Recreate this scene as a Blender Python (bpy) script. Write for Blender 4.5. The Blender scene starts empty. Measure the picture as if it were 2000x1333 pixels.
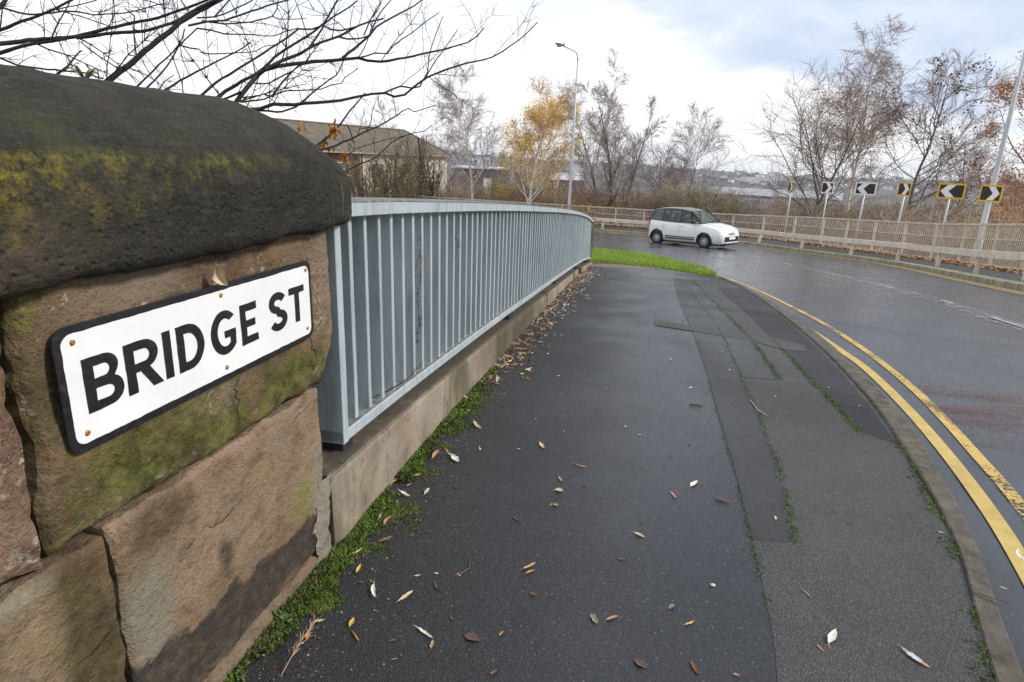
import bpy, bmesh, math, random
from mathutils import Vector, Matrix, noise
from math import sin, cos, pi, radians, sqrt, atan2

C = bpy.context.scene.collection
V = Vector

# ------------------------------------------------------------------ view geometry
FOC = 1211.0
PITCH, ROLL = radians(16.3), radians(2.1)
FW = V((0, cos(PITCH), -sin(PITCH)))
_r = V((1, 0, 0)); _u = _r.cross(FW)
RT = _r * cos(ROLL) + _u * sin(ROLL)
UP = _u * cos(ROLL) - _r * sin(ROLL)

def ray(px, py):
    v = FW * FOC + RT * (px - 1000) + UP * (666.5 - py)
    return v / v.y

def at(px, py, Y):
    return ray(px, py) * Y

# wall / bridge axis:  local x = along the railing, local y = away from the footway, z up
K = .205
_n = sqrt(1 + K * K)
TX = V((K, 1, 0)) / _n
NX = V((1, -K, 0)) / _n
P0 = V((-.529, 1.855, 0))
WALL_ROT = atan2(TX.y, TX.x)

def w2(s, o, z=0.0):
    return V((P0.x + TX.x * s + NX.x * o, P0.y + TX.y * s + NX.y * o, z))

def so(p):
    d = V((p[0] - P0.x, p[1] - P0.y, 0))
    return d.dot(TX), d.dot(NX)

def hermite(tab, x):
    n = len(tab)
    if x <= tab[0][0]: return tab[0][1]
    if x >= tab[-1][0]: return tab[-1][1]
    for i in range(n - 1):
        if x <= tab[i + 1][0]: break
    x0, y0 = tab[i]; x1, y1 = tab[i + 1]
    def sl(j):
        if j == 0: return (tab[1][1] - tab[0][1]) / (tab[1][0] - tab[0][0])
        if j == n - 1: return (tab[-1][1] - tab[-2][1]) / (tab[-1][0] - tab[-2][0])
        return (tab[j + 1][1] - tab[j - 1][1]) / (tab[j + 1][0] - tab[j - 1][0])
    h = x1 - x0; t = (x - x0) / h
    m0, m1 = sl(i) * h, sl(i + 1) * h
    return ((2*t**3 - 3*t*t + 1) * y0 + (t**3 - 2*t*t + t) * m0 + (-2*t**3 + 3*t*t) * y1 + (t**3 - t*t) * m1)

GS = [(-30, -1.05), (-6, -1.13), (-1, -1.19), (.77, -1.205), (1.84, -1.25), (3.5, -1.325), (5.25, -1.42), (7, -1.56),
      (9, -1.76), (10.9, -1.97), (15, -2.40), (20, -2.87), (25.5, -3.33), (28, -3.52), (34, -3.88), (45, -4.3), (80, -5)]
def G(s):
    return hermite(GS, s)

def hit(px, py, dz=0.0):
    r = ray(px, py)
    t = .3
    lo = t
    while t < 150:
        p = r * t
        if p.z < G(so(p)[0]) + dz: break
        lo = t; t *= 1.03
    hi = t
    for _ in range(30):
        m = (lo + hi) / 2; p = r * m
        if p.z < G(so(p)[0]) + dz: hi = m
        else: lo = m
    return r * hi

def resample(pts, step):
    """dense Catmull-Rom resampling of a list of tuples"""
    pts = [V(p) if len(p) == 3 else V((p[0], p[1], 0)) for p in pts]
    out = []
    n = len(pts)
    for i in range(n - 1):
        p0 = pts[max(i - 1, 0)]; p1 = pts[i]; p2 = pts[i + 1]; p3 = pts[min(i + 2, n - 1)]
        k = max(1, int((p2 - p1).length / step))
        for j in range(k):
            t = j / k
            out.append(.5 * ((2 * p1) + (p2 - p0) * t + (2*p0 - 5*p1 + 4*p2 - p3) * t*t + (3*p1 - p0 - 3*p2 + p3) * t**3))
    out.append(pts[-1])
    return out

def fbm(p, oct=4, sc=1.0):
    v, a, f = 0., .5, sc
    for _ in range(oct):
        v += a * noise.noise(V((p[0] * f, p[1] * f, p[2] * f))); a *= .5; f *= 2.03
    return v

# ------------------------------------------------------------------ objects
def tag(o, label=None, cat=None, group=None, kind=None):
    if label: o['label'] = label
    if cat: o['category'] = cat
    if group: o['group'] = group
    if kind: o['kind'] = kind
    return o

def empty(name, loc=(0, 0, 0), rot=(0, 0, 0), label=None, cat=None, group=None):
    o = bpy.data.objects.new(name, None); C.objects.link(o)
    o.location = loc; o.rotation_euler = rot; o.empty_display_size = .1
    return tag(o, label, cat, group)

class MB:
    def __init__(s): s.v = []; s.f = []; s.m = []
    def add(s, vs, fs, mi=0):
        b = len(s.v); s.v.extend(vs)
        for f in fs: s.f.append(tuple(b + i for i in f)); s.m.append(mi)
    def box(s, c, size, mi=0, rz=0., M=None):
        x, y, z = size[0] / 2, size[1] / 2, size[2] / 2
        vs = [V((a, b, d)) for a in (-x, x) for b in (-y, y) for d in (-z, z)]
        R = M if M else Matrix.Rotation(rz, 3, 'Z')
        vs = [R @ p + V(c) for p in vs]
        s.add(vs, [(0, 1, 3, 2), (4, 6, 7, 5), (0, 4, 5, 1), (2, 3, 7, 6), (0, 2, 6, 4), (1, 5, 7, 3)], mi)
    def tube(s, pts, rad, n=6, mi=0, caps=True):
        k = len(pts)
        if k < 2: return
        b = len(s.v)
        up = None
        for i in range(k):
            d = (pts[min(i + 1, k - 1)] - pts[max(i - 1, 0)])
            if d.length < 1e-9: d = V((0, 0, 1))
            d = d.normalized()
            if up is None:
                up = V((0, 0, 1)) if abs(d.z) < .9 else V((1, 0, 0))
            a = d.cross(up)
            if a.length < 1e-6: a = d.orthogonal()
            a.normalize(); c = a.cross(d)
            up = c
            r = rad[i] if hasattr(rad, '__len__') else rad
            for j in range(n):
                t = 2 * pi * j / n
                s.v.append(pts[i] + a * (r * cos(t)) + c * (r * sin(t)))
        for i in range(k - 1):
            for j in range(n):
                q = b + i * n + j; q2 = b + i * n + (j + 1) % n
                s.f.append((q, q2, q2 + n, q + n)); s.m.append(mi)
        if caps:
            s.f.append(tuple(b + j for j in range(n - 1, -1, -1))); s.m.append(mi)
            s.f.append(tuple(b + (k - 1) * n + j for j in range(n))); s.m.append(mi)
    def grid(s, rows, mi=0, close=False):
        b = len(s.v); n = len(rows[0])
        for r in rows: s.v.extend(r)
        for i in range(len(rows) - 1):
            for j in range(n - 1 if not close else n):
                j2 = (j + 1) % n
                s.f.append((b + i*n + j, b + i*n + j2, b + (i+1)*n + j2, b + (i+1)*n + j)); s.m.append(mi)
    def prism(s, poly, axis_fn, d0, d1, mi=0):
        """poly: 2-D points (ccw); axis_fn(u, v, d) -> 3-D"""
        n = len(poly)
        vs = [axis_fn(u, v, d0) for u, v in poly] + [axis_fn(u, v, d1) for u, v in poly]
        fs = [tuple(range(n - 1, -1, -1)), tuple(range(n, 2 * n))]
        fs += [(i, (i + 1) % n, (i + 1) % n + n, i + n) for i in range(n)]
        s.add(vs, fs, mi)
    def build(s, name, mats, parent=None, smooth=False, recalc=True, bevel=0):
        me = bpy.data.meshes.new(name)
        me.from_pydata([tuple(p) for p in s.v], [], s.f)
        if not isinstance(mats, (list, tuple)): mats = [mats]
        for m in mats: me.materials.append(m)
        if len(mats) > 1: me.polygons.foreach_set('material_index', s.m)
        if recalc or bevel:
            bm = bmesh.new(); bm.from_mesh(me)
            bmesh.ops.recalc_face_normals(bm, faces=bm.faces)
            if bevel:
                bmesh.ops.bevel(bm, geom=bm.edges[:], offset=bevel, segments=2, profile=.6, affect='EDGES', clamp_overlap=True)
            bm.to_mesh(me); bm.free()
        if smooth: me.polygons.foreach_set('use_smooth', [True] * len(me.polygons))
        me.update()
        o = bpy.data.objects.new(name, me); C.objects.link(o)
        if parent: o.parent = parent
        return o

# ------------------------------------------------------------------ materials
class NT:
    def __init__(s, name):
        s.mat = bpy.data.materials.new(name); s.mat.use_nodes = True
        s.t = s.mat.node_tree; s.n = s.t.nodes; s.n.clear()
        s.out = s.n.new('ShaderNodeOutputMaterial')
        s.co = None
    def node(s, typ, **kw):
        n = s.n.new(typ)
        for k, v in kw.items(): setattr(n, k, v)
        return n
    def link(s, a, b): s.t.links.new(a, b)
    def setin(s, n, key, val):
        if val is None: return
        i = n.inputs[key]
        if hasattr(val, 'is_output') or isinstance(val, bpy.types.NodeSocket): s.link(val, i)
        else:
            if i.type == 'RGBA' and len(val) == 3: val = (*val, 1)
            i.default_value = val
    def coord(s, kind='Object', scale=None):
        tc = s.node('ShaderNodeTexCoord') if kind != 'Position' else s.node('ShaderNodeNewGeometry')
        o = tc.outputs[kind]
        if scale:
            m = s.node('ShaderNodeMapping'); m.inputs['Scale'].default_value = scale if hasattr(scale, '__len__') else (scale,) * 3
            s.link(o, m.inputs['Vector']); o = m.outputs[0]
        return o
    def noise(s, co, scale, detail=4, rough=.55, dist=0.):
        n = s.node('ShaderNodeTexNoise'); s.link(co, n.inputs['Vector'])
        n.inputs['Scale'].default_value = scale; n.inputs['Detail'].default_value = detail
        n.inputs['Roughness'].default_value = rough; n.inputs['Distortion'].default_value = dist
        return n.outputs['Fac']
    def voro(s, co, scale, feature='F1', out='Distance'):
        n = s.node('ShaderNodeTexVoronoi', feature=feature); s.link(co, n.inputs['Vector']); n.inputs['Scale'].default_value = scale
        return n.outputs[out]
    def ramp(s, fac, lo, hi, a=0., b=1.):
        n = s.node('ShaderNodeMapRange', clamp=True)
        s.setin(n, 'Value', fac); n.inputs['From Min'].default_value = lo; n.inputs['From Max'].default_value = hi
        n.inputs['To Min'].default_value = a; n.inputs['To Max'].default_value = b
        return n.outputs[0]
    def mth(s, op, a, b=None, c=None, clamp=False):
        n = s.node('ShaderNodeMath', operation=op, use_clamp=clamp)
        for i, x in enumerate((a, b, c)):
            if x is None: continue
            if isinstance(x, (int, float)): n.inputs[i].default_value = x
            else: s.link(x, n.inputs[i])
        return n.outputs[0]
    def mix(s, fac, a, b):
        n = s.node('ShaderNodeMix', data_type='RGBA')
        s.setin(n, 0, fac); s.setin(n, 6, a); s.setin(n, 7, b)
        return n.outputs[2]
    def xyz(s, co):
        n = s.node('ShaderNodeSeparateXYZ'); s.link(co, n.inputs[0]); return n.outputs
    def bump(s, h, strength=.3, dist=.01, normal=None):
        n = s.node('ShaderNodeBump'); s.link(h, n.inputs['Height'])
        n.inputs['Strength'].default_value = strength; n.inputs['Distance'].default_value = dist
        if normal: s.link(normal, n.inputs['Normal'])
        return n.outputs[0]
    def principled(s, base, rough=.6, metallic=0., normal=None, **kw):
        p = s.node('ShaderNodeBsdfPrincipled')
        s.setin(p, 'Base Color', base); s.setin(p, 'Roughness', rough); s.setin(p, 'Metallic', metallic)
        if normal: s.link(normal, p.inputs['Normal'])
        for k, v in kw.items(): s.setin(p, k.replace('_', ' '), v)
        s.link(p.outputs[0], s.out.inputs[0])
        s.bsdf = p
        return p
    def alpha(s, fac):
        t = s.node('ShaderNodeBsdfTransparent'); m = s.node('ShaderNodeMixShader')
        s.setin(m, 0, fac); s.link(t.outputs[0], m.inputs[1]); s.link(s.bsdf.outputs[0], m.inputs[2])
        s.link(m.outputs[0], s.out.inputs[0])

def simple(name, col, rough=.6, var=.15, scale=8., metallic=0., bump=0., bscale=60., coord='Object', dirt=None, **kw):
    t = NT(name); co = t.coord(coord)
    n1 = t.noise(co, scale, 5)
    dark = tuple(c * (1 - var) for c in col); lite = tuple(min(1, c * (1 + var)) for c in col)
    c = t.mix(t.ramp(n1, .3, .7), dark, lite)
    if dirt:
        c = t.mix(t.ramp(t.noise(co, scale * 2.7, 6, .65), .52, .72, 0, dirt[1]), c, dirt[0])
    nrm = t.bump(t.noise(co, bscale, 5), bump, .01) if bump else None
    t.principled(c, rough, metallic, nrm, **kw)
    return t.mat

# -- stones
def stone_mat(name, base, lite, dark, moss=None, stain=None, lichen=0., ochre=0., seed=0., grey=0., medge=None, patches=()):
    t = NT(name); co0 = t.coord('Object')
    mp = t.node('ShaderNodeMapping'); mp.inputs['Location'].default_value = (seed, seed * .7, seed * 1.3); t.link(co0, mp.inputs[0]); co = mp.outputs[0]
    mp2 = t.node('ShaderNodeMapping'); mp2.inputs['Scale'].default_value = (1., 1., 1.45); mp2.inputs['Rotation'].default_value = (0, .12, 0); t.link(co, mp2.inputs[0]); cob = mp2.outputs[0]
    x, y, z = t.xyz(co0)
    big = t.noise(co, 3.2, 5, .6, .6); mid = t.noise(cob, 14, 6, .65, .4); fine = t.noise(co, 160, 3, .6)
    c = t.mix(t.ramp(big, .35, .66), base, lite)
    c = t.mix(t.ramp(mid, .5, .74, 0, .85), c, dark)
    c = t.mix(t.ramp(t.noise(cob, 30, 5, .7), .56, .7, 0, .45), c, lite)
    c = t.mix(t.ramp(fine, .5, .72, 0, .6), c, dark)
    c = t.mix(t.ramp(t.noise(co, 90, 4, .7), .55, .7, 0, .45), c, lite)
    if ochre:
        c = t.mix(t.ramp(t.noise(co, 5.5, 6, .62, 1.), .5, .66, 0, ochre), c, (.33, .17, .045))
    if grey:
        c = t.mix(t.ramp(t.noise(co, 3.6, 6, .65, .8), .52, .64, 0, grey), c, (.25, .235, .185))
    if lichen:
        sp = t.mth('MULTIPLY', t.ramp(t.noise(co, 9, 3), .48, .58), t.ramp(t.noise(co, 65, 4, .6), .56, .62))
        c = t.mix(t.mth('MULTIPLY', sp, lichen), c, (.42, .40, .32))
    for (cx, cz, rx, rz, col, amt, soft) in patches:      # weathering patches with outlines of their own
        ux = t.mth('DIVIDE', t.mth('SUBTRACT', x, cx), rx); uz = t.mth('DIVIDE', t.mth('SUBTRACT', z, cz), rz)
        dd = t.mth('SQRT', t.mth('ADD', t.mth('MULTIPLY', ux, ux), t.mth('MULTIPLY', uz, uz)))
        dd = t.mth('ADD', dd, t.mth('MULTIPLY', t.mth('SUBTRACT', t.noise(co, 11, 6, .68, .5), .5), 1.3))
        c = t.mix(t.mth('MULTIPLY', t.ramp(dd, 1. + soft, 1. - soft), t.ramp(t.noise(co, 38, 5, .7), .34, .56, amt * .45, amt)), c, col)
    if stain:      # a dark bitumen-like stain along the foot of the stone: below a sloping line
        zline, slope, x0 = stain
        edge = t.mth('ADD', t.mth('MULTIPLY', t.mth('SUBTRACT', x, x0), slope), zline)
        edge = t.mth('ADD', edge, t.mth('MULTIPLY', t.mth('SUBTRACT', t.noise(co, 7, 5, .6), .5), .2))
        below = t.mth('SUBTRACT', edge, z)
        f = t.mth('MULTIPLY', t.ramp(below, -.005, .008), t.ramp(below, .19, .12))
        f = t.mth('MULTIPLY', f, t.ramp(t.noise(co, 4, 4, .6, .5), .34, .44, .3, .97))
        c = t.mix(t.mth('MULTIPLY', f, t.ramp(t.noise(co, 26, 5, .7), .3, .55, .72, 1)), c, (.043, .034, .037))
    if moss:
        zhi, zlo, amt = moss
        f = t.ramp(z, zhi, zlo)
        if medge is not None: f = t.mth("MAXIMUM", f, t.ramp(x, medge + .10, medge - .02, 0, .9))
        f = t.mth('ADD', f, t.mth('MULTIPLY', t.mth('SUBTRACT', t.noise(co, 4.5, 5, .65, .7), .5), 2.4))
        f = t.mth('MULTIPLY', t.ramp(f, .45, .95), amt)
        f = t.mth('MULTIPLY', f, t.ramp(t.noise(co, 45, 5, .7), .36, .56, .25, 1))
        g = t.mix(t.ramp(t.noise(co, 28, 4), .4, .65), (.050, .052, .012), (.155, .150, .036))
        c = t.mix(f, c, g)
    pit = t.ramp(t.voro(co, 34, 'F1'), .05, .42)
    h = t.mth('ADD', t.mth('MULTIPLY', mid, .6), t.mth('ADD', t.mth('MULTIPLY', fine, .34), t.mth('MULTIPLY', t.noise(co, 52, 5, .75), .6)))
    h = t.mth('ADD', h, t.mth('MULTIPLY', pit, .16))
    cn = t.noise(cob, 2.6, 5, .55, .3)
    crk = t.ramp(t.mth('ABSOLUTE', t.mth('SUBTRACT', cn, .5)), .0050, .001)
    crk = t.mth('MULTIPLY', crk, t.ramp(t.noise(co, 3.3, 3), .54, .62))
    c = t.mix(t.mth('MULTIPLY', crk, .85), c, (.018, .013, .01))
    h = t.mth('SUBTRACT', h, t.mth('MULTIPLY', crk, .8))
    t.principled(c, .85, 0, t.bump(h, 1., .016), Specular_IOR_Level=.2)
    return t.mat

M = {}
M['stone_a'] = stone_mat('sandstone_weathered', (.125, .082, .051), (.265, .180, .118), (.030, .023, .016), moss=(-.33, -.57, .95), lichen=.7, ochre=.2, grey=.35, medge=-.97, patches=((-.35, -.56, .09, .05, (.10, .105, .022), .9, .5), (-.86, -.55, .10, .06, (.115, .115, .03), .9, .6), (-.62, -.60, .12, .05, (.04, .034, .018), .8, .5), (-.13, -.33, .07, .12, (.27, .20, .14), .6, .6), (-.80, -.235, .10, .03, (.24, .2, .15), .5, .5)))
M['stone_b'] = stone_mat('sandstone_tan', (.235, .155, .10), (.36, .25, .17), (.075, .052, .035), moss=(-.50, -.75, .2), stain=(-.955, -.10, -.95), ochre=.15, seed=3.1, grey=.25, patches=((-.865, -.86, .065, .10, (.245, .24, .19), .85, .35), (-.82, -.70, .09, .05, (.085, .06, .035), .85, .4), (-.30, -.93, .08, .06, (.24, .23, .07), .7, .6), (-.65, -.89, .022, .045, (.055, .045, .03), .9, .4), (-.235, -.92, .03, .12, (.28, .27, .22), .6, .5)))
M['stone_c'] = stone_mat('sandstone_brown', (.125, .083, .052), (.26, .175, .115), (.035, .026, .018), ochre=.3, seed=7.7, moss=(-.58, -.72, .35), grey=.5, patches=((-.99, -.84, .055, .20, (.065, .043, .025), .92, .3), (-1.10, -.76, .05, .12, (.34, .24, .165), .8, .5), (-1.10, -.665, .05, .018, (.30, .28, .2), .7, .5)))
M['stone_d'] = stone_mat('sandstone_greybrown', (.17, .105, .07), (.27, .18, .125), (.035, .026, .02), lichen=1., ochre=.5, seed=11.3, moss=(-.6, -.85, .45))
M['stone_e'] = stone_mat('sandstone_foot', (.17, .12, .08), (.25, .18, .12), (.04, .03, .02), moss=(-1.16, -1.22, .6), seed=2.)

def coping_mat():
    t = NT('coping_stone'); co = t.coord('Object'); x, y, z = t.xyz(co)
    n1 = t.noise(co, 5, 6, .65, .3); fine = t.noise(co, 140, 4, .65); md = t.noise(t.coord('Object', (9, 9, 22)), 1.5, 6, .7)
    c = t.mix(t.ramp(n1, .35, .65), (.0135, .0125, .0098), (.030, .0275, .022))
    c = t.mix(t.ramp(md, .55, .75, 0, .6), c, (.06, .052, .04))
    c = t.mix(t.ramp(fine, .54, .74, 0, .7), c, (.075, .069, .058))
    c = t.mix(t.ramp(fine, .46, .30, 0, .7), c, (.008, .0075, .006))
    c = t.mix(t.ramp(t.noise(co, 320, 1), .78, .83, 0, .8), c, (.35, .34, .32))
    scr = t.noise(t.coord('Object', (14, 45, 45)), 1., 5, .7)
    c = t.mix(t.ramp(scr, .53, .68, 0, .38), c, (.072, .067, .056))
    c = t.mix(t.ramp(t.noise(co, 2.6, 6, .7, .6), .52, .66, 0, .5), c, (.052, .044, .026))
    # pale brown bare stone on the face towards the near end
    f = t.mth('MULTIPLY', t.ramp(x, -.75, -1.1), t.ramp(t.noise(co, 8, 5, .6), .42, .6))
    f = t.mth('MULTIPLY', f, t.ramp(z, -.03, -.10))
    c = t.mix(t.mth('MULTIPLY', f, .7), c, (.12, .085, .06))
    # mustard lichen band hanging in streaks under the arris
    st = t.noise(t.coord('Object', (30, 30, 3)), 1., 4, .6)
    low = t.mth('ADD', t.ramp(x, -1.15, -.35, -.12, -.012), t.mth('MULTIPLY', t.mth('SUBTRACT', st, .5), .16))
    band = t.mth('MULTIPLY', t.ramp(t.mth('SUBTRACT', z, low), -.035, .035), t.ramp(z, -.002, -.022))
    band = t.mth('MULTIPLY', band, t.ramp(t.noise(co, 7, 5, .65, .5), .36, .54))
    band = t.mth('MULTIPLY', band, t.ramp(t.noise(co, 75, 5, .75), .38, .60))
    band = t.mth('MULTIPLY', band, t.ramp(x, -.2, -.55))
    lc = t.mix(t.ramp(t.noise(co, 40, 5, .7), .38, .58), (.066, .068, .014), (.20, .172, .028))
    lc = t.mix(t.ramp(x, -1.02, -.8), t.mix(t.ramp(t.noise(co, 30, 4), .4, .62), (.15, .125, .02), (.29, .22, .022)), lc)
    c = t.mix(band, c, lc)
    # thin green film on the near shoulder of the top
    gf = t.mth('MULTIPLY', t.ramp(z, .075, -.01), t.ramp(t.noise(co, 4, 5, .6, .4), .45, .65))
    gf = t.mth('MULTIPLY', gf, t.ramp(x, -.3, -.8, 0, .8)); gf = t.mth('MULTIPLY', gf, t.ramp(z, -.03, -.01))
    c = t.mix(gf, c, (.058, .06, .018))
    # pale runs near the far end
    pr = t.mth('MULTIPLY', t.ramp(x, -.3, -.1), t.ramp(t.noise(t.coord('Object', (60, 60, 8)), 1., 3), .6, .72, 0, .6))
    pr = t.mth('MULTIPLY', pr, t.ramp(z, -.05, -.09))
    c = t.mix(pr, c, (.16, .15, .12))
    h = t.mth('ADD', t.mth('MULTIPLY', md, .6), t.mth('ADD', t.mth('MULTIPLY', fine, .35), t.mth('MULTIPLY', n1, .5)))
    pits = t.ramp(t.voro(co, 60, 'F1'), .04, .35)
    h = t.mth('ADD', h, t.mth('MULTIPLY', pits, .3))
    t.principled(c, .86, 0, t.bump(h, 1., .014), Specular_IOR_Level=.25)
    return t.mat
M['coping'] = coping_mat()

def plinth_mat():
    t = NT('plinth_concrete'); co = t.coord('Object'); x, y, z = t.xyz(co)
    n = t.noise(co, 3.5, 5, .6, .4); fine = t.noise(co, 170, 3, .7)
    c = t.mix(t.ramp(n, .35, .65), (.205, .16, .118), (.345, .28, .21))
    c = t.mix(t.ramp(t.noise(t.coord('Object', (7, 7, 1.6)), 1., 5, .6), .5, .72, 0, .55), c, (.36, .34, .29))
    c = t.mix(t.ramp(fine, .56, .75, 0, .5), c, (.08, .06, .045))
    run = t.ramp(t.noise(t.coord('Object', (5., 5., .6)), 1., 4, .6), .52, .66, 0, .8)
    c = t.mix(run, c, (.085, .075, .04))
    tw = t.noise(co, 1.3, 3)                       # greenish damp lengths
    c = t.mix(t.ramp(tw, .55, .66, 0, .75), c, (.075, .07, .035))
    gn = t.node('ShaderNodeNewGeometry'); nz = t.xyz(gn.outputs['Normal'])[2]      # soot and silt lying on the upper faces
    c = t.mix(t.mth('MULTIPLY', t.ramp(nz, .35, .9), t.ramp(t.noise(co, 9, 5, .65), .28, .5, .5, .92)), c, (.062, .05, .037))
    c = t.mix(t.mth('MULTIPLY', t.ramp(x, 1.5, 2.1), t.ramp(x, 4.6, 3.2, 0, .75)), c, (.07, .062, .036))
    c = t.mix(t.ramp(t.noise(co, 14, 6, .7), .54, .66, 0, .5), c, (.07, .055, .04))
    rough = t.noise(co, 40, 5, .7)
    t.principled(c, .85, 0, t.bump(t.mth('ADD', rough, t.mth('MULTIPLY', fine, .4)), .45, .01), Specular_IOR_Level=.25)
    return t.mat
M['plinth'] = plinth_mat()
M['plinth_top'] = simple('plinth_weathered_top', (.115, .085, .06), .8, .45, 9, bump=.5, bscale=90, dirt=((.035, .03, .022), .8))
M['mortar'] = simple('old_mortar', (.215, .19, .145), .9, .35, 14, bump=.8, bscale=90, dirt=((.10, .11, .06), .7))
M['joint'] = simple('dark_joint', (.02, .017, .013), .95, .4, 20, bump=.6)

# -- paint on the railing
def rail_mat(name, base, peel=0.0):
    t = NT(name); co = t.coord('Position')
    cs = t.coord('Position', (22, 22, 3.2))
    n = t.noise(co, 2.2, 4)
    c = t.mix(t.ramp(n, .35, .65), tuple(q * .93 for q in base), tuple(q * 1.06 for q in base))
    gr = t.noise(cs, 1.0, 6, .7)
    c = t.mix(t.ramp(gr, .48, .72, 0, .62), c, (.17, .18, .18))
    c = t.mix(t.ramp(t.noise(co, 85, 4, .7), .62, .72, 0, .55), c, (.09, .09, .085))
    c = t.mix(t.ramp(t.noise(t.coord('Position', (90, 90, 7)), 1., 4, .6), .6, .72, 0, .45), c, (.13, .135, .13))
    if peel:
        pn = t.noise(t.coord('Position', (9, 9, 2.6)), 1., 6, .68, .5)
        f = t.ramp(pn, .61, .62, 0, 1); ed = t.mth('SUBTRACT', t.ramp(pn, .604, .610), t.ramp(pn, .616, .624), clamp=True)
        c = t.mix(t.mth('MULTIPLY', f, peel), c, (.40, .385, .385))
        c = t.mix(t.mth('MULTIPLY', ed, peel), c, (.05, .045, .04))
        hb = t.mth('SUBTRACT', gr, t.mth('MULTIPLY', f, .6))
    else: hb = gr
    t.principled(c, t.ramp(gr, .3, .7, .42, .62), 0, t.bump(hb, .22, .004), Specular_IOR_Level=.4)
    return t.mat
M['rail'] = rail_mat('blue_grey_paint', (.395, .447, .468), 0.)
M['rail_peel'] = rail_mat('blue_grey_paint_flaking', (.395, .447, .468), 1.)
M['rail_dirt'] = simple('railing_grime', (.17, .175, .165), .8, .5, 30, bump=.5, bscale=120, dirt=((.05, .045, .035), .9), coord='Position')
M['black_pad'] = simple('black_bearing_pad', (.022, .022, .024), .6, .4, 25, bump=.5)

# -- asphalt
def asphalt(name, base, spec, rough, wet=(.3, .6), specks=.5, scale=1., bump=.5, grey=None, centre=None):
    t = NT(name); co = t.coord('Position')
    v = t.voro(co, 300 * scale, 'F1', 'Color'); sep = t.node('ShaderNodeSeparateColor'); t.link(v, sep.inputs[0])
    vd = t.voro(co, 300 * scale, 'F1', 'Distance')
    n = t.noise(co, 1.1, 5, .6, .3); n2 = t.noise(co, 7, 5, .65)
    c = t.mix(t.ramp(n, .32, .68), tuple(q * .78 for q in base), tuple(q * 1.22 for q in base))
    c = t.mix(t.ramp(n2, .5, .75, 0, .4), c, tuple(q * 1.5 for q in base))
    c = t.mix(t.ramp(sep.outputs[0], .5, 1.1, 0, specks), c, spec)
    c = t.mix(t.ramp(sep.outputs[1], .993, .997, 0, .6), c, (.24, .235, .22))
    if grey:
        c = t.mix(t.ramp(t.noise(co, 2.3, 4), .5, .62, 0, .6), c, grey)
    r = t.ramp(t.noise(co, .9, 4, .6, .5), .36, .62, wet[0], wet[1])
    r = t.mth('ADD', r, t.mth('MULTIPLY', t.mth('SUBTRACT', t.noise(co, 25, 3), .5), .15))
    if centre is not None:      # the trodden middle of the path holds a film of water, the edges drain dry
        x, y, z = t.xyz(co)
        o_ = t.mth('ADD', t.mth('MULTIPLY', t.mth('ADD', x, -P0.x), NX.x), t.mth('MULTIPLY', t.mth('ADD', y, -P0.y), NX.y))
        dist = t.mth('ABSOLUTE', t.mth('SUBTRACT', o_, centre))
        dist = t.mth('ADD', dist, t.mth('MULTIPLY', t.mth('SUBTRACT', t.noise(co, 1.6, 4, .6), .5), .9))
        r = t.mth('ADD', r, t.ramp(dist, .25, .95, 0, .34))
    h = t.mth('ADD', t.mth('MULTIPLY', vd, 1.0), t.mth('MULTIPLY', t.noise(co, 60 * scale, 4, .6), .8))
    nrm = t.bump(h, bump, .004)
    if centre is not None: t.link(t.ramp(dist, .2, .95, .24, .62), nrm.node.inputs['Strength'])
    t.principled(c, r, 0, nrm, Specular_IOR_Level=rough)
    return t.mat
M['path'] = asphalt('dark_wet_tarmac', (.0175, .0178, .019), (.070, .070, .072), .5, (.22, .40), .6, bump=.5, centre=1.2)
M['patch_grey'] = asphalt('grey_older_tarmac', (.052, .053, .051), (.14, .14, .135), .35, (.6, .85), .8, bump=.8)
M['patch_dark'] = asphalt('newer_dark_tarmac', (.016, .016, .0175), (.06, .06, .06), .4, (.5, .75), .4)
M['patch_trench'] = asphalt('trench_tarmac', (.058, .057, .054), (.13, .13, .125), .3, (.6, .85), .6)
M['patch_mid'] = asphalt('mid_tarmac', (.024, .024, .025), (.08, .08, .08), .45, (.32, .6), .5)
M['patch_pink'] = asphalt('pinkish_tarmac', (.16, .125, .105), (.22, .18, .16), .3, (.6, .85), .4)
M['road'] = asphalt('wet_road_asphalt', (.036, .038, .043), (.10, .102, .108), .5, (.16, .32), .3, .8, .15)
M['kerb'] = simple('kerb_concrete', (.085, .073, .056), .85, .5, 14, bump=.5, bscale=80, coord='Position', dirt=((.05, .055, .025), .8))
M['kerb_far'] = simple('far_kerb_concrete', (.27, .25, .19), .8, .3, 3, bump=.4, bscale=60, coord='Position', dirt=((.10, .11, .05), .7))
M['footway_far'] = asphalt('far_footway_tarmac', (.045, .046, .048), (.09, .09, .09), .4, (.4, .6), .4)

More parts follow.
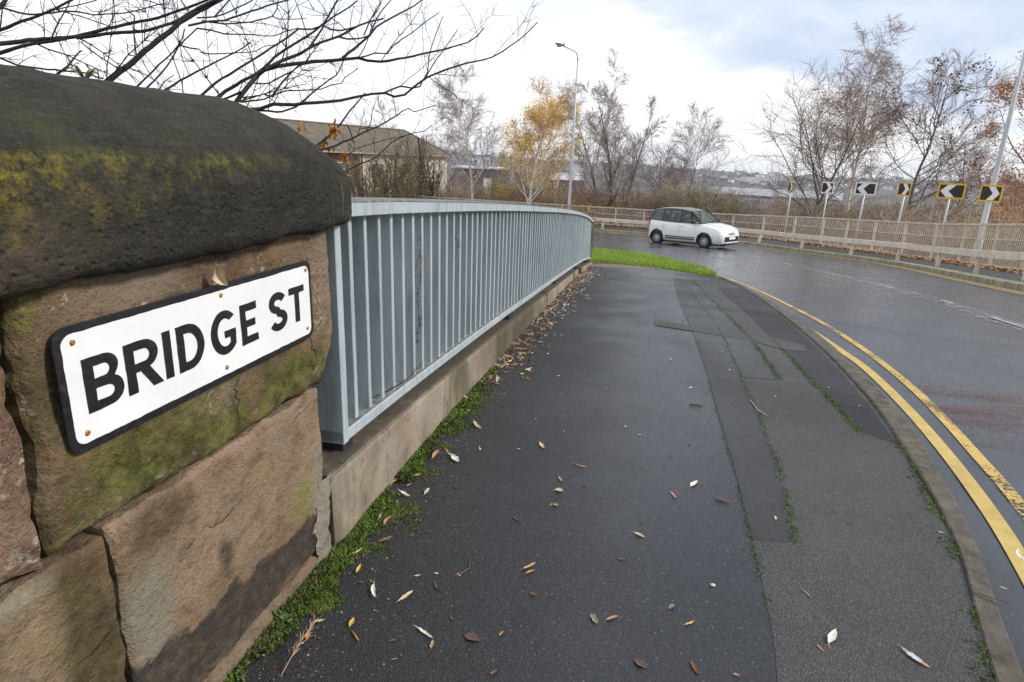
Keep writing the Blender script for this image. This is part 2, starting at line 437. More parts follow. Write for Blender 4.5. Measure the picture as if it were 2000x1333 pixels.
def paint_line(name, col, lo, hi, scale=60., big=(.3, .3)):
    t = NT(name); co = t.coord('Position')
    c = t.mix(t.ramp(t.noise(co, 9, 5, .65), .35, .7), tuple(q * .72 for q in col), col)
    c = t.mix(t.ramp(t.noise(co, 110, 3), .55, .75, 0, .35), c, (.12, .10, .05))
    t.principled(c, .6, 0, t.bump(t.noise(co, 130, 4), .4, .004))
    w = t.mth('ADD', t.mth('MULTIPLY', t.noise(co, scale, 5, .7), .65), t.mth('MULTIPLY', t.noise(co, 3.1, 3), .45))
    t.alpha(t.ramp(w, lo, hi))
    return t.mat
M['yellow_worn'] = paint_line('yellow_paint_worn', (.62, .43, .12), .46, .53)
M['yellow'] = paint_line('yellow_paint', (.60, .43, .125), .33, .44)
M['yellow_far'] = paint_line('yellow_paint_far', (.62, .43, .14), .34, .44, 20)
M['white_faded'] = paint_line('white_paint_faded', (.34, .35, .37), .51, .64, 26)
M['white_line'] = paint_line('white_paint', (.44, .45, .46), .45, .58, 30)
def red_mat():
    t = NT('worn_red_surfacing'); co = t.coord('Object')
    c = t.mix(t.ramp(t.noise(co, 30, 5), .4, .7), (.13, .060, .052), (.21, .10, .088))
    t.principled(c, .55)
    w = t.mth('MULTIPLY', t.noise(t.coord('Object', (1.6, 5, 1)), 1., 4, .6, .2), t.noise(co, 70, 5, .8))
    t.alpha(t.ramp(w, .22, .33, 0, .36)); return t.mat
M['red_worn'] = red_mat()

# ================================================================== GROUND, ROAD, PAVEMENT
def strip(name, A, B, dz, mat, across=4, parent=None, kind='structure'):
    """sheet between two xy polylines of equal length, following the road's fall"""
    mb = MB(); rows = []
    for a, b in zip(A, B):
        row = []
        for j in range(across + 1):
            p = a.lerp(b, j / across)
            row.append(V((p.x, p.y, G(so(p)[0]) + dz)))
        rows.append(row)
    mb.grid(rows)
    o = mb.build(name, mat, parent, smooth=True, recalc=False)
    me = o.data
    if me.polygons[0].normal.z < 0: me.flip_normals()
    if kind and not parent: tag(o, kind=kind)
    return o

def so_line(L, step=.2):
    return [w2(p.x, p.y) for p in resample(L, step)]

def even(line, n):
    """n+1 points evenly spaced along a polyline"""
    d = [0.]
    for i in range(1, len(line)): d.append(d[-1] + (line[i] - line[i-1]).length)
    out = []; k = 0
    for i in range(n + 1):
        t = d[-1] * i / n
        while k < len(d) - 2 and d[k + 1] < t: k += 1
        u = (t - d[k]) / max(1e-9, d[k + 1] - d[k])
        out.append(line[k].lerp(line[k + 1], min(1, max(0, u))))
    return out

def offs(line, w):
    out = []
    n = len(line)
    for i, p in enumerate(line):
        d = line[min(i + 1, n - 1)] - line[max(i - 1, 0)]; d.z = 0; d.normalize()
        ww = w(i / (n - 1), p) if callable(w) else w
        out.append(p + V((d.y, -d.x, 0)) * ww)
    return out

KERB_IN = [(-9, .5), (-4, .95), (-2, 1.38), (-.24, 1.84), (.45, 2.03), (1.35, 2.17), (2.01, 2.25), (3.39, 2.31), (5.34, 2.29), (7.5, 2.24), (9.33, 2.15)]
NE = [(-9, .62), (-4, 1.08), (-2, 1.5), (-.15, 1.94), (.47, 2.11), (1.03, 2.22), (1.87, 2.36), (3.5, 2.44), (5.4, 2.41), (8.2, 2.33), (9.9, 2.23),
      (12.8, 2.0), (16.3, 1.5), (18.4, .75), (19.5, -.5), (20.6, -2.7), (22, -6), (24, -12), (27, -22), (30, -35)]
FE = [(-9, 6.5), (-4, 6.8), (0, 7.15), (4, 7.45), (8, 7.8), (11.3, 8.2), (13.5, 8.65), (16.2, 9.1), (19.65, 9.6), (23, 9.75), (25.9, 9.35),
      (28.2, 8.55), (30.6, 7.45), (33, 6.25), (34.9, 4.0), (36.3, 1.5), (37.0, -.8), (37.9, -4), (38.9, -8), (40.6, -14), (42.6, -22), (45.5, -35)]
ne = even(so_line(NE), 160); fe = even(so_line(FE), 160)
road = strip('road', ne, fe, -.05, M['road'], 26)
fe_f = even(so_line(FE), 320)

def fw_w(t, p):
    s = so(p)[0]
    return 2.1 if s < 24 else 2.1 + (min(s, 40) - 24) / 16 * 1.9
def fw_w8(t, p): return fw_w(t, p) + .85
# far kerb
mb = MB(); rows = []
for a, b in zip(offs(fe_f, 0), offs(fe_f, .30)):
    za, zb = G(so(a)[0]), G(so(b)[0])
    rows.append([V((a.x, a.y, za - .1)), V((a.x, a.y, za + .075)), V((a.x, a.y, za + .09)) + (b - a) * .06, V((b.x, b.y, zb + .10)), V((b.x, b.y, zb - .1))])
mb.grid(rows); far_kerb = mb.build('far_kerb', M['kerb_far'], None, recalc=True); tag(far_kerb, kind='structure')
kj = MB()
for i, (a, b) in enumerate(zip(offs(fe_f, -.004), offs(fe_f, .302))):
    if i % 3 or not 40 < i < 280: continue
    d = (b - a).normalized(); t = V((-d.y, d.x, 0)) * .012
    za, zb = G(so(a)[0]), G(so(b)[0])
    kj.add([V((a.x, a.y, za - .04)) - t, V((a.x, a.y, za - .04)) + t, V((a.x, a.y, za + .095)) + t, V((a.x, a.y, za + .095)) - t,
            V((b.x, b.y, zb + .104)) + t, V((b.x, b.y, zb + .104)) - t], [(0, 1, 2, 3), (3, 2, 4, 5)])
kj.build('kerb_joint', M['joint'], far_kerb, recalc=False)
M['moss_strip'] = simple('mossy_earth', (.075, .085, .03), .9, .5, 3, bump=.8, bscale=50, coord='Position', dirt=((.06, .05, .035), .8))
tag(strip('far_verge', offs(fe_f, .30), offs(fe_f, .62), .096, M['moss_strip'], 2), kind='structure')
strip('far_footway', offs(fe_f, .62), offs(fe_f, fw_w), .10, M['footway_far'], 4)
def litter_mat():
    t = NT('leaf_litter_ground'); co = t.coord('Position')
    v = t.voro(co, 14, 'F1', 'Color'); sp = t.node('ShaderNodeSeparateColor'); t.link(v, sp.inputs[0])
    c = t.mix(t.ramp(sp.outputs[0], .2, .9), (.055, .028, .015), (.27, .135, .05))
    c = t.mix(t.ramp(t.noise(co, .8, 4), .5, .65, 0, .7), c, (.10, .095, .03))
    t.principled(c, .9, 0, t.bump(sp.outputs[1], .8, .03)); return t.mat
M['litter'] = litter_mat()
strip('far_leaf_border', offs(fe_f, fw_w), offs(fe_f, fw_w8), .11, M['litter'], 3)
# bank beyond the parapet
mb = MB(); rows = []
LV = [(0, -.02), (.8, -.25), (2.2, -1.0), (5, -2.6), (9, -4.4), (14, -6.6)]
for i, p in enumerate(offs(fe_f, fw_w8)):
    if i % 4: continue
    d = (offs(fe_f, lambda t, p: fw_w8(t, p) + 1)[i] - p); d.z = 0; d.normalize()
    rows.append([V((p.x, p.y, G(so(p)[0]) + .12 + dz)) + d * w + V((0, 0, .5 * fbm(p + d * w, 3, .3) * (w > .5))) for w, dz in LV])
mb.grid(rows)
def bank_mat():
    t = NT('scrub_bank'); co = t.coord('Position')
    c = t.mix(t.ramp(t.noise(co, .6, 6, .65), .35, .65), (.13, .092, .06), (.22, .165, .11))
    c = t.mix(t.ramp(t.noise(co, 1.7, 5, .6), .55, .7, 0, .7), c, (.06, .075, .022))
    t.principled(c, .95, 0, t.bump(t.noise(co, 8, 6, .7), 1., .1)); return t.mat
M['bank'] = bank_mat()
tag(mb.build('embankment', M['bank'], None, smooth=True), kind='structure')

# near kerb
ki = even(so_line(KERB_IN, .1), 140); ko = even(so_line([q for q in NE if q[0] < 9.95], .1), 140)
mb = MB(); rows = []
for i, (a, b) in enumerate(zip(ki, ko)):
    za, zb = G(so(a)[0]), G(so(b)[0])
    w = .006 * noise.noise(V((i * .3, 2, 0)))
    rows.append([V((a.x, a.y, za - .05)), V((a.x, a.y, za + .004 + w)), a.lerp(b, .08) + V((0, 0, za + .008 + w)), a.lerp(b, .86) + V((0, 0, zb + .004 + w)),
                 a.lerp(b, .97) + V((0, 0, zb - .006)), V((b.x, b.y, zb - .018)), V((b.x, b.y, zb - .1))])
mb.grid(rows); kerb = tag(mb.build('kerb', M['kerb'], None), kind='structure')
kj = MB(); L0 = 0.
for i in range(1, len(ki)):
    L0 += (ki[i] - ki[i - 1]).length
    if L0 < .91: continue
    L0 = 0.; a = ki[i]; tt = (ki[i] - ki[i - 1]).normalized(); b = a + V((tt.y, -tt.x, 0)) * .085; tt *= .0022; za = G(so(a)[0]); zb = G(so(b)[0])
    kj.add([V((a.x, a.y, za + .0125)) - tt, V((a.x, a.y, za + .0125)) + tt, V((b.x, b.y, zb + .0105)) + tt, V((b.x, b.y, zb + .0105)) - tt], [(0, 1, 2, 3)])
kj.build('kerb_joint', M['joint'], kerb, recalc=False)

# pavement sheet
ORT = [(-9, .5), (-4, .95), (-2, 1.38), (-.24, 1.84), (.45, 2.03), (1.35, 2.17), (2.01, 2.25), (3.39, 2.31), (5.34, 2.29), (7.5, 2.24), (9.0, 2.17),
       (9.5, 1.98), (9.84, 1.78), (10.69, 1.40), (11.31, .78), (11.62, -.16), (12.0, -2.8)]
A = []; B = []
s = -9.
while s < 12.01:
    A.append(w2(s, -.05 if s < 11.0 else -.05 - (s - 11.0) * 6)); B.append(w2(s, hermite(ORT, s) + (.02 if s < 9 else .06)))
    s += .14
pavement = strip('pavement', A, B, 0, M['path'], 16)

def px_line(L, n, dz=0.):
    P = resample(L, 6)
    P = even(P, n)
    return [hit(p.x, p.y, dz) for p in P]
def z3(L, x0, y0, k): return [(x0 + a * k, y0 + b * k) for a, b in L]
r3 = lambda *L: z3(L, 1150, 470, .425)
r2 = lambda *L: z3(L, 1150, 780, .425)
SEAM_A = r3((385, 175), (412, 270), (445, 350), (485, 440), (540, 600), (590, 780), (640, 950)) + r2((690, 400), (718, 520), (750, 645), (778, 760), (815, 930), (850, 1110), (868, 1330), (880, 1500))
SEAM_B = r3((452, 215), (510, 290), (570, 360), (632, 470), (680, 580), (720, 680), (780, 800), (835, 950)) + r2((868, 300), (905, 440), (932, 560), (946, 660))
SEAM_C = r3((478, 188), (560, 270), (640, 350), (730, 440), (810, 540), (880, 642))
SEAM_D = r3((585, 215), (650, 272), (740, 350), (850, 460), (930, 545), (1000, 625), (1110, 735), (1180, 815), (1245, 880))
def kerb_side(s0, s1, n, inset=.0):
    L = [w2(s0 + (s1 - s0) * i / n, hermite(KERB_IN, s0 + (s1 - s0) * i / n) - inset) for i in range(n + 1)]
    return L
# old grey surfacing between seam A and the kerb
a = px_line(SEAM_A, 90)
e_s, e_o = so(a[-1]); a = a + [w2(e_s - .25 * k, e_o - .02 * k) for k in range(1, 16)]
sA = [so(p)[0] for p in a]
b = [w2(q, hermite(KERB_IN, q) - .015 if q < 9.2 else hermite(KERB_IN, 9.2) - .03) for q in sA]
strip('old_tarmac', a, b, .0015, M['patch_grey'], 8, pavement)
ab = [p for p in a]
nB = px_line(SEAM_B, 60)
aa = px_line(r3((385, 175), (412, 270), (445, 350), (485, 440), (540, 600), (590, 780), (640, 950)) + r2((690, 400), (718, 520), (752, 648)), 60)
strip('tarmac_strip', aa, nB, .0025, M['patch_mid'], 3, pavement)
cB = px_line(r3((452, 215), (510, 290), (570, 360), (632, 470), (680, 580), (708, 630)), 40)
cC = px_line(SEAM_C, 40)
strip('tarmac_strip', cB, cC, .0032, M['patch_mid'], 3, pavement)
dD = px_line(SEAM_D, 60)
sD = [so(p)[0] for p in dD]
e = [w2(q - .12 * (i / 60) ** 6 , hermite(KERB_IN, q) - .035) for i, q in enumerate(sD)]
strip('tarmac_patch', dD, e, .0025, M['patch_dark'], 4, pavement)
strip('tarmac_trench', px_line(r3((298, 364), (500, 400), (740, 432), (880, 458), (985, 482)), 24), px_line(r3((306, 392), (500, 422), (740, 462), (880, 500), (1000, 512)), 24), .0042, M['patch_trench'], 2, pavement)
strip('pinkish_tarmac', px_line([(1153, 521), (1200, 524), (1240, 527), (1262, 528)], 12), px_line([(1153, 515.5), (1200, 516.5), (1240, 520), (1285, 526)], 12), .002, M['patch_pink'], 2, pavement)

# markings (each a sheet on the road)
def marking(name, px, width, mat, ext=None, n=90):
    P = px_line(px, n, -.046)
    if ext:      # carry the line on behind the viewer, parallel to the kerb
        s0, o0 = so(P[0]); k0 = hermite(NE, s0)
        P = [w2(q, hermite(NE, q) + o0 - k0) for q in [s0 - .2 * k for k in range(34, 0, -1)]] + P
    return strip(name, offs(P, -width / 2), offs(P, width / 2), -.046, mat, 1, road)
Y1 = [(2075, 1240), (1991, 1090), (1936, 1003), (1864, 905), (1787, 814), (1702, 729), (1640, 683), (1575, 640), (1511, 603), (1455, 571), (1405, 546)]
Y2 = [(2090, 1115), (1983, 975), (1905, 886), (1850, 825), (1787, 762), (1702, 693), (1617, 637), (1532, 592), (1470, 563), (1420, 544)]
marking('yellow_line', Y1, .066, M['yellow'], 1)
marking('yellow_line', Y2, .058, M['yellow_worn'], 1)
W1 = [(2120, 682), (2000, 637), (1933, 617), (1850, 590), (1735, 560), (1680, 547), (1600, 529), (1540, 517), (1480, 504), (1400, 491), (1340, 483)]
W2 = [(2120, 690), (2000, 646), (1933, 625), (1850, 596), (1735, 564), (1680, 550), (1600, 531)]
marking('white_line', W1, .15, M['white_faded'])
marking('white_line', W2, .09, M['white_faded'])
for q0, q1 in (((1935, 620), (2010, 644)), ((1718, 556), (1748, 565)), ((1524, 513), (1556, 520))):
    marking('white_dash', [q0, ((q0[0] + q1[0]) / 2, (q0[1] + q1[1]) / 2), q1], .05, M['white_line'], n=6).location.z = .004
yf = [i for i in range(0, 272)]
fl = [fe_f[i] for i in yf]
strip('yellow_line', offs(fl, -.40), offs(fl, -.26), -.046, M['yellow_far'], 1, road)
strip('yellow_line', offs(fl, -.18), offs(fl, -.05), -.046, M['yellow_far'], 1, road)
def studs():
    for px, py, lab in ((1850, 593, 'pale road stud on the faded white centre line, the one nearest the kerb bend'), (1735, 562, 'pale road stud in the faded white centre line opposite the last yellow chevron'), (1540, 517, 'small road stud on the centre line in front of the silver car')):
        p = hit(px, py, -.046); mb = MB()
        mb.box((0, 0, .008), (.16, .13, .016)); mb.box((0, .03, .022), (.10, .04, .014))
        o = mb.build('road_stud', M['white_line'], None, bevel=.004); o.location = p; o.rotation_euler.z = WALL_ROT
        tag(o, lab, 'road stud', 'studs along the centre line')
studs()
# worn red surfacing bars across the near lane
mb = MB()
for (x0, y0, x1, y1, th) in ((1775, 752, 2030, 782, .16), (1790, 779, 2060, 812, .22), (1830, 803, 2060, 836, .12), (1870, 842, 2060, 874, .20), (1850, 822, 1985, 842, .08)):
    a = px_line([(x0, y0), ((x0 + x1) / 2, (y0 + y1) / 2 - 3), (x1, y1)], 24, -.046)
    rows = []
    for p, q in zip(offs(a, -th), offs(a, th)):
        rows.append([V((t.x, t.y, G(so(t)[0]) - .046)) for t in (p, p.lerp(q, .5), q)])
    mb.grid(rows)
mb.build('worn_red_marking', M['red_worn'], road, recalc=False)

# green verge at the bend
mb = MB(); rows = []
SF = [(-6, 12.35), (-2.8, 11.98), (-.16, 11.6), (.76, 11.31), (1.36, 10.69), (1.75, 9.84), (2.08, 9.05), (2.2, 8.75)]
SB = [(-6, 21.9), (-2.7, 20.5), (-.5, 19.4), (.75, 18.3), (1.5, 16.2), (2.0, 12.7), (2.2, 9.95), (2.24, 9.6)]
VG = []
for i in range(64):
    o_ = -6 + 8.2 * i / 63
    f, bk = hermite(SF, o_), hermite(SB, o_)
    row = []
    for j in range(41):
        t = j / 40; s_ = f + (bk - f) * t
        p = w2(s_, o_); h = min(1, min(t, 1 - t) * (bk - f) / .25) * .05 + .02 * (fbm(p, 3, 1.5) + .3)
        row.append(V((p.x, p.y, G(s_) - .035 + h)))
    rows.append(row); VG.append((o_, f, bk))
mb.grid(rows)
def turf():
    t = NT('turf'); co = t.coord('Position')
    c = t.mix(t.ramp(t.noise(co, 1.3, 5, .6), .35, .65), (.15, .25, .016), (.22, .34, .03))
    c = t.mix(t.ramp(t.noise(co, 9, 5, .6), .5, .7, 0, .6), c, (.10, .11, .03))
    t.principled(c, .9, 0, t.bump(t.noise(co, 40, 5), .8, .03)); return t.mat
M['turf'] = turf()
tag(mb.build('grass_verge', M['turf'], None, smooth=True), kind='structure')
def leafy(name, c0, c1, scale=3., rough=.6, trans=0.):
    t = NT(name); co = t.coord('Position')
    c = t.mix(t.ramp(t.noise(co, scale, 4, .6), .35, .65), c0, c1)
    p = t.principled(c, rough, 0)
    if trans:
        d = t.node('ShaderNodeBsdfTranslucent'); t.link(c, d.inputs[0]); m = t.node('ShaderNodeMixShader'); m.inputs[0].default_value = trans
        t.link(p.outputs[0], m.inputs[1]); t.link(d.outputs[0], m.inputs[2]); t.link(m.outputs[0], t.out.inputs[0])
    return t.mat
M['grass'] = leafy('grass_blade', (.17, .27, .02), (.30, .40, .055), 2.2, .55, .3)
rnd = random.Random(4)
mb = MB()
for _ in range(46000):
    u = rnd.random() ** .6
    i = rnd.randrange(24, 63); o_, f, bk = VG[i]; o_ += rnd.uniform(-.065, .065)
    t = rnd.random() ** 1.3
    s_ = f + (bk - f) * t + rnd.gauss(0, .03); p = w2(s_, o_)
    if fbm(p, 3, 1.1) < -.33 and t < .3 and rnd.random() < .7: continue
    z = G(s_) - .035 + min(1, min(t, 1 - t) * (bk - f) / .25) * .045 + .02 * (fbm(p, 3, 1.5) + .3)
    h = rnd.uniform(.03, .085); a = rnd.uniform(0, 2 * pi); w = rnd.uniform(.006, .011)
    d = V((cos(a), sin(a), 0)); l = V((rnd.gauss(0, .5), rnd.gauss(0, .5), 0)) * h
    q = V((p.x, p.y, z))
    mb.add([q - d * w, q + d * w, q + l + V((0, 0, h))], [(0, 1, 2)])
tag(mb.build('grass', M['grass'], None, recalc=False), kind='stuff', label='bright green grass covering the verge at the bend', cat='grass')

# terrain to the horizon (valley, river plain, far ridge)
def ridge(az):      # far skyline height relative to the camera at 2.6 km, by azimuth (deg)
    return hermite([(-180, 0), (-60, 16), (-12, 22), (-6, 17), (0, 8), (6, -1), (14, -8), (19, -18), (24, -22), (32, -18), (42, -6), (60, 10), (180, 0)], az)
RT_ = [(0, -2.7), (10, -2.8), (20, -3.6), (30, -4.4), (44, -5.0), (50, -7.0), (60, -9.5), (100, -14), (200, -21), (400, -33), (700, -42), (1000, -44), (1600, -42), (2000, -38)]
mb = MB(); rows = []
radii = [0.5, 4, 8, 12, 16, 20, 24, 28, 32, 36, 40, 44, 48, 54, 60, 70, 80, 100, 130, 170, 220, 300, 400, 520, 660, 820, 1000, 1200, 1450, 1700, 1900, 2050, 2200, 2350, 2500, 2600, 2750, 3200]
for r in radii:
    row = []
    for k in range(144):
        a = 2 * pi * k / 144; az = math.degrees(a if a <= pi else a - 2 * pi)
        x, y = r * sin(a), r * cos(a)
        if r <= 2000: z = hermite(RT_, r)
        else:
            t = min(1, (r - 2000) / 600); t = t * t * (3 - 2 * t)
            z = -38 + (ridge(az) + 38) * t - (max(0, r - 2750) * .006)
            z += 5 * fbm((x, y, 0), 4, .0016) * t + 1.5 * fbm((x, y, 0), 2, .01) * t
        if 60 < r <= 2000: z += .05 * min(r, 60) * fbm((x, y, 3), 3, .012) * .6
        row.append(V((x, y, z)))
    rows.append(row)
mb.grid(rows, close=True)
def terrain_mat():
    t = NT('terrain'); co = t.coord('Position')
    n = t.noise(co, .012, 7, .68, .4); n2 = t.noise(co, .09, 6, .7)
    c = t.mix(t.ramp(n, .38, .62), (.055, .042, .034), (.10, .085, .055))
    c = t.mix(t.ramp(n2, .48, .7, 0, .7), c, (.045, .05, .03))
    c = t.mix(t.ramp(t.noise(co, .0045, 4), .55, .6, 0, .8), c, (.115, .12, .065))
    t.principled(c, .95, 0, t.bump(t.noise(co, .3, 6, .7), 1., 1.)); return t.mat
M['terrain'] = terrain_mat()
o = mb.build('ground', M['terrain'], None, smooth=True, recalc=False)
if o.data.polygons[500].normal.z < 0: o.data.flip_normals()
tag(o, kind='structure')
# river
def water_mat():
    t = NT('river_water'); co = t.coord('Position')
    t.principled((.30, .285, .32), .55, 0, t.bump(t.noise(co, .25, 4), .6, .5), Specular_IOR_Level=.25); return t.mat
mb = MB(); rows = []
for k in range(60):
    az = radians(14 + 13 * k / 59)
    r0 = 1060 + 60 * noise.noise(V((k * .3, 0, 0))); r1 = 1440 + 60 * noise.noise(V((k * .22, 5, 0)))
    rows.append([V((r * sin(az), r * cos(az), -40.3)) for r in (r0, (r0 + r1) / 2, r1)])
mb.grid(rows); tag(mb.build('river', water_mat(), None, recalc=False), kind='structure')

# ================================================================== STONE PIER AND STREET NAME PLATE
WR = (0, 0, WALL_ROT)
def block(name, s0, s1, z0, z1, off, depth, mat, parent, seed=0, step=.008, r=.022, amp=.006, rag=.008, cut=None, bulge=.006):
    nx = max(6, int((s1 - s0) / step)); nz = max(6, int((z1 - z0) / step))
    mb = MB(); rows = []
    for i in range(nx + 1):
        row = []
        u = i / nx
        for j in range(nz + 1):
            v = j / nz
            s = s0 + (s1 - s0) * u; z = z0 + (z1 - z0) * v
            # ragged outline
            s += (u - .5) * 2 * rag * (abs(u - .5) * 2) ** 4 * fbm((seed, z * 5, 1), 4, 2.) * 2
            z += (v - .5) * 2 * rag * (abs(v - .5) * 2) ** 4 * fbm((s * 5, seed, 2), 4, 2.) * 2
            if cut: s, z = cut(s, z, u, v)
            e = min(u * (s1 - s0), (1 - u) * (s1 - s0), v * (z1 - z0), (1 - v) * (z1 - z0))
            rr = r * (1 + .7 * fbm((s * 3, z * 3, seed + 4), 3, 2.))
            back = 0
            if e < rr: back = rr * (1 - sqrt(max(0, 1 - (1 - e / rr) ** 2)))
            n = fbm((s, z, seed), 5, 7.) * amp * 1.6 + fbm((s * .6, z * 2, seed + 9), 3, 3.) * amp * 1.4
            bl = bulge * (1 - (2 * u - 1) ** 2) * (1 - (2 * v - 1) ** 2)
            row.append(V((s, -(off + bl + n - back), z)))
        rows.append(row)
    mb.grid(rows)
    ring = [rows[i][0] for i in range(nx + 1)] + [rows[nx][j] for j in range(1, nz + 1)] + [rows[i][nz] for i in range(nx - 1, -1, -1)] + [rows[0][j] for j in range(nz - 1, 0, -1)]
    mb.grid([ring, [p + V((0, .03, 0)) for p in ring], [V((p.x, depth, p.z)) for p in ring]], close=True)
    n = len(mb.v); k = len(ring)
    mb.f.append(tuple(range(n - k, n))); mb.m.append(0)
    return mb.build(name, mat, parent, smooth=True)

pier = empty('stone_pier', (P0.x, P0.y, 0), WR, 'weathered sandstone pier with dark mossy coping carrying the street name plate', 'stone pier')
def cut_a(s, z, u, v):     # lower right corner of the sign block is knocked off
    if u > .9:
        k = (u - .9) / .1
        s -= k * max(0, (.35 - v) / .35) ** 1.3 * .11
    return s, z
block('stone_block', -1.022, -.082, -.636, -.192, .018, .42, M['stone_a'], pier, 1, .0075, .016, .008, .016, cut_a)
block('stone_block', -2.1, -1.043, -.625, -.195, .028, .42, M['stone_d'], pier, 2, .009, .013, .010, .022)
def cut_b(s, z, u, v):
    if u > .85:
        k = (u - .85) / .15
        s -= k * k * .04 * max(0, (.5 - v)) * 2
    return s, z
block('stone_block', -.921, -.196, -1.146, -.645, .020, .42, M['stone_b'], pier, 3, .0075, .008, .005, .012, cut_b)
block('stone_block', -2.1, -.935, -1.24, -.652, .026, .42, M['stone_c'], pier, 4, .0085, .011, .008, .014)
block('foundation_stone', -.90, -.50, -1.27, -1.150, .032, .4, M['stone_e'], pier, 5, .012, .02, .008, .014)
block('foundation_stone', -.49, -.245, -1.27, -1.156, .024, .4, M['stone_e'], pier, 6, .012, .015, .008, .014)
block('stone_block', -3.4, -2.13, -1.26, -.2, .02, .42, M['stone_c'], pier, 8, .03, .03, .008, .012)
mb = MB(); mb.box((-1.75, .22, -.72), (3.2, .38, 1.06)); mb.build('core', M['joint'], pier)
# mortar smear between pier and plinth
mb = MB(); rows = []
for i in range(40):
    z = -1.21 + .285 * i / 39
    w = .027 + .014 * noise.noise(V((z * 24, 0, 3))) + .006 * noise.noise(V((z * 90, 0, 3)))
    c = -.192 - .022 * sin(i / 39 * 3) - .03 * (1 - i / 39) ** 2 + .006 * noise.noise(V((z * 22, 3, 3)))
    rows.append([V((c + w * t, -(.026 + .010 * (1 - t * t * .5) + .007 * noise.noise(V((z * 40, t * 2, 1)))), z)) for t in (-1.6, -.8, 0, .7, 1.3)])
mb.grid(rows); mb.build('mortar_fillet', M['mortar'], pier, smooth=True)

# coping: rounded stone with a superelliptic end
def coping():
    oc, Wd, sc, cap, pw = -.205, .265, -.36, .52, 3.2
    zb = -.203
    out = []
    ss = [-3.4, -2.6, -2.0, -1.6, -1.4] + [-1.3 + .014 * i for i in range(int((sc + 1.3) / .014) + 1)]
    for s in ss: out.append((s, oc + Wd, s))
    for i in range(1, 70):
        a = pi / 2 - pi * i / 70
        c, sn = cos(a), sin(a)
        out.append((sc + cap * abs(c) ** (2 / pw), oc + Wd * math.copysign(abs(sn) ** (2 / pw), sn), None))
    for s in reversed(ss): out.append((s, oc - Wd, s))
    Q = [0, .1, .2, .3, .4, .5, .6, .68, .76, .82, .87, .91, .945, .97, .985, 1.0]
    rings = []
    for q in Q:
        ring = []
        for (s, o, sp) in out:
            s_sp = sp if sp is not None else sc
            ps, po = s_sp + (s - s_sp) * q, oc + (o - oc) * q
            e = max(0, min(1, (s - sc) / cap))
            za = -.026 - .055 * e ** 3
            z = za + (.150 + .055 * e ** 3 - .0 * e) * (1 - q ** 2.1)
            if q > .94: z -= .012 * ((q - .94) / .06) ** 2
            z += .010 * fbm((ps, po, z), 4, 5.) + .006 * fbm((ps, po, z), 3, 22.)
            ring.append(V((ps, -po, z)))
        rings.append(ring)
    for t in (.04, .1, .18, .28, .4, .52, .64, .76, .86, .94, 1.0):
        ring = []
        for k, (s, o, sp) in enumerate(out):
            p = rings[len(Q) - 1][k]
            nrm = V((s - (sp if sp is not None else sc), o - oc, 0))
            if nrm.length > 1e-6: nrm.normalize()
            z = p.z + (zb - p.z) * t
            d = .010 * sin(min(1, t * 3) * pi / 2) - (.030 * ((t - .86) / .14) ** 2 if t > .86 else 0)
            d += .013 * fbm((s * 1., o, z), 5, 6.) + .007 * fbm((s, o, z), 3, 26.)
            zz = z + (.022 * fbm((s, o, 3), 4, 6.) if t > .9 else 0)
            ring.append(V((s + nrm.x * d, -(o + nrm.y * d), zz)))
        rings.append(ring)
    last = rings[-1]
    rings.append([V((p.x + (min(p.x, sc) - p.x) * .3, -oc + (p.y + oc) * .6, zb + .004)) for p in last])
    mb = MB(); mb.grid(rings)
    return mb.build('coping', M['coping'], pier, smooth=True)
coping()

# ---- street name plate
plate_black = simple('black_enamel', (.012, .012, .014), .38, .3, 20, bump=.15, bscale=90, dirt=((.07, .065, .06), .5))
plate_white = simple('white_enamel', (.78, .78, .77), .32, .04, 6, bump=.04, bscale=40, dirt=((.66, .65, .62), .35))
screw_m = simple('copper_screw', (.42, .17, .06), .4, .4, 60, metallic=.7, bump=.3, bscale=300)
sign = empty('street_name_plate', (P0.x, P0.y, 0), WR, 'white street name plate with black border screwed to the sandstone pier', 'street sign')
def rrect(s0, s1, z0, z1, r, n=8):
    P = []
    for cx, cz, a0 in ((s1 - r, z1 - r, 0), (s0 + r, z1 - r, pi / 2), (s0 + r, z0 + r, pi), (s1 - r, z0 + r, 3 * pi / 2)):
        for i in range(n + 1):
            a = a0 + pi / 2 * i / n; P.append((cx + r * cos(a), cz + r * sin(a)))
    return P
SOFF = .036
fr = lambda u, v, d: V((u, -(SOFF + d), v))
def rough_poly(P, amp, seed):
    out = []
    n = len(P)
    for i in range(n):
        a, b = V(P[i]), V(P[(i + 1) % n])
        k = max(1, int((b - a).length / .006))
        for j in range(k):
            q = a.lerp(b, j / k); out.append((q.x + amp * fbm((q.x, q.y, seed), 3, 40.), q.y + amp * fbm((q.x, q.y, seed + 5), 3, 40.)))
    return out
mb = MB(); mb.prism(rrect(-.983, -.231, -.4795, -.2705, .026), fr, -.004, 0)
mb.build('border', plate_black, sign, bevel=.0008)
mb = MB(); mb.prism(rough_poly(rrect(-.970, -.244, -.4665, -.2835, .019), .0022, 3), fr, .0003, .0009)
mb.build('panel', plate_white, sign)

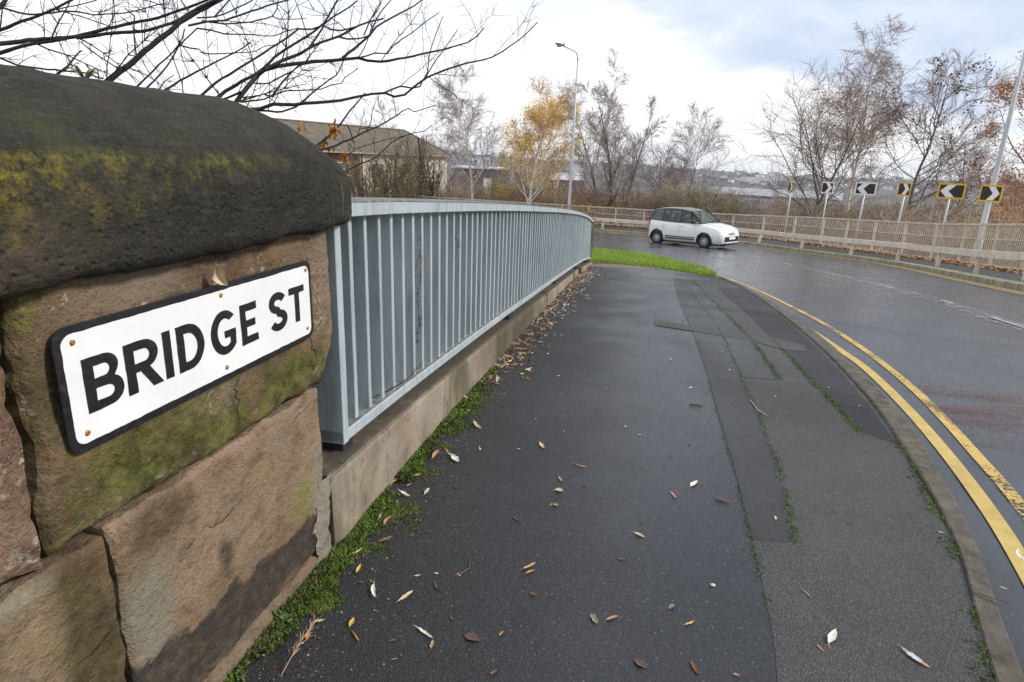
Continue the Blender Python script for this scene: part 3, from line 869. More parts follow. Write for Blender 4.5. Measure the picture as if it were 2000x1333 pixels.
def arc(cx, cy, rx, ry, a0, a1, n=18):
    return [(cx + rx * cos(radians(a0 + (a1 - a0) * i / n)), cy + ry * sin(radians(a0 + (a1 - a0) * i / n))) for i in range(n + 1)]
W_ = .205
def letters():
    L = {}
    L['I'] = [[(0, 0), (.22, 0), (.22, 1), (0, 1)]]
    L['T'] = [[(.27, 0), (.49, 0), (.49, .815), (.76, .815), (.76, 1), (0, 1), (0, .815), (.27, .815)]]
    L['E'] = [[(0, 0), (.64, 0), (.64, .185), (.21, .185), (.21, .41), (.56, .41), (.56, .59), (.21, .59), (.21, .815), (.63, .815), (.63, 1), (0, 1)]]
    L['D'] = [[(0, 0)] + arc(.33, .5, .47, .5, -90, 90) + [(0, 1)],
              [(.21, .185)] + arc(.32, .5, .265, .315, -90, 90) + [(.21, .815)]]
    L['B'] = [[(0, 0)] + arc(.47, .285, .32, .285, -90, 62, 14) + arc(.43, .755, .30, .245, -40, 90, 14) + [(0, 1)],
              [(.21, .175)] + arc(.46, .29, .125, .115, -90, 90, 10) + [(.21, .405)],
              [(.21, .59)] + arc(.43, .708, .11, .118, -90, 90, 10) + [(.21, .826)]]
    L['R'] = [[(0, 0), (.21, 0), (.21, .395), (.33, .395), (.58, 0), (.84, 0), (.545, .435)] + arc(.44, .71, .335, .29, -62, 90, 14) + [(0, 1)],
              [(.21, .565)] + arc(.43, .695, .135, .13, -90, 90, 10) + [(.21, .825)]]
    L['G'] = [arc(.47, .5, .47, .52, 42, 318, 30) + [(.83, .15), (.85, .53), (.45, .53), (.45, .36), (.64, .36), (.64, .24)] + arc(.48, .5, .26, .33, 300, 52, 26)]
    cl = arc(.37, .735, .24, .185, 22, 262, 16) + arc(.37, .265, .255, .185, 82, -158, 16)
    a, b = [], []
    for i, p in enumerate(cl):
        q0, q1 = V(cl[max(0, i - 1)]), V(cl[min(len(cl) - 1, i + 1)])
        d = (q1 - q0).normalized(); n = V((-d.y, d.x)) * .10
        a.append((p[0] + n.x, p[1] + n.y)); b.append((p[0] - n.x, p[1] - n.y))
    L['S'] = [a + b[::-1]]
    return L
LET = letters()
def make_letter(ch, s0, s1, name='letter'):
    cu = bpy.data.curves.new(name, 'CURVE'); cu.dimensions = '2D'; cu.fill_mode = 'BOTH'; cu.extrude = .0004
    w = max(p[0] for p in LET[ch][0]); w0 = min(p[0] for p in LET[ch][0]); H = .0915
    for li, loop in enumerate(LET[ch]):
        pts = [((x - w0) / (w - w0) * (s1 - s0), y * H) for x, y in loop]
        pts = rough_poly(pts, .0016, s0 * 10 + li)
        sp = cu.splines.new('POLY'); sp.points.add(len(pts) - 1); sp.use_cyclic_u = True
        for p, q in zip(sp.points, pts): p.co = (q[0], q[1], 0, 1)
    tmp = bpy.data.objects.new('tmp_curve', cu); C.objects.link(tmp)
    dg = bpy.context.evaluated_depsgraph_get()
    me = bpy.data.meshes.new_from_object(tmp.evaluated_get(dg))
    bpy.data.objects.remove(tmp); bpy.data.curves.remove(cu)
    me.name = name; me.materials.clear(); me.materials.append(plate_black)
    o = bpy.data.objects.new(name, me); C.objects.link(o); o.parent = sign
    o.location = (s0, -(SOFF + .0016), -.4205); o.rotation_euler = (pi / 2, 0, 0)
    o['label'] = 'black hand-cut capital ' + ch + ' on the white panel'
for ch, a_, b_ in (('B', -.941, -.866), ('R', -.858, -.776), ('I', -.769, -.749), ('D', -.734, -.659), ('G', -.638, -.557), ('E', -.539, -.478), ('S', -.429, -.355), ('T', -.343, -.272)):
    make_letter(ch, a_, b_)
for s_, z_ in ((-.9495, -.297), (-.9495, -.450), (-.595, -.2935), (-.598, -.4515), (-.258, -.2945), (-.264, -.4495)):
    mb = MB(); rows = []
    for r_, d_ in ((.0048, .0009), (.0046, .0026), (.0034, .0036), (.0014, .0038), (.0012, .0028)):
        rows.append([V((s_ + r_ * cos(a), -(SOFF + d_), z_ + r_ * sin(a))) for a in [2 * pi * i / 12 for i in range(12)]])
    mb.grid(rows, close=True); n = len(mb.v); mb.f.append(tuple(range(n - 12, n))); mb.m.append(0)
    mb.build('screw', screw_m, sign, smooth=True)

# ================================================================== PLINTH AND RAILING
FOFF = lambda s: -.13 * max(0, (s - 3) / 7.9) ** 2
TOPZ = [(-.2, -.128), (.03, -.137), (.526, -.162), (2.09, -.261), (4.02, -.404), (5.37, -.511), (7.4, -.692), (9.0, -.862), (10.2, -1.015), (10.9, -1.115)]
RH = .762
plinth = empty('stone_plinth', (P0.x, P0.y, 0), WR, 'low tan concrete plinth stones under the blue grey railing', 'plinth')
def plinth_seg(s0, s1, off, drop, top_r=.02, seed=0):
    mb = MB(); rows = []
    n = int((s1 - s0) / .03)
    for i in range(n + 1):
        s = s0 + (s1 - s0) * i / n
        e = min(i, n - i) / 2.0
        ec = .012 * max(0, 1 - e) ** 2
        zt = hermite(TOPZ, s) - RH - drop; zg = G(s) - .12; o = off + FOFF(s) - ec
        row = []
        for k in range(14):
            t = k / 13; z = zg + (zt - top_r - zg) * t
            row.append(V((s, -(o + .006 * fbm((s, z, seed), 4, 4.)), z)))
        for a in (30, 60, 90):
            row.append(V((s, -(o - top_r * (1 - cos(radians(a))) + .003 * fbm((s, a, seed), 3, 6.)), zt - top_r + top_r * sin(radians(a)) - ec)))
        for w in (.08, .13, .2, .28, .34):
            row.append(V((s, -(o - w), zt - ec + .004 * fbm((s, w, seed), 3, 9.) + .03 * (w - .08) * 0)))
        row.append(V((s, -(o - .34), zg)))
        rows.append(row)
    mb.grid(rows)
    k = len(rows[0])
    mb.f.append(tuple(range(k))); mb.m.append(0)
    mb.f.append(tuple(range(len(mb.v) - 1, len(mb.v) - 1 - k, -1))); mb.m.append(0)
    return mb.build('plinth_stone', M['plinth'], plinth, smooth=False)
plinth_seg(-.168, 2.05, .042, .040, .02, 1)
plinth_seg(2.065, 4.15, .030, .055, .03, 2)
plinth_seg(4.165, 7.3, .040, .050, .02, 3)
plinth_seg(7.85, 10.7, .050, .060, .02, 4)
mb = MB()
for s0 in (7.32,):
    mb.box((7.58, .20, G(7.6) - .03), (.5, .22, .30))
mb.build('recessed_stone', simple('dark_gap_stone', (.035, .035, .03), .8, .4, 9, bump=.5), plinth)  # dark block filling the gap between two plinth stones

railing = empty('bridge_railing', (P0.x, P0.y, 0), WR, 'blue grey slatted bridge railing running downhill beside the footway', 'railing')
ST = [-.034 + (10.9 + .034) * i / 70 for i in range(71)]
def rail_sweep(name, prof, mat, s0=-.034, s1=10.9, n=80):
    mb = MB(); rows = []
    for i in range(n + 1):
        s = s0 + (s1 - s0) * i / n; zt = hermite(TOPZ, s); o = FOFF(s)
        rows.append([V((s, y - o, zt + z)) for y, z in prof])
    mb.grid(rows, close=True); k = len(prof)
    mb.f.append(tuple(range(k))); mb.f.append(tuple(range(len(mb.v) - 1, len(mb.v) - 1 - k, -1))); mb.m += [0, 0]
    return mb.build(name, mat, railing)
rail_sweep('top_rail', [(-.012, -.046), (-.014, -.044), (-.014, -.004), (-.011, 0), (.095, .004), (.098, 0), (.098, -.05), (.02, -.05)], M['rail'])
# dark weathered lip along the top of the handrail
rail_sweep('rail_cap', [(-.0155, -.003), (-.0155, .0015), (-.010, .0032), (.094, .0075), (.094, .0055)], M['rail_dirt'])
rail_sweep('bottom_rail', [(-.006, -RH), (-.006, -RH + .033), (-.003, -RH + .036), (.095, -RH + .038), (.095, -RH)], M['rail'])
rail_sweep('rail_grime', [(-.001, -RH + .0365), (.093, -RH + .0395), (.093, -RH + .0375), (-.001, -RH + .0345)], M['rail_dirt'], .0, 10.88)
def slat(s, thick, y0, y1, z0, z1, mat, name):
    mb = MB(); o = FOFF(s); c = .0022
    prof = [(-thick / 2, y0 + c), (-thick / 2 + c, y0), (thick / 2 - c, y0), (thick / 2, y0 + c), (thick / 2, y1), (-thick / 2, y1)]
    rows = [[V((s + a, b - o, z)) for a, b in prof] for z in (z0, z1)]
    mb.grid(rows, close=True); mb.f.append((5, 4, 3, 2, 1, 0)); mb.f.append((6, 7, 8, 9, 10, 11)); mb.m += [0, 0]
    return mb.build(name, mat, railing)
zt = hermite(TOPZ, -.015)
slat(-.016, .036, -.0075, .098, zt - RH - .004, zt - .047, M['rail'], 'end_post')
zt = hermite(TOPZ, 10.88)
slat(10.885, .034, -.0075, .098, zt - RH - .004, zt - .047, M['rail'], 'end_post')
rnd = random.Random(11)
N_S = 99
for i in range(N_S):
    s = .105 + (10.83 - .105) * i / (N_S - 1) + rnd.uniform(-.004, .004)
    zt = hermite(TOPZ, s)
    m = M['rail_peel'] if (rnd.random() < .55 and i > 3) else M['rail']
    slat(s, rnd.uniform(.020, .023), .012 + rnd.uniform(-.002, .002), .090, zt - RH + .030, zt - .046, m, 'slat')
for s in (.02, 2.6, 5.0, 7.45, 9.6):
    zt = hermite(TOPZ, s) - RH; mb = MB(); o = FOFF(s)
    mb.box((s, .045 - o, zt - .035), (.07 if s < 1 else .14, .08, .074)); mb.build('bearing_pad', M['black_pad'], railing, bevel=.006)

# ================================================================== FAR PARAPET, CRASH BARRIER, SIGNS, LAMPS
M['cream_paint'] = simple('cream_rail_paint', (.62, .535, .435), .6, .18, 5, bump=.2, bscale=60, coord='Position', dirt=((.20, .12, .075), .7))
M['cream_beam'] = simple('cream_barrier_paint', (.64, .585, .51), .55, .12, 2.2, bump=.15, bscale=50, coord='Position', dirt=((.33, .21, .14), .55))
M['galv'] = simple('grey_galvanised_steel', (.50, .52, .54), .45, .1, 6, metallic=.25, bump=.1, coord='Position')
M['column'] = simple('grey_lamp_column', (.52, .545, .56), .5, .1, 3, bump=.1, coord='Position')

PL = even(offs(fe_f, lambda t, p: fw_w(t, p) + .75), 320)
PLen = sum((PL[i] - PL[i-1]).length for i in range(1, len(PL)))
def gz(p, dz=0.): return V((p.x, p.y, G(so(p)[0]) + dz))
BAY = 1.98
nb = int(PLen / BAY)
PB = even(PL, nb)                       # post positions
def ph(p):                              # parapet height above the footway
    s = so(p)[0]
    return hermite([(0, 1.62), (16, 1.62), (26, 1.58), (34, 1.55), (40, 1.35), (46, 1.3)], s)
def in_view(p):
    q = V((p.x, p.y, -2)); z = q.dot(FW)
    return z > .5 and -150 < 1000 + FOC * q.dot(RT) / z < 2250
i0 = min(i for i, p in enumerate(PB) if in_view(p)) - 1; i1 = max(i for i, p in enumerate(PB) if in_view(p)) + 1
i0 = max(0, i0); i1 = min(nb, i1)
parapet = empty('parapet_railing', gz(PB[i0]), (0, 0, 0), 'cream painted metal parapet with close upright bars curving along the far footway', 'parapet')
base = V(parapet.location)
def pbuild(mb, name, mat, **kw):
    o = mb.build(name, mat, parapet, **kw); o.matrix_parent_inverse = Matrix.Translation(-base); return o
sub = []
for i in range(i0, i1):
    for k in range(4): sub.append(PB[i].lerp(PB[i + 1], k / 4))
sub.append(PB[i1])
def rail_along(pts, hfun, w, h):
    mb = MB(); rows = []
    for i, p in enumerate(pts):
        d = pts[min(i + 1, len(pts) - 1)] - pts[max(i - 1, 0)]; n = V((d.y, -d.x, 0)).normalized() * (w / 2)
        z = gz(p).z + hfun(p)
        rows.append([V((p.x - n.x, p.y - n.y, z - h / 2)), V((p.x + n.x, p.y + n.y, z - h / 2)), V((p.x + n.x, p.y + n.y, z + h / 2)), V((p.x - n.x, p.y - n.y, z + h / 2))])
    mb.grid(rows, close=True); return mb
pbuild(rail_along(sub, lambda p: ph(p) - .035, .085, .07), 'top_rail', M['cream_paint'])
pbuild(rail_along(sub, lambda p: ph(p) * .66, .05, .035), 'middle_rail', M['cream_paint'])
pbuild(rail_along(sub, lambda p: .17, .06, .045), 'bottom_rail', M['cream_paint'])
for i in range(i0, i1 + 1):
    p = PB[i]; d = (PB[min(i + 1, nb)] - PB[max(i - 1, 0)]); mb = MB(); h = ph(p)
    mb.box(gz(p) + V((0, 0, (h - .07) / 2 - .02)), (.085, .07, h - .07 + .04), rz=atan2(d.y, d.x))
    mb.box(gz(p) + V((0, 0, .075)), (.20, .16, .03), rz=atan2(d.y, d.x))
    pbuild(mb, 'post', M['cream_paint'])
bars = []
for i in range(i0, i1):
    for k in range(1, 17):
        bars.append((PB[i].lerp(PB[i + 1], k / 17), atan2(PB[i + 1].y - PB[i].y, PB[i + 1].x - PB[i].x)))
bars.sort(key=lambda b: b[0].length)
rest = MB()
for n, (p, a) in enumerate(bars):
    h = ph(p); mb = MB() if n < 100 else rest
    mb.box(gz(p) + V((0, 0, .19 + (h - .07 - .19) / 2)), (.021, .021, h - .26), rz=a)
    if n < 100: pbuild(mb, 'bar', M['cream_paint'])
tag(pbuild(rest, 'distant_bars', M['cream_paint']), kind='stuff')

# crash barrier
BL = even(offs(fe_f, .46), 320); 
BPpx = [(1173, 442.5), (1240, 447), (1463.8, 466.2), (1547.8, 476), (1640, 488), (1739, 502.6), (1846.7, 518.7), (1973.4, 542.5)]
bar_pts = [p for p in BL if in_view(p)]
k0 = BL.index(bar_pts[0]); k1 = BL.index(bar_pts[-1]); bar_pts = BL[max(0, k0 - 12):min(320, k1 + 12)]
cb = empty('crash_barrier', gz(bar_pts[0]), (0, 0, 0), 'cream box beam crash barrier on short posts behind the far kerb', 'crash barrier')
cbase = V(cb.location)
def cbuild(mb, name, mat, **kw):
    o = mb.build(name, mat, cb, **kw); o.matrix_parent_inverse = Matrix.Translation(-cbase); return o
acc = 0; beam_len = 4.3
L_ = [0.]
for i in range(1, len(bar_pts)): L_.append(L_[-1] + (bar_pts[i] - bar_pts[i-1]).length)
def on_bar(d):
    for i in range(1, len(L_)):
        if L_[i] >= d: return bar_pts[i-1].lerp(bar_pts[i], (d - L_[i-1]) / (L_[i] - L_[i-1]))
    return bar_pts[-1]
d = 0.; rnd = random.Random(2)
while d < L_[-1] - 1:
    e = min(d + beam_len, L_[-1])
    pts = [on_bar(d + .008 + (e - d - .016) * j / 8) for j in range(9)]
    mb = MB(); rows = []; wob = rnd.uniform(-.01, .012); dr = 0.012 if int(d / beam_len) % 2 else 0
    for i, p in enumerate(pts):
        q = pts[min(i + 1, 8)] - pts[max(i - 1, 0)]; n = V((q.y, -q.x, 0)).normalized()
        z = gz(p).z + .1 + wob
        prof = [(-.08 + dr, .45), (-.085 + dr, .455), (-.085 + dr, .63), (-.08 + dr, .64), (-.075, .645), (.06, .645), (.06, .45)]
        rows.append([V((p.x + n.x * a, p.y + n.y * a, z + b)) for a, b in prof])
    mb.grid(rows, close=True); kk = 7
    mb.f.append(tuple(range(kk))); mb.f.append(tuple(range(len(mb.v) - 1, len(mb.v) - 1 - kk, -1))); mb.m += [0, 0]
    cbuild(mb, 'beam', M['cream_beam'])
    d = e
d = 1.6
while d < L_[-1]:
    p = on_bar(d); q = on_bar(d + .2) - on_bar(d - .2); a = atan2(q.y, q.x); mb = MB()
    n = V((q.y, -q.x, 0)).normalized()
    mb.box(gz(p, .1 + .22) + n * .03, (.13, .09, .46), rz=a)
    cbuild(mb, 'post', M['cream_paint'])
    d += 3.3

# chevron signs
M['sign_yellow'] = simple('sign_yellow_sheeting', (.80, .42, .012), .4, .06, 5)
M['sign_white'] = simple('sign_white_sheeting', (.82, .82, .82), .4, .04, 5)
M['sign_black'] = simple('sign_black_sheeting', (.014, .014, .016), .4, .2, 8)
M['sign_back'] = simple('sign_grey_back', (.25, .25, .26), .5, .1, 8)
def chevron_sign(px_base, px, py, wpx, hpx, Hm, right, border, yaw, label, post=True, Wm=.92):
    """stands just behind the parapet; px_base = where its pole meets the rail top"""
    best = None
    for i in range(len(PL) - 1):
        p = PL[i]; n = (PL[i + 1] - PL[i]); n = V((n.y, -n.x, 0)).normalized(); q = p + n * .35
        r = ray(px, py); e = abs(q.x / q.y - r.x) if q.y > 3 else 9
        if best is None or e < best[0]: best = (e, q)
    q = best[1]; z0 = gz(q).z - .5; zc = ray(px, py).z * q.y
    t = empty('chevron_sign', (q.x, q.y, z0), (0, 0, yaw), label, 'chevron sign', 'chevron signs along the outside of the bend')
    if post:
        mb = MB(); mb.tube([V((0, .05, 0)), V((0, .05, zc - z0 + Hm * .3))], .038, 10); mb.build('post', M['galv'], t, smooth=True)
        mb = MB()
        for zz in (-.16, .16): mb.box((0, .012, zc - z0 + zz), (.14, .03, .04))
        mb.build('clamp', M['galv'], t)
    else:
        mb = MB()
        for zz in (-.16, .16): mb.box((0, .03, zc - z0 + zz), (.24, .05, .04))
        mb.build('bracket', M['galv'], t)
    f = lambda u, v, d: V((u, -d, v + zc - z0))
    b = .062
    mb = MB(); mb.prism(rrect(-Wm / 2, Wm / 2, -Hm / 2, Hm / 2, .03, 4), f, -.004, .006); mb.build('border', M['sign_yellow'] if border == 'y' else M['sign_white'], t)
    mb = MB(); mb.prism(rrect(-Wm / 2 + b, Wm / 2 - b, -Hm / 2 + b, Hm / 2 - b, .015, 3), f, .0065, .010); mb.build('panel', M['sign_black'], t)
    sgn = 1 if right else -1; h = Hm / 2 - b - .002; tip = Wm / 2 - b - .03; th = .30 * Wm; sl = h * .95
    P = [(sgn * tip, 0), (sgn * (tip - sl), h), (sgn * (tip - sl - th), h), (sgn * (tip - th), 0), (sgn * (tip - sl - th), -h), (sgn * (tip - sl), -h)]
    # split into two convex arms so the arrow fills cleanly
    mb = MB()
    for A_ in ([P[0], P[1], P[2], P[3]], [P[0], P[3], P[4], P[5]]):
        mb.prism(A_ if sgn > 0 else A_[::-1], f, .0105, .0135)
    bm_o = mb.build('chevron', M['sign_white'], t)
    mb = MB(); mb.prism(rrect(-Wm / 2 + .02, Wm / 2 - .02, -Hm / 2 + .02, Hm / 2 - .02, .02, 3), f, -.010, -.0045); mb.build('backing', M['sign_back'], t)
    return t, q
def face_cam(px): return -atan2(px - 1000, FOC)     # yaw that faces the viewer's side of the road
chevron_sign(0, 1547.3, 366, 10, 23, .60, True, 'y', face_cam(1547) - radians(73), 'narrow yellow bordered chevron sign seen almost edge on, nearest the silver car')
chevron_sign(0, 1617, 367, 25, 25, .60, True, 'w', face_cam(1617) - radians(50), 'white bordered chevron sign with its arrow pointing right, beside the other white one')
chevron_sign(0, 1690.5, 369, 40, 26, .60, False, 'w', face_cam(1690) + radians(8), 'white bordered chevron sign with its arrow pointing left')
chevron_sign(0, 1768.5, 370, 22, 26, .60, True, 'y', face_cam(1768) - radians(57), 'slim yellow bordered right chevron sign between the white and yellow left pointing ones')
chevron_sign(0, 1853.5, 373.6, 50, 31, .60, False, 'y', face_cam(1853) + radians(6), 'wide yellow bordered chevron sign with its arrow pointing left')
# lamp column carrying the last chevron
def lamp_col(name, px_lo, py_lo, Y, ztop_px, r0, r1, label, head=None):
    pt = at(px_lo, py_lo, Y); z0 = pt.z
    return pt
_, q6 = chevron_sign(0, 1937.5, 378.5, 35, 31, .60, True, 'y', face_cam(1937) - radians(44), 'yellow bordered right chevron sign fixed to the tall lamp column', post=False)
def lamp_mesh(t, H, r0, r1, arm, head=True):
    mb = MB()
    mb.tube([V((0, 0, 0)), V((0, 0, 1.4)), V((0, 0, 1.45)), V((0, 0, H * .5)), V((0, 0, H - .5))], [r0, r0, r0 * .8, (r0 * .8 + r1) / 2, r1], 14)
    mb.build('column', M['column'], t, smooth=True)
    a = V(arm)
    P = [V((0, 0, H - .5))] + [V((0, 0, H - .5)) + V((a.x * (1 - cos(u)), a.y * (1 - cos(u)), .45 * sin(u))) * .35 for u in (.4, .8, 1.2)]
    P = [V((0, 0, H - .5)), V((a.x * .02, a.y * .02, H - .25)), V((a.x * .08, a.y * .08, H - .05)), V((a.x * .2, a.y * .2, H + .08)), V((a.x, a.y, H + a.z))]
    mb = MB(); mb.tube(P, [r1, r1 * .95, r1 * .9, r1 * .8, r1 * .7], 10); mb.build('bracket_arm', M['column'], t, smooth=True)
    e = P[-1]; dx = V((a.x, a.y, 0)).normalized(); rows = []
    mb = MB(); side = V((-dx.y, dx.x, 0))
    for k in range(11):
        u = k / 10; w = .15 * sin(pi * (.12 + .80 * u)) ** .7; h = .085 * sin(pi * (.1 + .8 * u)); c = e + dx * (-.06 + .72 * u) + V((0, 0, .04 + .10 * u))
        rows.append([c + side * (w * cos(b)) + V((0, 0, h * sin(b) * (1.0 if sin(b) > 0 else .9))) for b in [2 * pi * j / 12 for j in range(12)]])
    mb.grid(rows, close=True); mb.f.append(tuple(range(12))); mb.f.append(tuple(range(len(mb.v) - 1, len(mb.v) - 13, -1))); mb.m += [0, 0]
    hd = mb.build('lamp_head', simple('lamp_housing', (.20, .21, .20), .5), t, smooth=True)
    mb = MB(); c = e + dx * .34 + V((0, 0, .015)); rows = []
    for k, (rr, zz) in enumerate(((.13, 0), (.12, -.05), (.08, -.085), (.02, -.095))):
        rows.append([c + dx * (rr * 1.7 * cos(b)) + side * (rr * sin(b)) + V((0, 0, zz)) for b in [2 * pi * j / 12 for j in range(12)]])
    mb.grid(rows, close=True); mb.build('lens', simple('lamp_lens', (.55, .52, .5), .2), hd, smooth=True)
    mb = MB(); mb.tube([e + V((0, 0, .05)) + dx * .02, e + V((0, 0, .20)) + dx * .02, e + V((0, 0, .22)) + dx * .02], [.06, .06, .04], 8); mb.build('photocell', simple('photocell_cap', (.35, .38, .34), .5), hd, smooth=True)
q = q6 + V((q6.x, q6.y, 0)).normalized() * .12
t = empty('street_lamp', (q.x, q.y, gz(q).z - .4), (0, 0, 0), 'tall grey lamp column leaning out of the picture with a yellow chevron on it', 'street lamp', 'street lamps')
t['label'] = 'tall grey lamp column carrying a yellow chevron sign'
lamp_mesh(t, 10.4, .125, .05, (-1.2, -.9, .25))
p1 = at(1113.5, 370, 45.2); zt = ray(1131, 108).z * 45.2
x1 = p1.x
t = empty('street_lamp', (x1, 45.2, -4.9), (0, 0, 0), 'grey street lamp with a single curved arm behind the parapet', 'street lamp', 'street lamps')
lamp_mesh(t, zt + 4.9 + .12, .15, .055, (-1.0, -.35, .32))
# low lamp down the slope
pz = at(961, 372, 58)
t = empty('path_lamp', (at(959, 390, 58).x, 58, -9), (0, 0, 0), 'short white path lamp with a flat head showing above the parapet', 'path lamp')
mb = MB(); H = pz.z + 9; mb.tube([V((0, 0, 0)), V((0, 0, H))], [.06, .05], 8); mb.build('column', M['sign_white'], t, smooth=True)
mb = MB(); mb.box((.3, 0, H + .02), (.72, .25, .10)); mb.box((.42, 0, H - .06), (.4, .2, .06)); mb.build('lamp_head', M['sign_white'], t, bevel=.02)

# ================================================================== CAR
def car_paint():
    t = NT('silver_white_paint'); co = t.coord('Object')
    c = t.mix(t.ramp(t.noise(co, 3, 3), .3, .7), (.80, .81, .82), (.85, .855, .86))
    z = t.xyz(co)[2]
    c = t.mix(t.mth('MULTIPLY', t.ramp(z, .5, .2), t.ramp(t.noise(co, 9, 5), .35, .7, .1, .55)), c, (.28, .26, .235))
    t.principled(c, .3, .15, Coat_Weight=.8, Coat_Roughness=.06); return t.mat
def glass_mat(name, tint, op):
    t = NT(name)
    t.principled(tint, .04, 0, Specular_IOR_Level=.6)
    t.alpha(op); return t.mat
M['car_paint'] = car_paint()
M['car_black'] = simple('black_trim', (.018, .018, .02), .45, .2, 20)
M['car_roof'] = simple('sky_tinted_black_roof', (.13, .155, .165), .10, .1, 5)  # black roof lightened: reflected sky put into the base colour
M['car_glass'] = glass_mat('car_glass_tint', (.085, .115, .12), .50)
M['car_glass2'] = glass_mat('car_glass_clear', (.16, .19, .19), .30)
M['tyre'] = simple('tyre_rubber', (.022, .021, .021), .8, .2, 30, bump=.3)
M['alloy'] = simple('alloy_wheel', (.50, .49, .48), .35, .1, 12, metallic=.6)
M['lampglass'] = simple('lamp_glass', (.75, .77, .78), .12, .05, 20)
M['redlamp'] = simple('red_lamp', (.45, .02, .015), .2, .1, 20)
M['chrome'] = simple('chrome', (.7, .7, .7), .15, .05, 20, metallic=.9)
def lit(name, col, e):
    t = NT(name); t.principled(col, .2, 0); t.bsdf.inputs['Emission Color'].default_value = (*col, 1); t.bsdf.inputs['Emission Strength'].default_value = e
    return t.mat
M['foglit'] = lit('lit_fog_lamp', (1, .88, .72), 3.5)

fr_w, rr_w = hit(1374, 484, -.05), hit(1286, 475.4, -.05)
hd = (fr_w - rr_w); hd_xy = V((hd.x, hd.y, 0)).normalized(); left = V((-hd_xy.y, hd_xy.x, 0))
mid = (fr_w + rr_w) / 2 + left * .76
slope = atan2(hd.z, V((hd.x, hd.y, 0)).length)
cz = G(so(mid)[0]) - .05
car = empty('parked_car', (mid.x, mid.y, cz), (0, -slope, atan2(hd_xy.y, hd_xy.x)), 'silver white compact car with a black roof driving round the wet bend', 'car')
car.name = 'car'
WB = 2.6; FX, RX = 1.30, -1.30           # axle positions; car spans about -2.05 .. 2.1
WR_ = .325
# lower body: lofted rings, front to rear.  x, half-width at sill, belt half-width, sill z, belt z, top z (bonnet / under glass)
ST_ = [(2.10, .50, .52, .30, .52, .60), (2.085, .62, .66, .25, .60, .72), (2.03, .76, .78, .215, .70, .84), (1.93, .83, .83, .20, .78, .92), (1.75, .865, .86, .20, .85, .98),
       (1.5, .885, .88, .20, .90, 1.025), (1.2, .89, .885, .20, .94, 1.07), (1.0, .89, .88, .20, .965, 1.085), (.8, .89, .88, .20, .985, 1.07), (.4, .89, .88, .20, 1.0, 1.05), (0, .89, .88, .20, 1.015, 1.055),
       (-.4, .89, .88, .20, 1.03, 1.065), (-.8, .89, .88, .20, 1.045, 1.08), (-1.2, .885, .875, .20, 1.06, 1.095), (-1.5, .88, .865, .205, 1.075, 1.11), (-1.75, .86, .84, .22, 1.08, 1.115), (-1.93, .82, .79, .26, 1.05, 1.10), (-2.03, .74, .72, .32, .98, 1.04), (-2.07, .62, .60, .40, .85, .92)]
def body_ring(x, ws, wb, zs, zb, zt, n=7):
    half = [(0, zs)]
    half += [(ws * .72, zs), (ws * .94, zs + .02), (ws, zs + .09)]
    for k in range(1, n):
        t = k / n; z = zs + .09 + (zb - zs - .09) * t
        w = ws + (wb - ws) * t + .025 * sin(pi * t)
        half.append((w, z))
    half += [(wb - .012, zb), (wb - .05, zb + (zt - zb) * .45), (wb * .80, zb + (zt - zb) * .85), (wb * .4, zt - .004), (0, zt)]
    right_ = [V((x, -y, z)) for y, z in half]; l = [V((x, y, z)) for y, z in half[-2:0:-1]]
    return right_ + l
mb = MB(); rows = []
XS = [s[0] for s in ST_]
fine_x = []
for i in range(len(ST_) - 1):
    k = 3 if abs(ST_[i][0] - ST_[i + 1][0]) > .15 else 1
    for j in range(k):
        t = j / k; fine_x.append(tuple(a + (b - a) * t for a, b in zip(ST_[i], ST_[i + 1])))
fine_x.append(ST_[-1])
for s in fine_x: rows.append(body_ring(*s))
mb.grid(rows, close=True); kk = len(rows[0])
mb.f.append(tuple(range(kk))); mb.f.append(tuple(range(len(mb.v) - 1, len(mb.v) - 1 - kk, -1))); mb.m += [0, 0]
body = mb.build('body', M['car_paint'], car, smooth=True)
def cut(o, cutters):
    for c_ in cutters:
        m = o.modifiers.new('cut', 'BOOLEAN'); m.operation = 'DIFFERENCE'; m.object = c_; m.solver = 'EXACT'
    dg = bpy.context.evaluated_depsgraph_get(); me = bpy.data.meshes.new_from_object(o.evaluated_get(dg))
    o.modifiers.clear(); o.data = me
    for c_ in cutters: bpy.data.objects.remove(c_)
cs = []
for x in (FX, RX):
    for sgn in (1, -1):
        mb = MB(); mb.tube([V((x, sgn * .58, WR_ + .01)), V((x, sgn * 1.1, WR_ + .01))], .40, 28); c_ = mb.build('cutter', M['car_black'], car); cs.append(c_)
bpy.context.view_layer.update()
cut(body, cs)
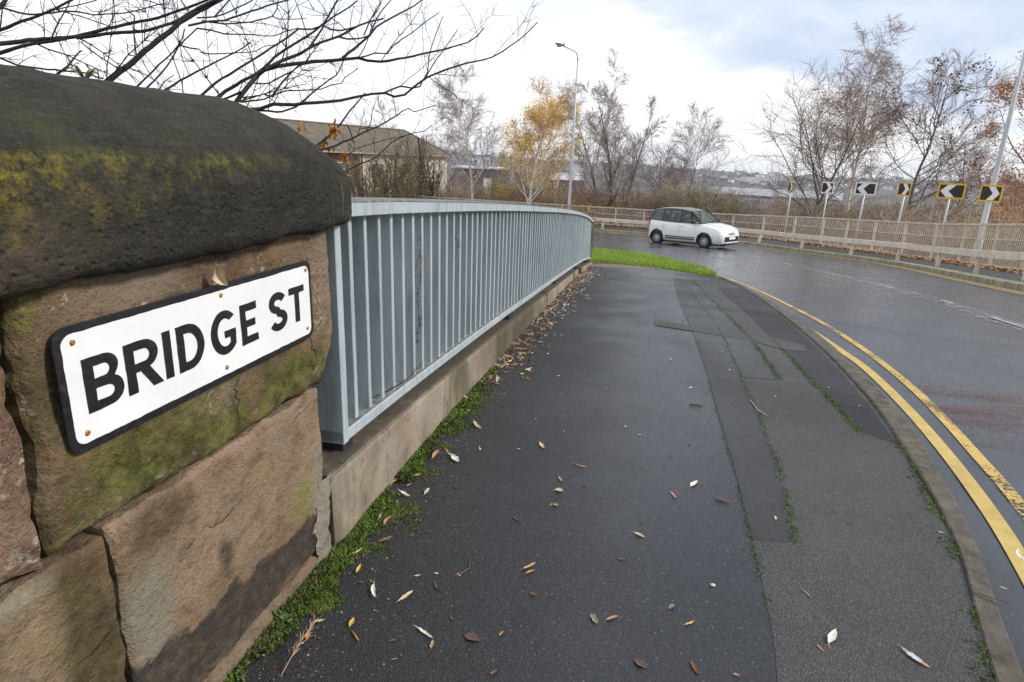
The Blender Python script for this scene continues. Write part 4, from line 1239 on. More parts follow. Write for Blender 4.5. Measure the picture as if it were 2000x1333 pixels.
# dark wheel wells and under tray
mb = MB(); mb.box((0, 0, .24), (3.7, 1.30, .20)); mb.build('under_tray', M['car_black'], car)
for x in (FX, RX):
    for sgn in (1, -1):
        mb = MB(); rows = []
        for yy in (.60, .885):
            rows.append([V((x + .398 * cos(a), sgn * yy, WR_ + .01 + .398 * sin(a))) for a in [radians(-15 + 210 * i / 24) for i in range(25)]])
        mb.grid(rows); mb.build('wheel_arch', M['car_black'], car, smooth=True)
        # black arch lip
        mb = MB(); rows = []
        for rr_, yy in ((.395, .889), (.43, .897), (.445, .889)):
            rows.append([V((x + rr_ * cos(a), sgn * (yy + (.0 if abs(x) < 9 else 0)), WR_ + .01 + rr_ * sin(a))) for a in [radians(2 + 176 * i / 24) for i in range(25)]])
        w = empty('wheel', (x, sgn * .775, WR_)); w.parent = car
        T = MB(); rows = []
        for rr_, yy in ((.20, .075), (.235, .10), (.29, .105), (.318, .09), (.325, .05), (.325, -.05), (.318, -.09), (.29, -.105), (.2, -.1)):
            rows.append([V((rr_ * cos(a), yy, rr_ * sin(a))) for a in [2 * pi * i / 32 for i in range(32)]])
        T.grid(rows, close=True); T.build('tyre', M['tyre'], w, smooth=True)
        Rm = MB(); rows = []
        for rr_, yy in ((.228, .098), (.222, .085), (.205, .06), (.195, .02)):
            rows.append([V((rr_ * cos(a), sgn * yy, rr_ * sin(a))) for a in [2 * pi * i / 32 for i in range(32)]])
        Rm.grid(rows, close=True)
        for k in range(9):
            a = 2 * pi * k / 9 + .2; u = V((cos(a), 0, sin(a))); v = V((-sin(a), 0, cos(a)))
            Rm.add([u * .03 + v * .020 + V((0, sgn * .082, 0)), u * .03 - v * .020 + V((0, sgn * .082, 0)), u * .215 - v * .026 + V((0, sgn * .075, 0)), u * .215 + v * .026 + V((0, sgn * .075, 0)),
                    u * .03 + v * .020 + V((0, sgn * .05, 0)), u * .03 - v * .020 + V((0, sgn * .05, 0)), u * .215 - v * .026 + V((0, sgn * .05, 0)), u * .215 + v * .026 + V((0, sgn * .05, 0))],
                   [(0, 1, 2, 3), (0, 4, 5, 1), (2, 6, 7, 3), (1, 5, 6, 2), (0, 3, 7, 4)])
        Rm.tube([V((0, sgn * .04, 0)), V((0, sgn * .09, 0))], .045, 12)
        Rm.build('rim', M['alloy'], w)
        D = MB(); D.tube([V((0, sgn * .005, 0)), V((0, sgn * .025, 0))], .18, 20); D.build('brake_disc', M['car_black'], w)
# greenhouse stations: x of base, x of roof
BELT = lambda x: 1.035 + (.8 - x) * .028 if x < .8 else 1.035
def gh(x0, z0, w0, x1, z1, w1): return None
# outline of side glass line in (x, z): windscreen base -> roof -> tailgate
ROOF = [(.42, 1.52), (.2, 1.575), (-.2, 1.62), (-.6, 1.635), (-1.0, 1.63), (-1.4, 1.60), (-1.72, 1.545)]
wr = lambda x: .60 + .03 * sin(pi * (x + 1.72) / 2.14)
# roof panel
mb = MB(); rows = []
for x, z in ROOF:
    w = wr(x); rows.append([V((x, w * t, z - .055 * abs(t) ** 3 - .0)) for t in (-1, -.92, -.75, -.5, -.25, 0, .25, .5, .75, .92, 1)])
top = rows
mb.grid(rows); und = [[p + V((0, 0, -.035)) for p in r] for r in rows]; mb.grid(und)
mb.build('roof', M['car_roof'], car, smooth=True)
# side frames: pillars and glass, each side
def side(x, t, sgn):       # t 0 belt .. 1 roof edge
    xr = x
    zt_ = hermite(sorted(ROOF), max(-1.72, min(.42, xr))) - .06
    zb_ = BELT(x) + .012
    return V((x, sgn * ((.865 - .03 * max(0, (abs(x) - 1.2))) * (1 - t) + wr(max(-1.72, min(.42, xr))) * t + .018 * sin(pi * t)), zb_ + (zt_ - zb_) * t))
def quad_panel(name, pts_bt, mat, thick, sgn, n=6):
    """pts_bt: (x_bottom_front, x_bottom_rear, x_top_front, x_top_rear, t0, t1)"""
    xbf, xbr, xtf, xtr, t0, t1 = pts_bt
    mb = MB(); rows = []
    for i in range(n + 1):
        u = i / n; row = []
        for j in range(n + 1):
            v = j / n; t = t0 + (t1 - t0) * v
            x = (xbf + (xbr - xbf) * u) * (1 - v) + (xtf + (xtr - xtf) * u) * v
            p = side(x, t, sgn); row.append(V((p.x, p.y + sgn * thick, p.z)))
        rows.append(row)
    mb.grid(rows); return mb
for sgn in (1, -1):
    for nm, q, mt, th in (('window', (.80, .02, .40, .02, .05, .93), 'car_glass2', 0), ('window', (-.08, -.98, -.06, -.98, .05, .93), 'car_glass', 0), ('window', (-1.08, -1.78, -1.06, -1.52, .05, .92), 'car_glass', 0)):
        quad_panel(nm, q, None, th, sgn).build(nm, M[mt], car, smooth=True)
    P_ = MB()
    for q in ((.04, -.10, .04, -.08, 0, 1), (-.96, -1.10, -.96, -1.08, 0, 1), (-1.76, -1.95, -1.48, -1.70, 0, 1), (1.02, -1.95, 1.02, -1.95, -.02, .06), (.42, -1.6, .40, -1.66, .92, 1.03)):
        g = quad_panel('x', q, None, .006, sgn, 8); b0 = len(P_.v); P_.v += g.v; P_.f += [tuple(b0 + i for i in f) for f in g.f]; P_.m += g.m
    P_.build('window_frame', M['car_black'], car, smooth=True)
    # A pillar with quarter light
    A0, A1 = V((1.06, sgn * .80, 1.07)), V((.40, sgn * .625, 1.50)); B0, B1 = V((.70, sgn * .862, 1.045)), V((.30, sgn * .64, 1.50))
    mb = MB(); mb.tube([A0, A0.lerp(A1, .5) + V((0, 0, .02)), A1], [.045, .04, .04], 8); mb.build('windscreen_pillar', M['car_black'], car, smooth=True)
    mb = MB(); mb.tube([B0, B1], [.03, .03], 6); mb.build('window_frame', M['car_black'], car, smooth=True)
    # mirror
    mb = MB(); rows = []
    for k in range(9):
        u = k / 8; rr_ = .085 * sin(pi * (.1 + .8 * u)) ** .6
        rows.append([V((.74 + .10 * cos(a) * .7, sgn * (.90 + .20 * u), 1.11 + .02 * u + rr_ * sin(a))) for a in [2 * pi * i / 10 for i in range(10)]])
    mb.grid(rows, close=True); mb.f.append(tuple(range(10))); mb.f.append(tuple(range(len(mb.v) - 1, len(mb.v) - 11, -1))); mb.m += [0, 0]
    mb.build('door_mirror', M['car_black'], car, smooth=True)
    # door handles, side moulding, shut lines
    for x in (.12, -.86):
        mb = MB(); mb.box((x - .02, sgn * .905, .93), (.20, .03, .035)); mb.build('door_handle', M['chrome'] if x > 9 else M['car_paint'], car, bevel=.008)
    mb = MB(); mb.box((0, sgn * .905, .455), (1.62, .045, .05)); mb.build('side_moulding', M['car_black'], car, bevel=.01)
    mb = MB(); mb.box((0, sgn * .905, .375), (1.62, .045, .055)); mb.build('side_moulding', M['car_black'], car, bevel=.01)
    mb = MB(); mb.box((0, sgn * .90, .415), (1.60, .03, .028)); mb.build('side_moulding', M['chrome'], car)
    for x in (.80, -.06, -.98):
        mb = MB(); mb.tube([V((x, sgn * .893, .40)), V((x + .0, sgn * .9085, .66)), V((x, sgn * .895, .98))], .0045, 5); mb.build('shut_line', M['car_black'], car)
    # lamps
    mb = MB(); rows = []
    for k in range(8):
        ph_ = pi / 2 * k / 7; rr_ = .105 * sin(ph_)
        rows.append([V((1.915 + .05 * cos(ph_) - .02, sgn * .66, .80)) + V((-.35 * rr_ * 0, sgn * rr_ * cos(a) * .85, rr_ * sin(a))) + V((-.6 * rr_ * abs(cos(a)) * (1 if cos(a) * 1 > 0 else 0), 0, 0)) for a in [2 * pi * i / 16 for i in range(16)]])
    mb.grid(rows, close=True); mb.build('headlight', M['lampglass'], car, smooth=True)
    mb = MB(); mb.tube([V((1.98, sgn * .60, .43)), V((2.075, sgn * .585, .43))], [.07, .062], 14); mb.build('fog_lamp', M['foglit'], car, smooth=True)
    mb = MB(); mb.box((-1.965, sgn * .76, .98), (.10, .13, .26)); mb.build('tail_light', M['redlamp'], car, bevel=.02)
# windscreen and rear screen
def screen(name, x0, z0, w0, x1, z1, w1, bow, mat):
    mb = MB(); rows = []
    for j in range(9):
        v = j / 8; rows.append([V((x0 + (x1 - x0) * v + bow * (1 - t * t), (w0 + (w1 - w0) * v) * t, z0 + (z1 - z0) * v + .03 * sin(pi * v))) for t in [-1 + 2 * i / 10 for i in range(11)]])
    mb.grid(rows); return mb.build(name, mat, car, smooth=True)
screen('windscreen', 1.04, 1.075, .80, .38, 1.50, .60, .08, M['car_glass2'])
screen('rear_window', -1.93, 1.08, .74, -1.70, 1.50, .57, -.05, M['car_glass'])
mb = MB(); mb.box((1.05, 0, 1.075), (.22, 1.40, .02)); mb.build('scuttle', M['car_black'], car)
# nose: upper slot with chrome whisker, lower grille, plate, lip
mb = MB(); mb.box((2.07, 0, .675), (.05, .52, .045)); mb.build('upper_grille', M['car_black'], car, bevel=.01)
mb = MB(); mb.box((2.095, 0, .74), (.03, .10, .03)); mb.box((2.08, .16, .735), (.03, .22, .012)); mb.box((2.08, -.16, .735), (.03, .22, .012)); mb.build('nose_badge', M['chrome'], car, bevel=.004)
mb = MB(); mb.box((2.055, 0, .455), (.13, 1.16, .23)); mb.build('lower_grille', M['car_black'], car, bevel=.03)
mb = MB(); mb.box((2.07, 0, .30), (.14, 1.12, .05)); mb.build('bumper_lip', M['car_paint'], car, bevel=.015)
mb = MB(); mb.box((2.02, 0, .235), (.14, 1.30, .06)); mb.build('lower_lip', M['car_black'], car, bevel=.015)
mb = MB(); mb.box((2.128, 0, .50), (.012, .52, .112)); plate = mb.build('number_plate', M['sign_white'], car, bevel=.003)
# bonnet shut line and interior
mb = MB()
for sgn in (1, -1): mb.tube([V((1.96, sgn * .50, .925)), V((1.6, sgn * .66, 1.005)), V((1.08, sgn * .72, 1.082))], .004, 5)
mb.build('bonnet_line', M['car_black'], car)
for ch in car.children:
    if ch.type != 'MESH' or ch.name.startswith('wheel_arch'): continue
    for v in ch.data.vertices:
        if v.co.x < -1.70: v.co.x = -1.70 + (v.co.x + 1.70) * .5
        if v.co.x > 1.72: v.co.x = 1.72 + (v.co.x - 1.72) * 1.22
        if v.co.z > .75: v.co.z = .75 + (v.co.z - .75) * 1.17
seat_m = simple('dark_seat_cloth', (.05, .05, .052), .9, .2, 20)
for x, y in ((.05, -.38), (.05, .38), (-.85, -.4), (-.85, .4)):
    mb = MB(); mb.box((x, y, .75), (.5, .5, .22)); mb.box((x - .24, y, 1.0), (.14, .48, .55)); mb.box((x - .26, y, 1.36), (.10, .26, .18)); mb.build('seat', seat_m, car, bevel=.05)
mb = MB(); mb.box((.75, 0, .98), (.4, 1.4, .18)); mb.build('dashboard', M['car_black'], car, bevel=.04)
mb = MB(); mb.tube([V((.52 + .07 * sin(a), -.38 + .18 * cos(a), 1.03 + .17 * sin(a))) for a in [2 * pi * i / 20 for i in range(21)]], .013, 6); mb.build('steering_wheel', M['car_black'], car)

# driver (seen only as a pale head and dark shoulders through the glass)
def skin_figure(name, verts, edges, radii, mat, parent_loc, rot, sub=2):
    me = bpy.data.meshes.new(name); me.from_pydata([tuple(v) for v in verts], edges, [])
    o = bpy.data.objects.new(name, me); C.objects.link(o)
    m = o.modifiers.new('skin', 'SKIN'); o.modifiers.new('sub', 'SUBSURF').levels = sub
    for i, r in enumerate(radii): me.skin_vertices[0].data[i].radius = r if isinstance(r, tuple) else (r, r)
    me.skin_vertices[0].data[0].use_root = True
    bpy.context.view_layer.update()
    dg = bpy.context.evaluated_depsgraph_get(); m2 = bpy.data.meshes.new_from_object(o.evaluated_get(dg))
    bpy.data.objects.remove(o); m2.materials.clear(); m2.materials.append(mat)
    m2.polygons.foreach_set('use_smooth', [True] * len(m2.polygons)); m2.name = name
    return bpy.data.objects.new(name, m2)
skin = simple('skin', (.50, .30, .22), .5, .1, 20)
dv = [(0, 0, .0), (-.04, 0, .22), (-.06, 0, .42), (-.04, 0, .52), (-.01, 0, .60), (.02, 0, .68),          # pelvis .. head
      (-.05, .19, .42), (.08, .24, .24), (.30, .14, .34), (.36, .13, .36),                                   # arm l
      (-.05, -.19, .42), (.08, -.24, .24), (.30, -.14, .34), (.36, -.13, .36),
      (.15, .10, .02), (.48, .11, .12), (.62, .10, -.26), (.15, -.10, .02), (.48, -.11, .12), (.62, -.10, -.26)]
de = [(0, 1), (1, 2), (2, 3), (3, 4), (4, 5), (2, 6), (6, 7), (7, 8), (8, 9), (2, 10), (10, 11), (11, 12), (12, 13), (0, 14), (14, 15), (15, 16), (0, 17), (17, 18), (18, 19)]
dr = [(.15, .12), (.14, .10), (.13, .10), .055, .075, .085, .06, .045, .035, .03, .06, .045, .035, .03, .08, .065, .05, .08, .065, .05]
drv = skin_figure('person', dv, de, dr, skin, None, None)
C.objects.link(drv)
drv.matrix_world = car.matrix_basis @ Matrix.Translation((.0, -.38, .86))
tag(drv, 'driver seated at the wheel of the silver car, seen through its side window', 'person')
jk = [V(v) for v in dv[:3]]
mb = MB(); rows = []
for z, w, d_ in ((.0, .19, .15), (.15, .20, .14), (.3, .215, .135), (.42, .21, .12), (.485, .12, .085)):
    rows.append([V((-.05 * min(1, z / .3) + d_ * cos(a), w * sin(a), z)) for a in [2 * pi * i / 14 for i in range(14)]])
mb.grid(rows, close=True)
for sgn in (1, -1): mb.tube([V((-.05, sgn * .19, .42)), V((.08, sgn * .245, .24)), V((.28, sgn * .15, .335))], [.075, .058, .046], 10)
jo = mb.build('jacket', simple('dark_jacket', (.03, .035, .05), .85, .2, 20), drv, smooth=True)
mb = MB(); rows = []
for k in range(7):
    ph_ = pi * .62 * k / 6
    rows.append([V((-.012 - .0 + .098 * sin(ph_) * cos(a) - .012, .094 * sin(ph_) * sin(a), .655 + .125 * cos(ph_))) if True else None for a in [2 * pi * i / 14 for i in range(14)]])
mb.grid([[p if p.x < .055 or p.z > .73 else V((.055, p.y, p.z)) for p in r] for r in rows], close=True); mb.build('hair', simple('brown_hair', (.06, .04, .03), .7, .3, 40), drv, smooth=True)

# ================================================================== TREES, SHRUBS, BUILDINGS
def bark(name, c0, c1, scale=9., bump=.5, sx=(1, 1, .35)):
    t = NT(name); co = t.coord('Position', sx)
    c = t.mix(t.ramp(t.noise(co, scale, 6, .65), .35, .65), c0, c1)
    t.principled(c, .9, 0, t.bump(t.noise(co, scale * 3, 5), bump, .02), Specular_IOR_Level=.2); return t.mat
def birch_bark():
    t = NT('birch_bark'); co = t.coord('Position', (1.2, 1.2, 5.))
    n = t.noise(co, 2.2, 5, .65, .8)
    c = t.mix(t.ramp(t.noise(co, .7, 3), .35, .65), (.58, .53, .47), (.78, .73, .67))
    c = t.mix(t.ramp(n, .60, .66), c, (.06, .05, .044))
    t.principled(c, .85); return t.mat
M['birch'] = birch_bark()
M['bark_grey'] = bark('grey_brown_bark', (.12, .095, .08), (.21, .17, .145))
M['bark_olive'] = bark('olive_bark', (.10, .088, .052), (.18, .155, .095))
M['bark_dark'] = bark('dark_wet_bark', (.020, .016, .014), (.048, .036, .030), 14)
M['twig_purple'] = bark('purplish_twigs', (.27, .225, .22), (.42, .36, .35))
M['twig_brown'] = bark('brown_twigs', (.23, .165, .125), (.36, .27, .21))
M['twig_olive'] = bark('olive_twigs', (.14, .115, .065), (.23, .19, .11))
M['twig_dark'] = bark('dark_twigs', (.020, .016, .015), (.045, .034, .030))
M['leaf_yellow'] = leafy('yellow_birch_leaf', (.78, .46, .055), (.88, .62, .13), 2.5, .6, .35)
M['leaf_orange'] = leafy('orange_beech_leaf', (.36, .13, .022), (.52, .23, .045), 2., .7, .3)
M['leaf_brown'] = leafy('brown_dead_leaf', (.16, .075, .03), (.30, .15, .06), 3., .8, .2)
M['leaf_olive'] = leafy('olive_leaf', (.075, .075, .02), (.14, .13, .035), 2., .7, .25)
M['leaf_dark'] = leafy('dark_autumn_leaf', (.05, .045, .03), (.10, .075, .045), 2., .7, .2)

def tree(name, x, y, z, top, lean=(0, 0), label='', group='', seed=0, r0=.16, limbs=16, dense=2.1, lstart=.25, ang=(30, 60), spread=.40, gnarl=.10, droop=0., nsub=7, ntw=7, leaf=None, nleaf=0, lsize=.05,
         trunk='bark_grey', twig='twig_purple', stems=1, stem_sp=.25, leaf_zone=(0, 1), twr=.0095, fork=0., leafc=1):
    R = random.Random(seed)
    H = top - z; limbs = int(limbs * 1.25); nsub = int(nsub * 1.2); ntw = int(ntw * dense); spread *= 1.25
    t = empty(name, (x, y, z), (0, 0, R.uniform(0, 6)), label, 'tree' if name != 'shrub' else 'shrub', group)
    T, K, L = MB(), MB(), MB()
    tips = []
    def grow(p, d, ln, r, n, wob, up, sides, mb, tip=.35):
        pts = [p.copy()]; rad = [r]; d = d.normalized()
        for i in range(n):
            d = (d + V((R.gauss(0, wob), R.gauss(0, wob), R.gauss(0, wob) + up / n))).normalized()
            p = p + d * (ln / n); pts.append(p.copy()); rad.append(r * (1 - (1 - tip) * (i + 1) / n))
        mb.tube(pts, rad, sides, 0, False)
        return pts, rad
    def side_dir(d, a):
        o = d.orthogonal().normalized(); o.rotate(Matrix.Rotation(R.uniform(0, 2 * pi), 3, d)); return (d * cos(a) + o * sin(a)).normalized()
    for st in range(stems):
        a0 = 2 * pi * st / stems + R.uniform(-.4, .4)
        d0 = V((cos(a0) * stem_sp * (stems > 1) + lean[0], sin(a0) * stem_sp * (stems > 1) + lean[1], 1))
        hh = H * (1 if stems == 1 else R.uniform(.72, 1.)); rr = r0 * (1 if stems == 1 else R.uniform(.55, .95))
        base = V((cos(a0), sin(a0), 0)) * (.12 * (stems > 1))
        pts, rad = grow(base, d0, hh / max(.6, d0.normalized().z), rr, 16, .035 + .3 * gnarl * .3, .12, 8, T, .10)
        nl = max(4, int(limbs / stems ** .6))
        for j in range(nl):
            f = lstart + (1 - lstart) * ((j + R.uniform(0, .9)) / nl)
            k = f * 16; i = min(15, int(k)); p = pts[i].lerp(pts[i + 1], k - i); d = (pts[i + 1] - pts[i]).normalized()
            ln = H * spread * (1.08 - f * .72) * R.uniform(.7, 1.15) * (1 if stems == 1 else .8)
            r1 = max(.014, rad[i] * R.uniform(.38, .55))
            lp, lr = grow(p, side_dir(d, radians(R.uniform(*ang))), ln, r1, 8, gnarl, .35 - droop * .5, 5, T, .22)
            for q in range(nsub):
                f2 = .18 + .8 * (q + R.random()) / nsub
                k2 = f2 * 8; i2 = min(7, int(k2)); p2 = lp[i2].lerp(lp[i2 + 1], k2 - i2); d2 = (lp[i2 + 1] - lp[i2]).normalized()
                l2 = ln * .48 * (1.15 - f2 * .6) * R.uniform(.6, 1.2)
                sp, sr = grow(p2, side_dir(d2, radians(R.uniform(28, 62))), l2, max(.010, lr[i2] * .5), 5, gnarl * 1.2, .25 - droop, 4, K, .4)
                for w in range(ntw):
                    f3 = .12 + .88 * (w + R.random()) / ntw
                    k3 = f3 * 5; i3 = min(4, int(k3)); p3 = sp[i3].lerp(sp[i3 + 1], k3 - i3); d3 = (sp[i3 + 1] - sp[i3]).normalized()
                    tp, _ = grow(p3, side_dir(d3, radians(R.uniform(20, 55))), l2 * .55 * R.uniform(.5, 1.2), twr, 3, gnarl * 1.3, .1 - droop * 2.2, 3, K, .5)
                    tips.append(tp)
    if leaf:
        C_ = [R.choice(tips)[2] for _ in range(max(1, nleaf // 26))]
        for c0 in C_:
            if not (leaf_zone[0] <= c0.z / H <= leaf_zone[1]): 
                if R.random() < .8: continue
            for _ in range(26):
                tp = None
                c = c0 + V((R.gauss(0, .22), R.gauss(0, .22), R.gauss(0, .26))) * leafc
                n = V((R.gauss(0, 1), R.gauss(0, 1), R.gauss(0, 1))).normalized(); u = n.orthogonal().normalized(); v = n.cross(u)
                s = lsize * R.uniform(.6, 1.3)
                L.add([c + u * s, c + v * s * .7, c - u * s, c - v * s * .7], [(0, 1, 2, 3)])
    T.build('trunk', M[trunk], t, smooth=True, recalc=False)
    K.build('crown', M[twig], t, recalc=False)
    if leaf: L.build('foliage', M[leaf], t, recalc=False)
    return t
def ptree(name, px, Y, pytop, zbase=None, pxtop=None, **kw):
    p = at(px, 385, Y); zt = ray(pxtop or px, pytop).z * Y
    r = sqrt(p.x ** 2 + Y * Y)
    zb = zbase if zbase is not None else hermite(RT_, r) + .1
    if pxtop is not None:
        dx = (ray(pxtop, pytop).x - ray(px, 385).x) * Y / (zt - zb); kw['lean'] = (dx, 0)
    t = tree(name, p.x, Y, zb, zt, **kw)
    if 'lean' in kw: t.rotation_euler.z = 0
    return t
M['scrub_purple'] = bark('pale_purplish_scrub', (.34, .275, .25), (.50, .42, .385))
M['scrub_brown'] = bark('pale_brown_scrub', (.34, .26, .19), (.50, .40, .31))
M['scrub_olive'] = bark('pale_olive_scrub', (.31, .265, .165), (.45, .395, .26))
TG = 'trees beyond the parapet'
ptree('birch_tree', 922, 50, 158, -7, 945, label='slender bare birch with white trunk beside the end of the apartment block', group=TG, seed=3, r0=.15, limbs=20, lstart=.34, ang=(25, 55), spread=.38, droop=.22, nsub=8, ntw=9, trunk='birch', twig='twig_purple')
ptree('birch_tree', 1031, 48, 182, -7, 1036, label='birch with golden yellow leaves and a forked white trunk', group=TG, seed=8, r0=.17, limbs=22, lstart=.28, ang=(28, 62), spread=.40, droop=.25, nsub=7, ntw=7, trunk='birch', twig='twig_brown', leaf='leaf_yellow', nleaf=19000, lsize=.05, leaf_zone=(.26, .97), leafc=1.25)
ptree('birch_tree', 1150, 53, 150, -8, 1148, label='bare birch standing directly behind the street lamp with the curved arm', group=TG, seed=15, r0=.13, limbs=15, lstart=.4, ang=(25, 50), spread=.27, droop=.25, nsub=7, ntw=8, trunk='birch', twig='twig_purple')
ptree('deciduous_tree', 1205, 47, 160, -7, 1218, label='bare tree with several dense upright stems behind the roof of the car', group=TG, seed=21, r0=.17, limbs=26, lstart=.2, ang=(18, 42), spread=.36, droop=.05, nsub=8, ntw=8, stems=4, stem_sp=.18, trunk='bark_olive', twig='twig_purple')
ptree('deciduous_tree', 1305, 52, 240, -8, 1330, label='small bare tree with an open spreading crown above the silver car', group=TG, seed=29, r0=.13, limbs=28, lstart=.3, ang=(30, 60), spread=.58, droop=.05, nsub=7, ntw=7, stems=2, stem_sp=.2, trunk='bark_olive', twig='twig_purple')
ptree('deciduous_tree', 1577, 42, 190, -6, 1585, label='bare crooked tree with a wide rounded crown behind the white bordered chevrons', group=TG, seed=35, r0=.14, limbs=20, lstart=.24, ang=(40, 75), spread=.66, gnarl=.17, droop=-.05, nsub=8, ntw=7, trunk='bark_grey', twig='twig_brown', leaf='leaf_brown', nleaf=200, lsize=.05)
ptree('birch_tree', 1665, 44, 92, -6.5, 1728, label='tallest bare birch with white limbs and fine weeping twigs', group=TG, seed=42, r0=.17, limbs=22, lstart=.24, ang=(25, 58), spread=.37, droop=.40, nsub=9, ntw=9, trunk='birch', twig='twig_purple')
ptree('deciduous_tree', 1772, 38, 138, -6, 1805, label='bare tree with a few dark leaves left on its upper twigs', group=TG, seed=51, r0=.14, limbs=17, lstart=.3, ang=(35, 68), spread=.42, gnarl=.14, nsub=8, ntw=7, trunk='bark_grey', twig='twig_brown', leaf='leaf_dark', nleaf=900, lsize=.075, leaf_zone=(.45, 1))
ptree('beech_tree', 2045, 34, 150, -5.5, 2050, label='tree with orange autumn leaves beside the tall lamp column', group=TG, seed=60, r0=.2, limbs=20, lstart=.18, ang=(40, 75), spread=.46, nsub=7, ntw=6, trunk='bark_grey', twig='twig_brown', leaf='leaf_orange', nleaf=15000, lsize=.05)
ptree('birch_tree', 858, 92, 218, -13, 850, label='faint bare birch rising behind the hipped roof of the apartment block', group=TG, seed=71, r0=.17, limbs=16, lstart=.3, ang=(30, 60), spread=.33, droop=.2, nsub=7, ntw=7, trunk='birch', twig='twig_purple', twr=.016)
ptree('deciduous_tree', 690, 105, 195, -14, 690, label='faint bare tree rising over the ridge of the apartment block roof', group=TG, seed=77, r0=.18, limbs=18, lstart=.3, ang=(30, 60), spread=.36, droop=.1, nsub=7, ntw=7, trunk='bark_grey', twig='twig_purple', twr=.018)
ptree('birch_tree', 800, 62, 250, -9, 797, label='thin birch with a white stem in front of the apartment block roof', group=TG, seed=79, r0=.085, limbs=11, lstart=.4, ang=(25, 50), spread=.25, droop=.2, nsub=6, ntw=6, trunk='birch', twig='twig_purple')
ptree('birch_tree', 1075, 56, 190, -8, 1090, label='leaning birch with sparse yellow leaves between the golden birch and the lamp', group=TG, seed=83, r0=.12, limbs=14, lstart=.35, ang=(25, 50), spread=.28, droop=.22, nsub=6, ntw=7, trunk='birch', twig='twig_purple', leaf='leaf_yellow', nleaf=800, lsize=.06, leaf_zone=(.25, .7))
ptree('deciduous_tree', 1880, 52, 265, -8, 1880, label='hazy bare tree low behind the lamp column and the last chevrons', group=TG, seed=88, r0=.15, limbs=18, lstart=.2, ang=(35, 65), spread=.5, nsub=7, ntw=7, trunk='bark_grey', twig='twig_purple')

# shrubs: a few kinds, copied
def shrub_kind(kind, seed, H, W, stems, twigs, trunk, twig, leaf, nleaf, lsize, lab):
    R = random.Random(seed); K, L = MB(), MB()
    t = empty('shrub', (0, 0, 0), (0, 0, 0), lab, 'shrub', 'shrubs behind the parapet')
    ends = []
    for s in range(stems):
        a = R.uniform(0, 2 * pi); rr = W * .35 * sqrt(R.random()); p = V((rr * cos(a), rr * sin(a), -.3))
        d = V((cos(a) * R.uniform(.05, .42) * W / H, sin(a) * R.uniform(.05, .42) * W / H, 1)).normalized(); ln = H * R.uniform(.6, 1.1)
        pts = [p.copy()]
        for i in range(5):
            d = (d + V((R.gauss(0, .12), R.gauss(0, .12), R.gauss(0, .1)))).normalized(); p = p + d * ln / 5; pts.append(p.copy())
        K.tube(pts, [.022, .02, .017, .014, .011, .007], 4, 0, False)
        for w in range(twigs):
            f = .2 + .8 * R.random(); k = f * 5; i = min(4, int(k)); q = pts[i].lerp(pts[i + 1], k - i); e = (pts[i + 1] - pts[i]).normalized()
            o = e.orthogonal().normalized(); o.rotate(Matrix.Rotation(R.uniform(0, 6.28), 3, e)); e = (e * .75 + o * .7).normalized()
            l2 = H * .28 * R.uniform(.4, 1.2); tp = [q.copy()]
            for i in range(3):
                e = (e + V((R.gauss(0, .2), R.gauss(0, .2), R.gauss(0, .2)))).normalized(); q = q + e * l2 / 3; tp.append(q.copy())
            K.tube(tp, [.011, .009, .007, .005], 3, 0, False); ends += tp[1:]
    for _ in range(nleaf):
        c = R.choice(ends) + V((R.gauss(0, .06), R.gauss(0, .06), R.gauss(0, .06))); n = V((R.gauss(0, 1), R.gauss(0, 1), R.gauss(0, 1))).normalized(); u = n.orthogonal().normalized(); v = n.cross(u); s = lsize * R.uniform(.6, 1.3)
        L.add([c + u * s, c + v * s * .65, c - u * s, c - v * s * .65], [(0, 1, 2, 3)])
    K.build('stems', M[twig], t, recalc=False)
    if nleaf: L.build('foliage', M[leaf], t, recalc=False)
    return t
KINDS = [('bare', 1, 2.6, 3.0, 44, 22, 'bark_grey', 'scrub_purple', 'leaf_brown', 120, .045, 'bare purplish brown shrub growing behind the parapet'),
         ('brown', 2, 2.5, 3.2, 40, 20, 'bark_grey', 'scrub_brown', 'leaf_brown', 900, .05, 'brown leaved shrub growing behind the parapet'),
         ('olive', 3, 2.4, 3.0, 42, 22, 'bark_olive', 'scrub_olive', 'leaf_olive', 600, .045, 'olive twiggy shrub growing behind the parapet'),
         ('orange', 4, 2.8, 3.0, 40, 18, 'bark_grey', 'scrub_brown', 'leaf_orange', 1700, .06, 'orange leaved beech shrub growing behind the parapet')]
SH = [shrub_kind(*k) for k in KINDS]
used_k = set()
def put_shrub(kind, px, Y, zt_py, wide=1.0, rnd=random.Random(9), base=None):
    src = SH[kind]
    p = at(px, zt_py, Y); zt = p.z
    if kind in used_k:
        o = src.copy(); C.objects.link(o)
        for ch in src.children: c_ = ch.copy(); C.objects.link(c_); c_.parent = o
    else: o = src; used_k.add(kind)
    H0 = KINDS[kind][2]
    zb = base if base is not None else zt - H0 * 1.0
    sc_ = (zt - zb) / H0
    o.location = (p.x, Y, zb); k_ = rnd.uniform(.72, 1.08); o.scale = (sc_ * wide, sc_ * wide, sc_ * k_); o.rotation_euler.z = rnd.uniform(0, 6.28)
    return o
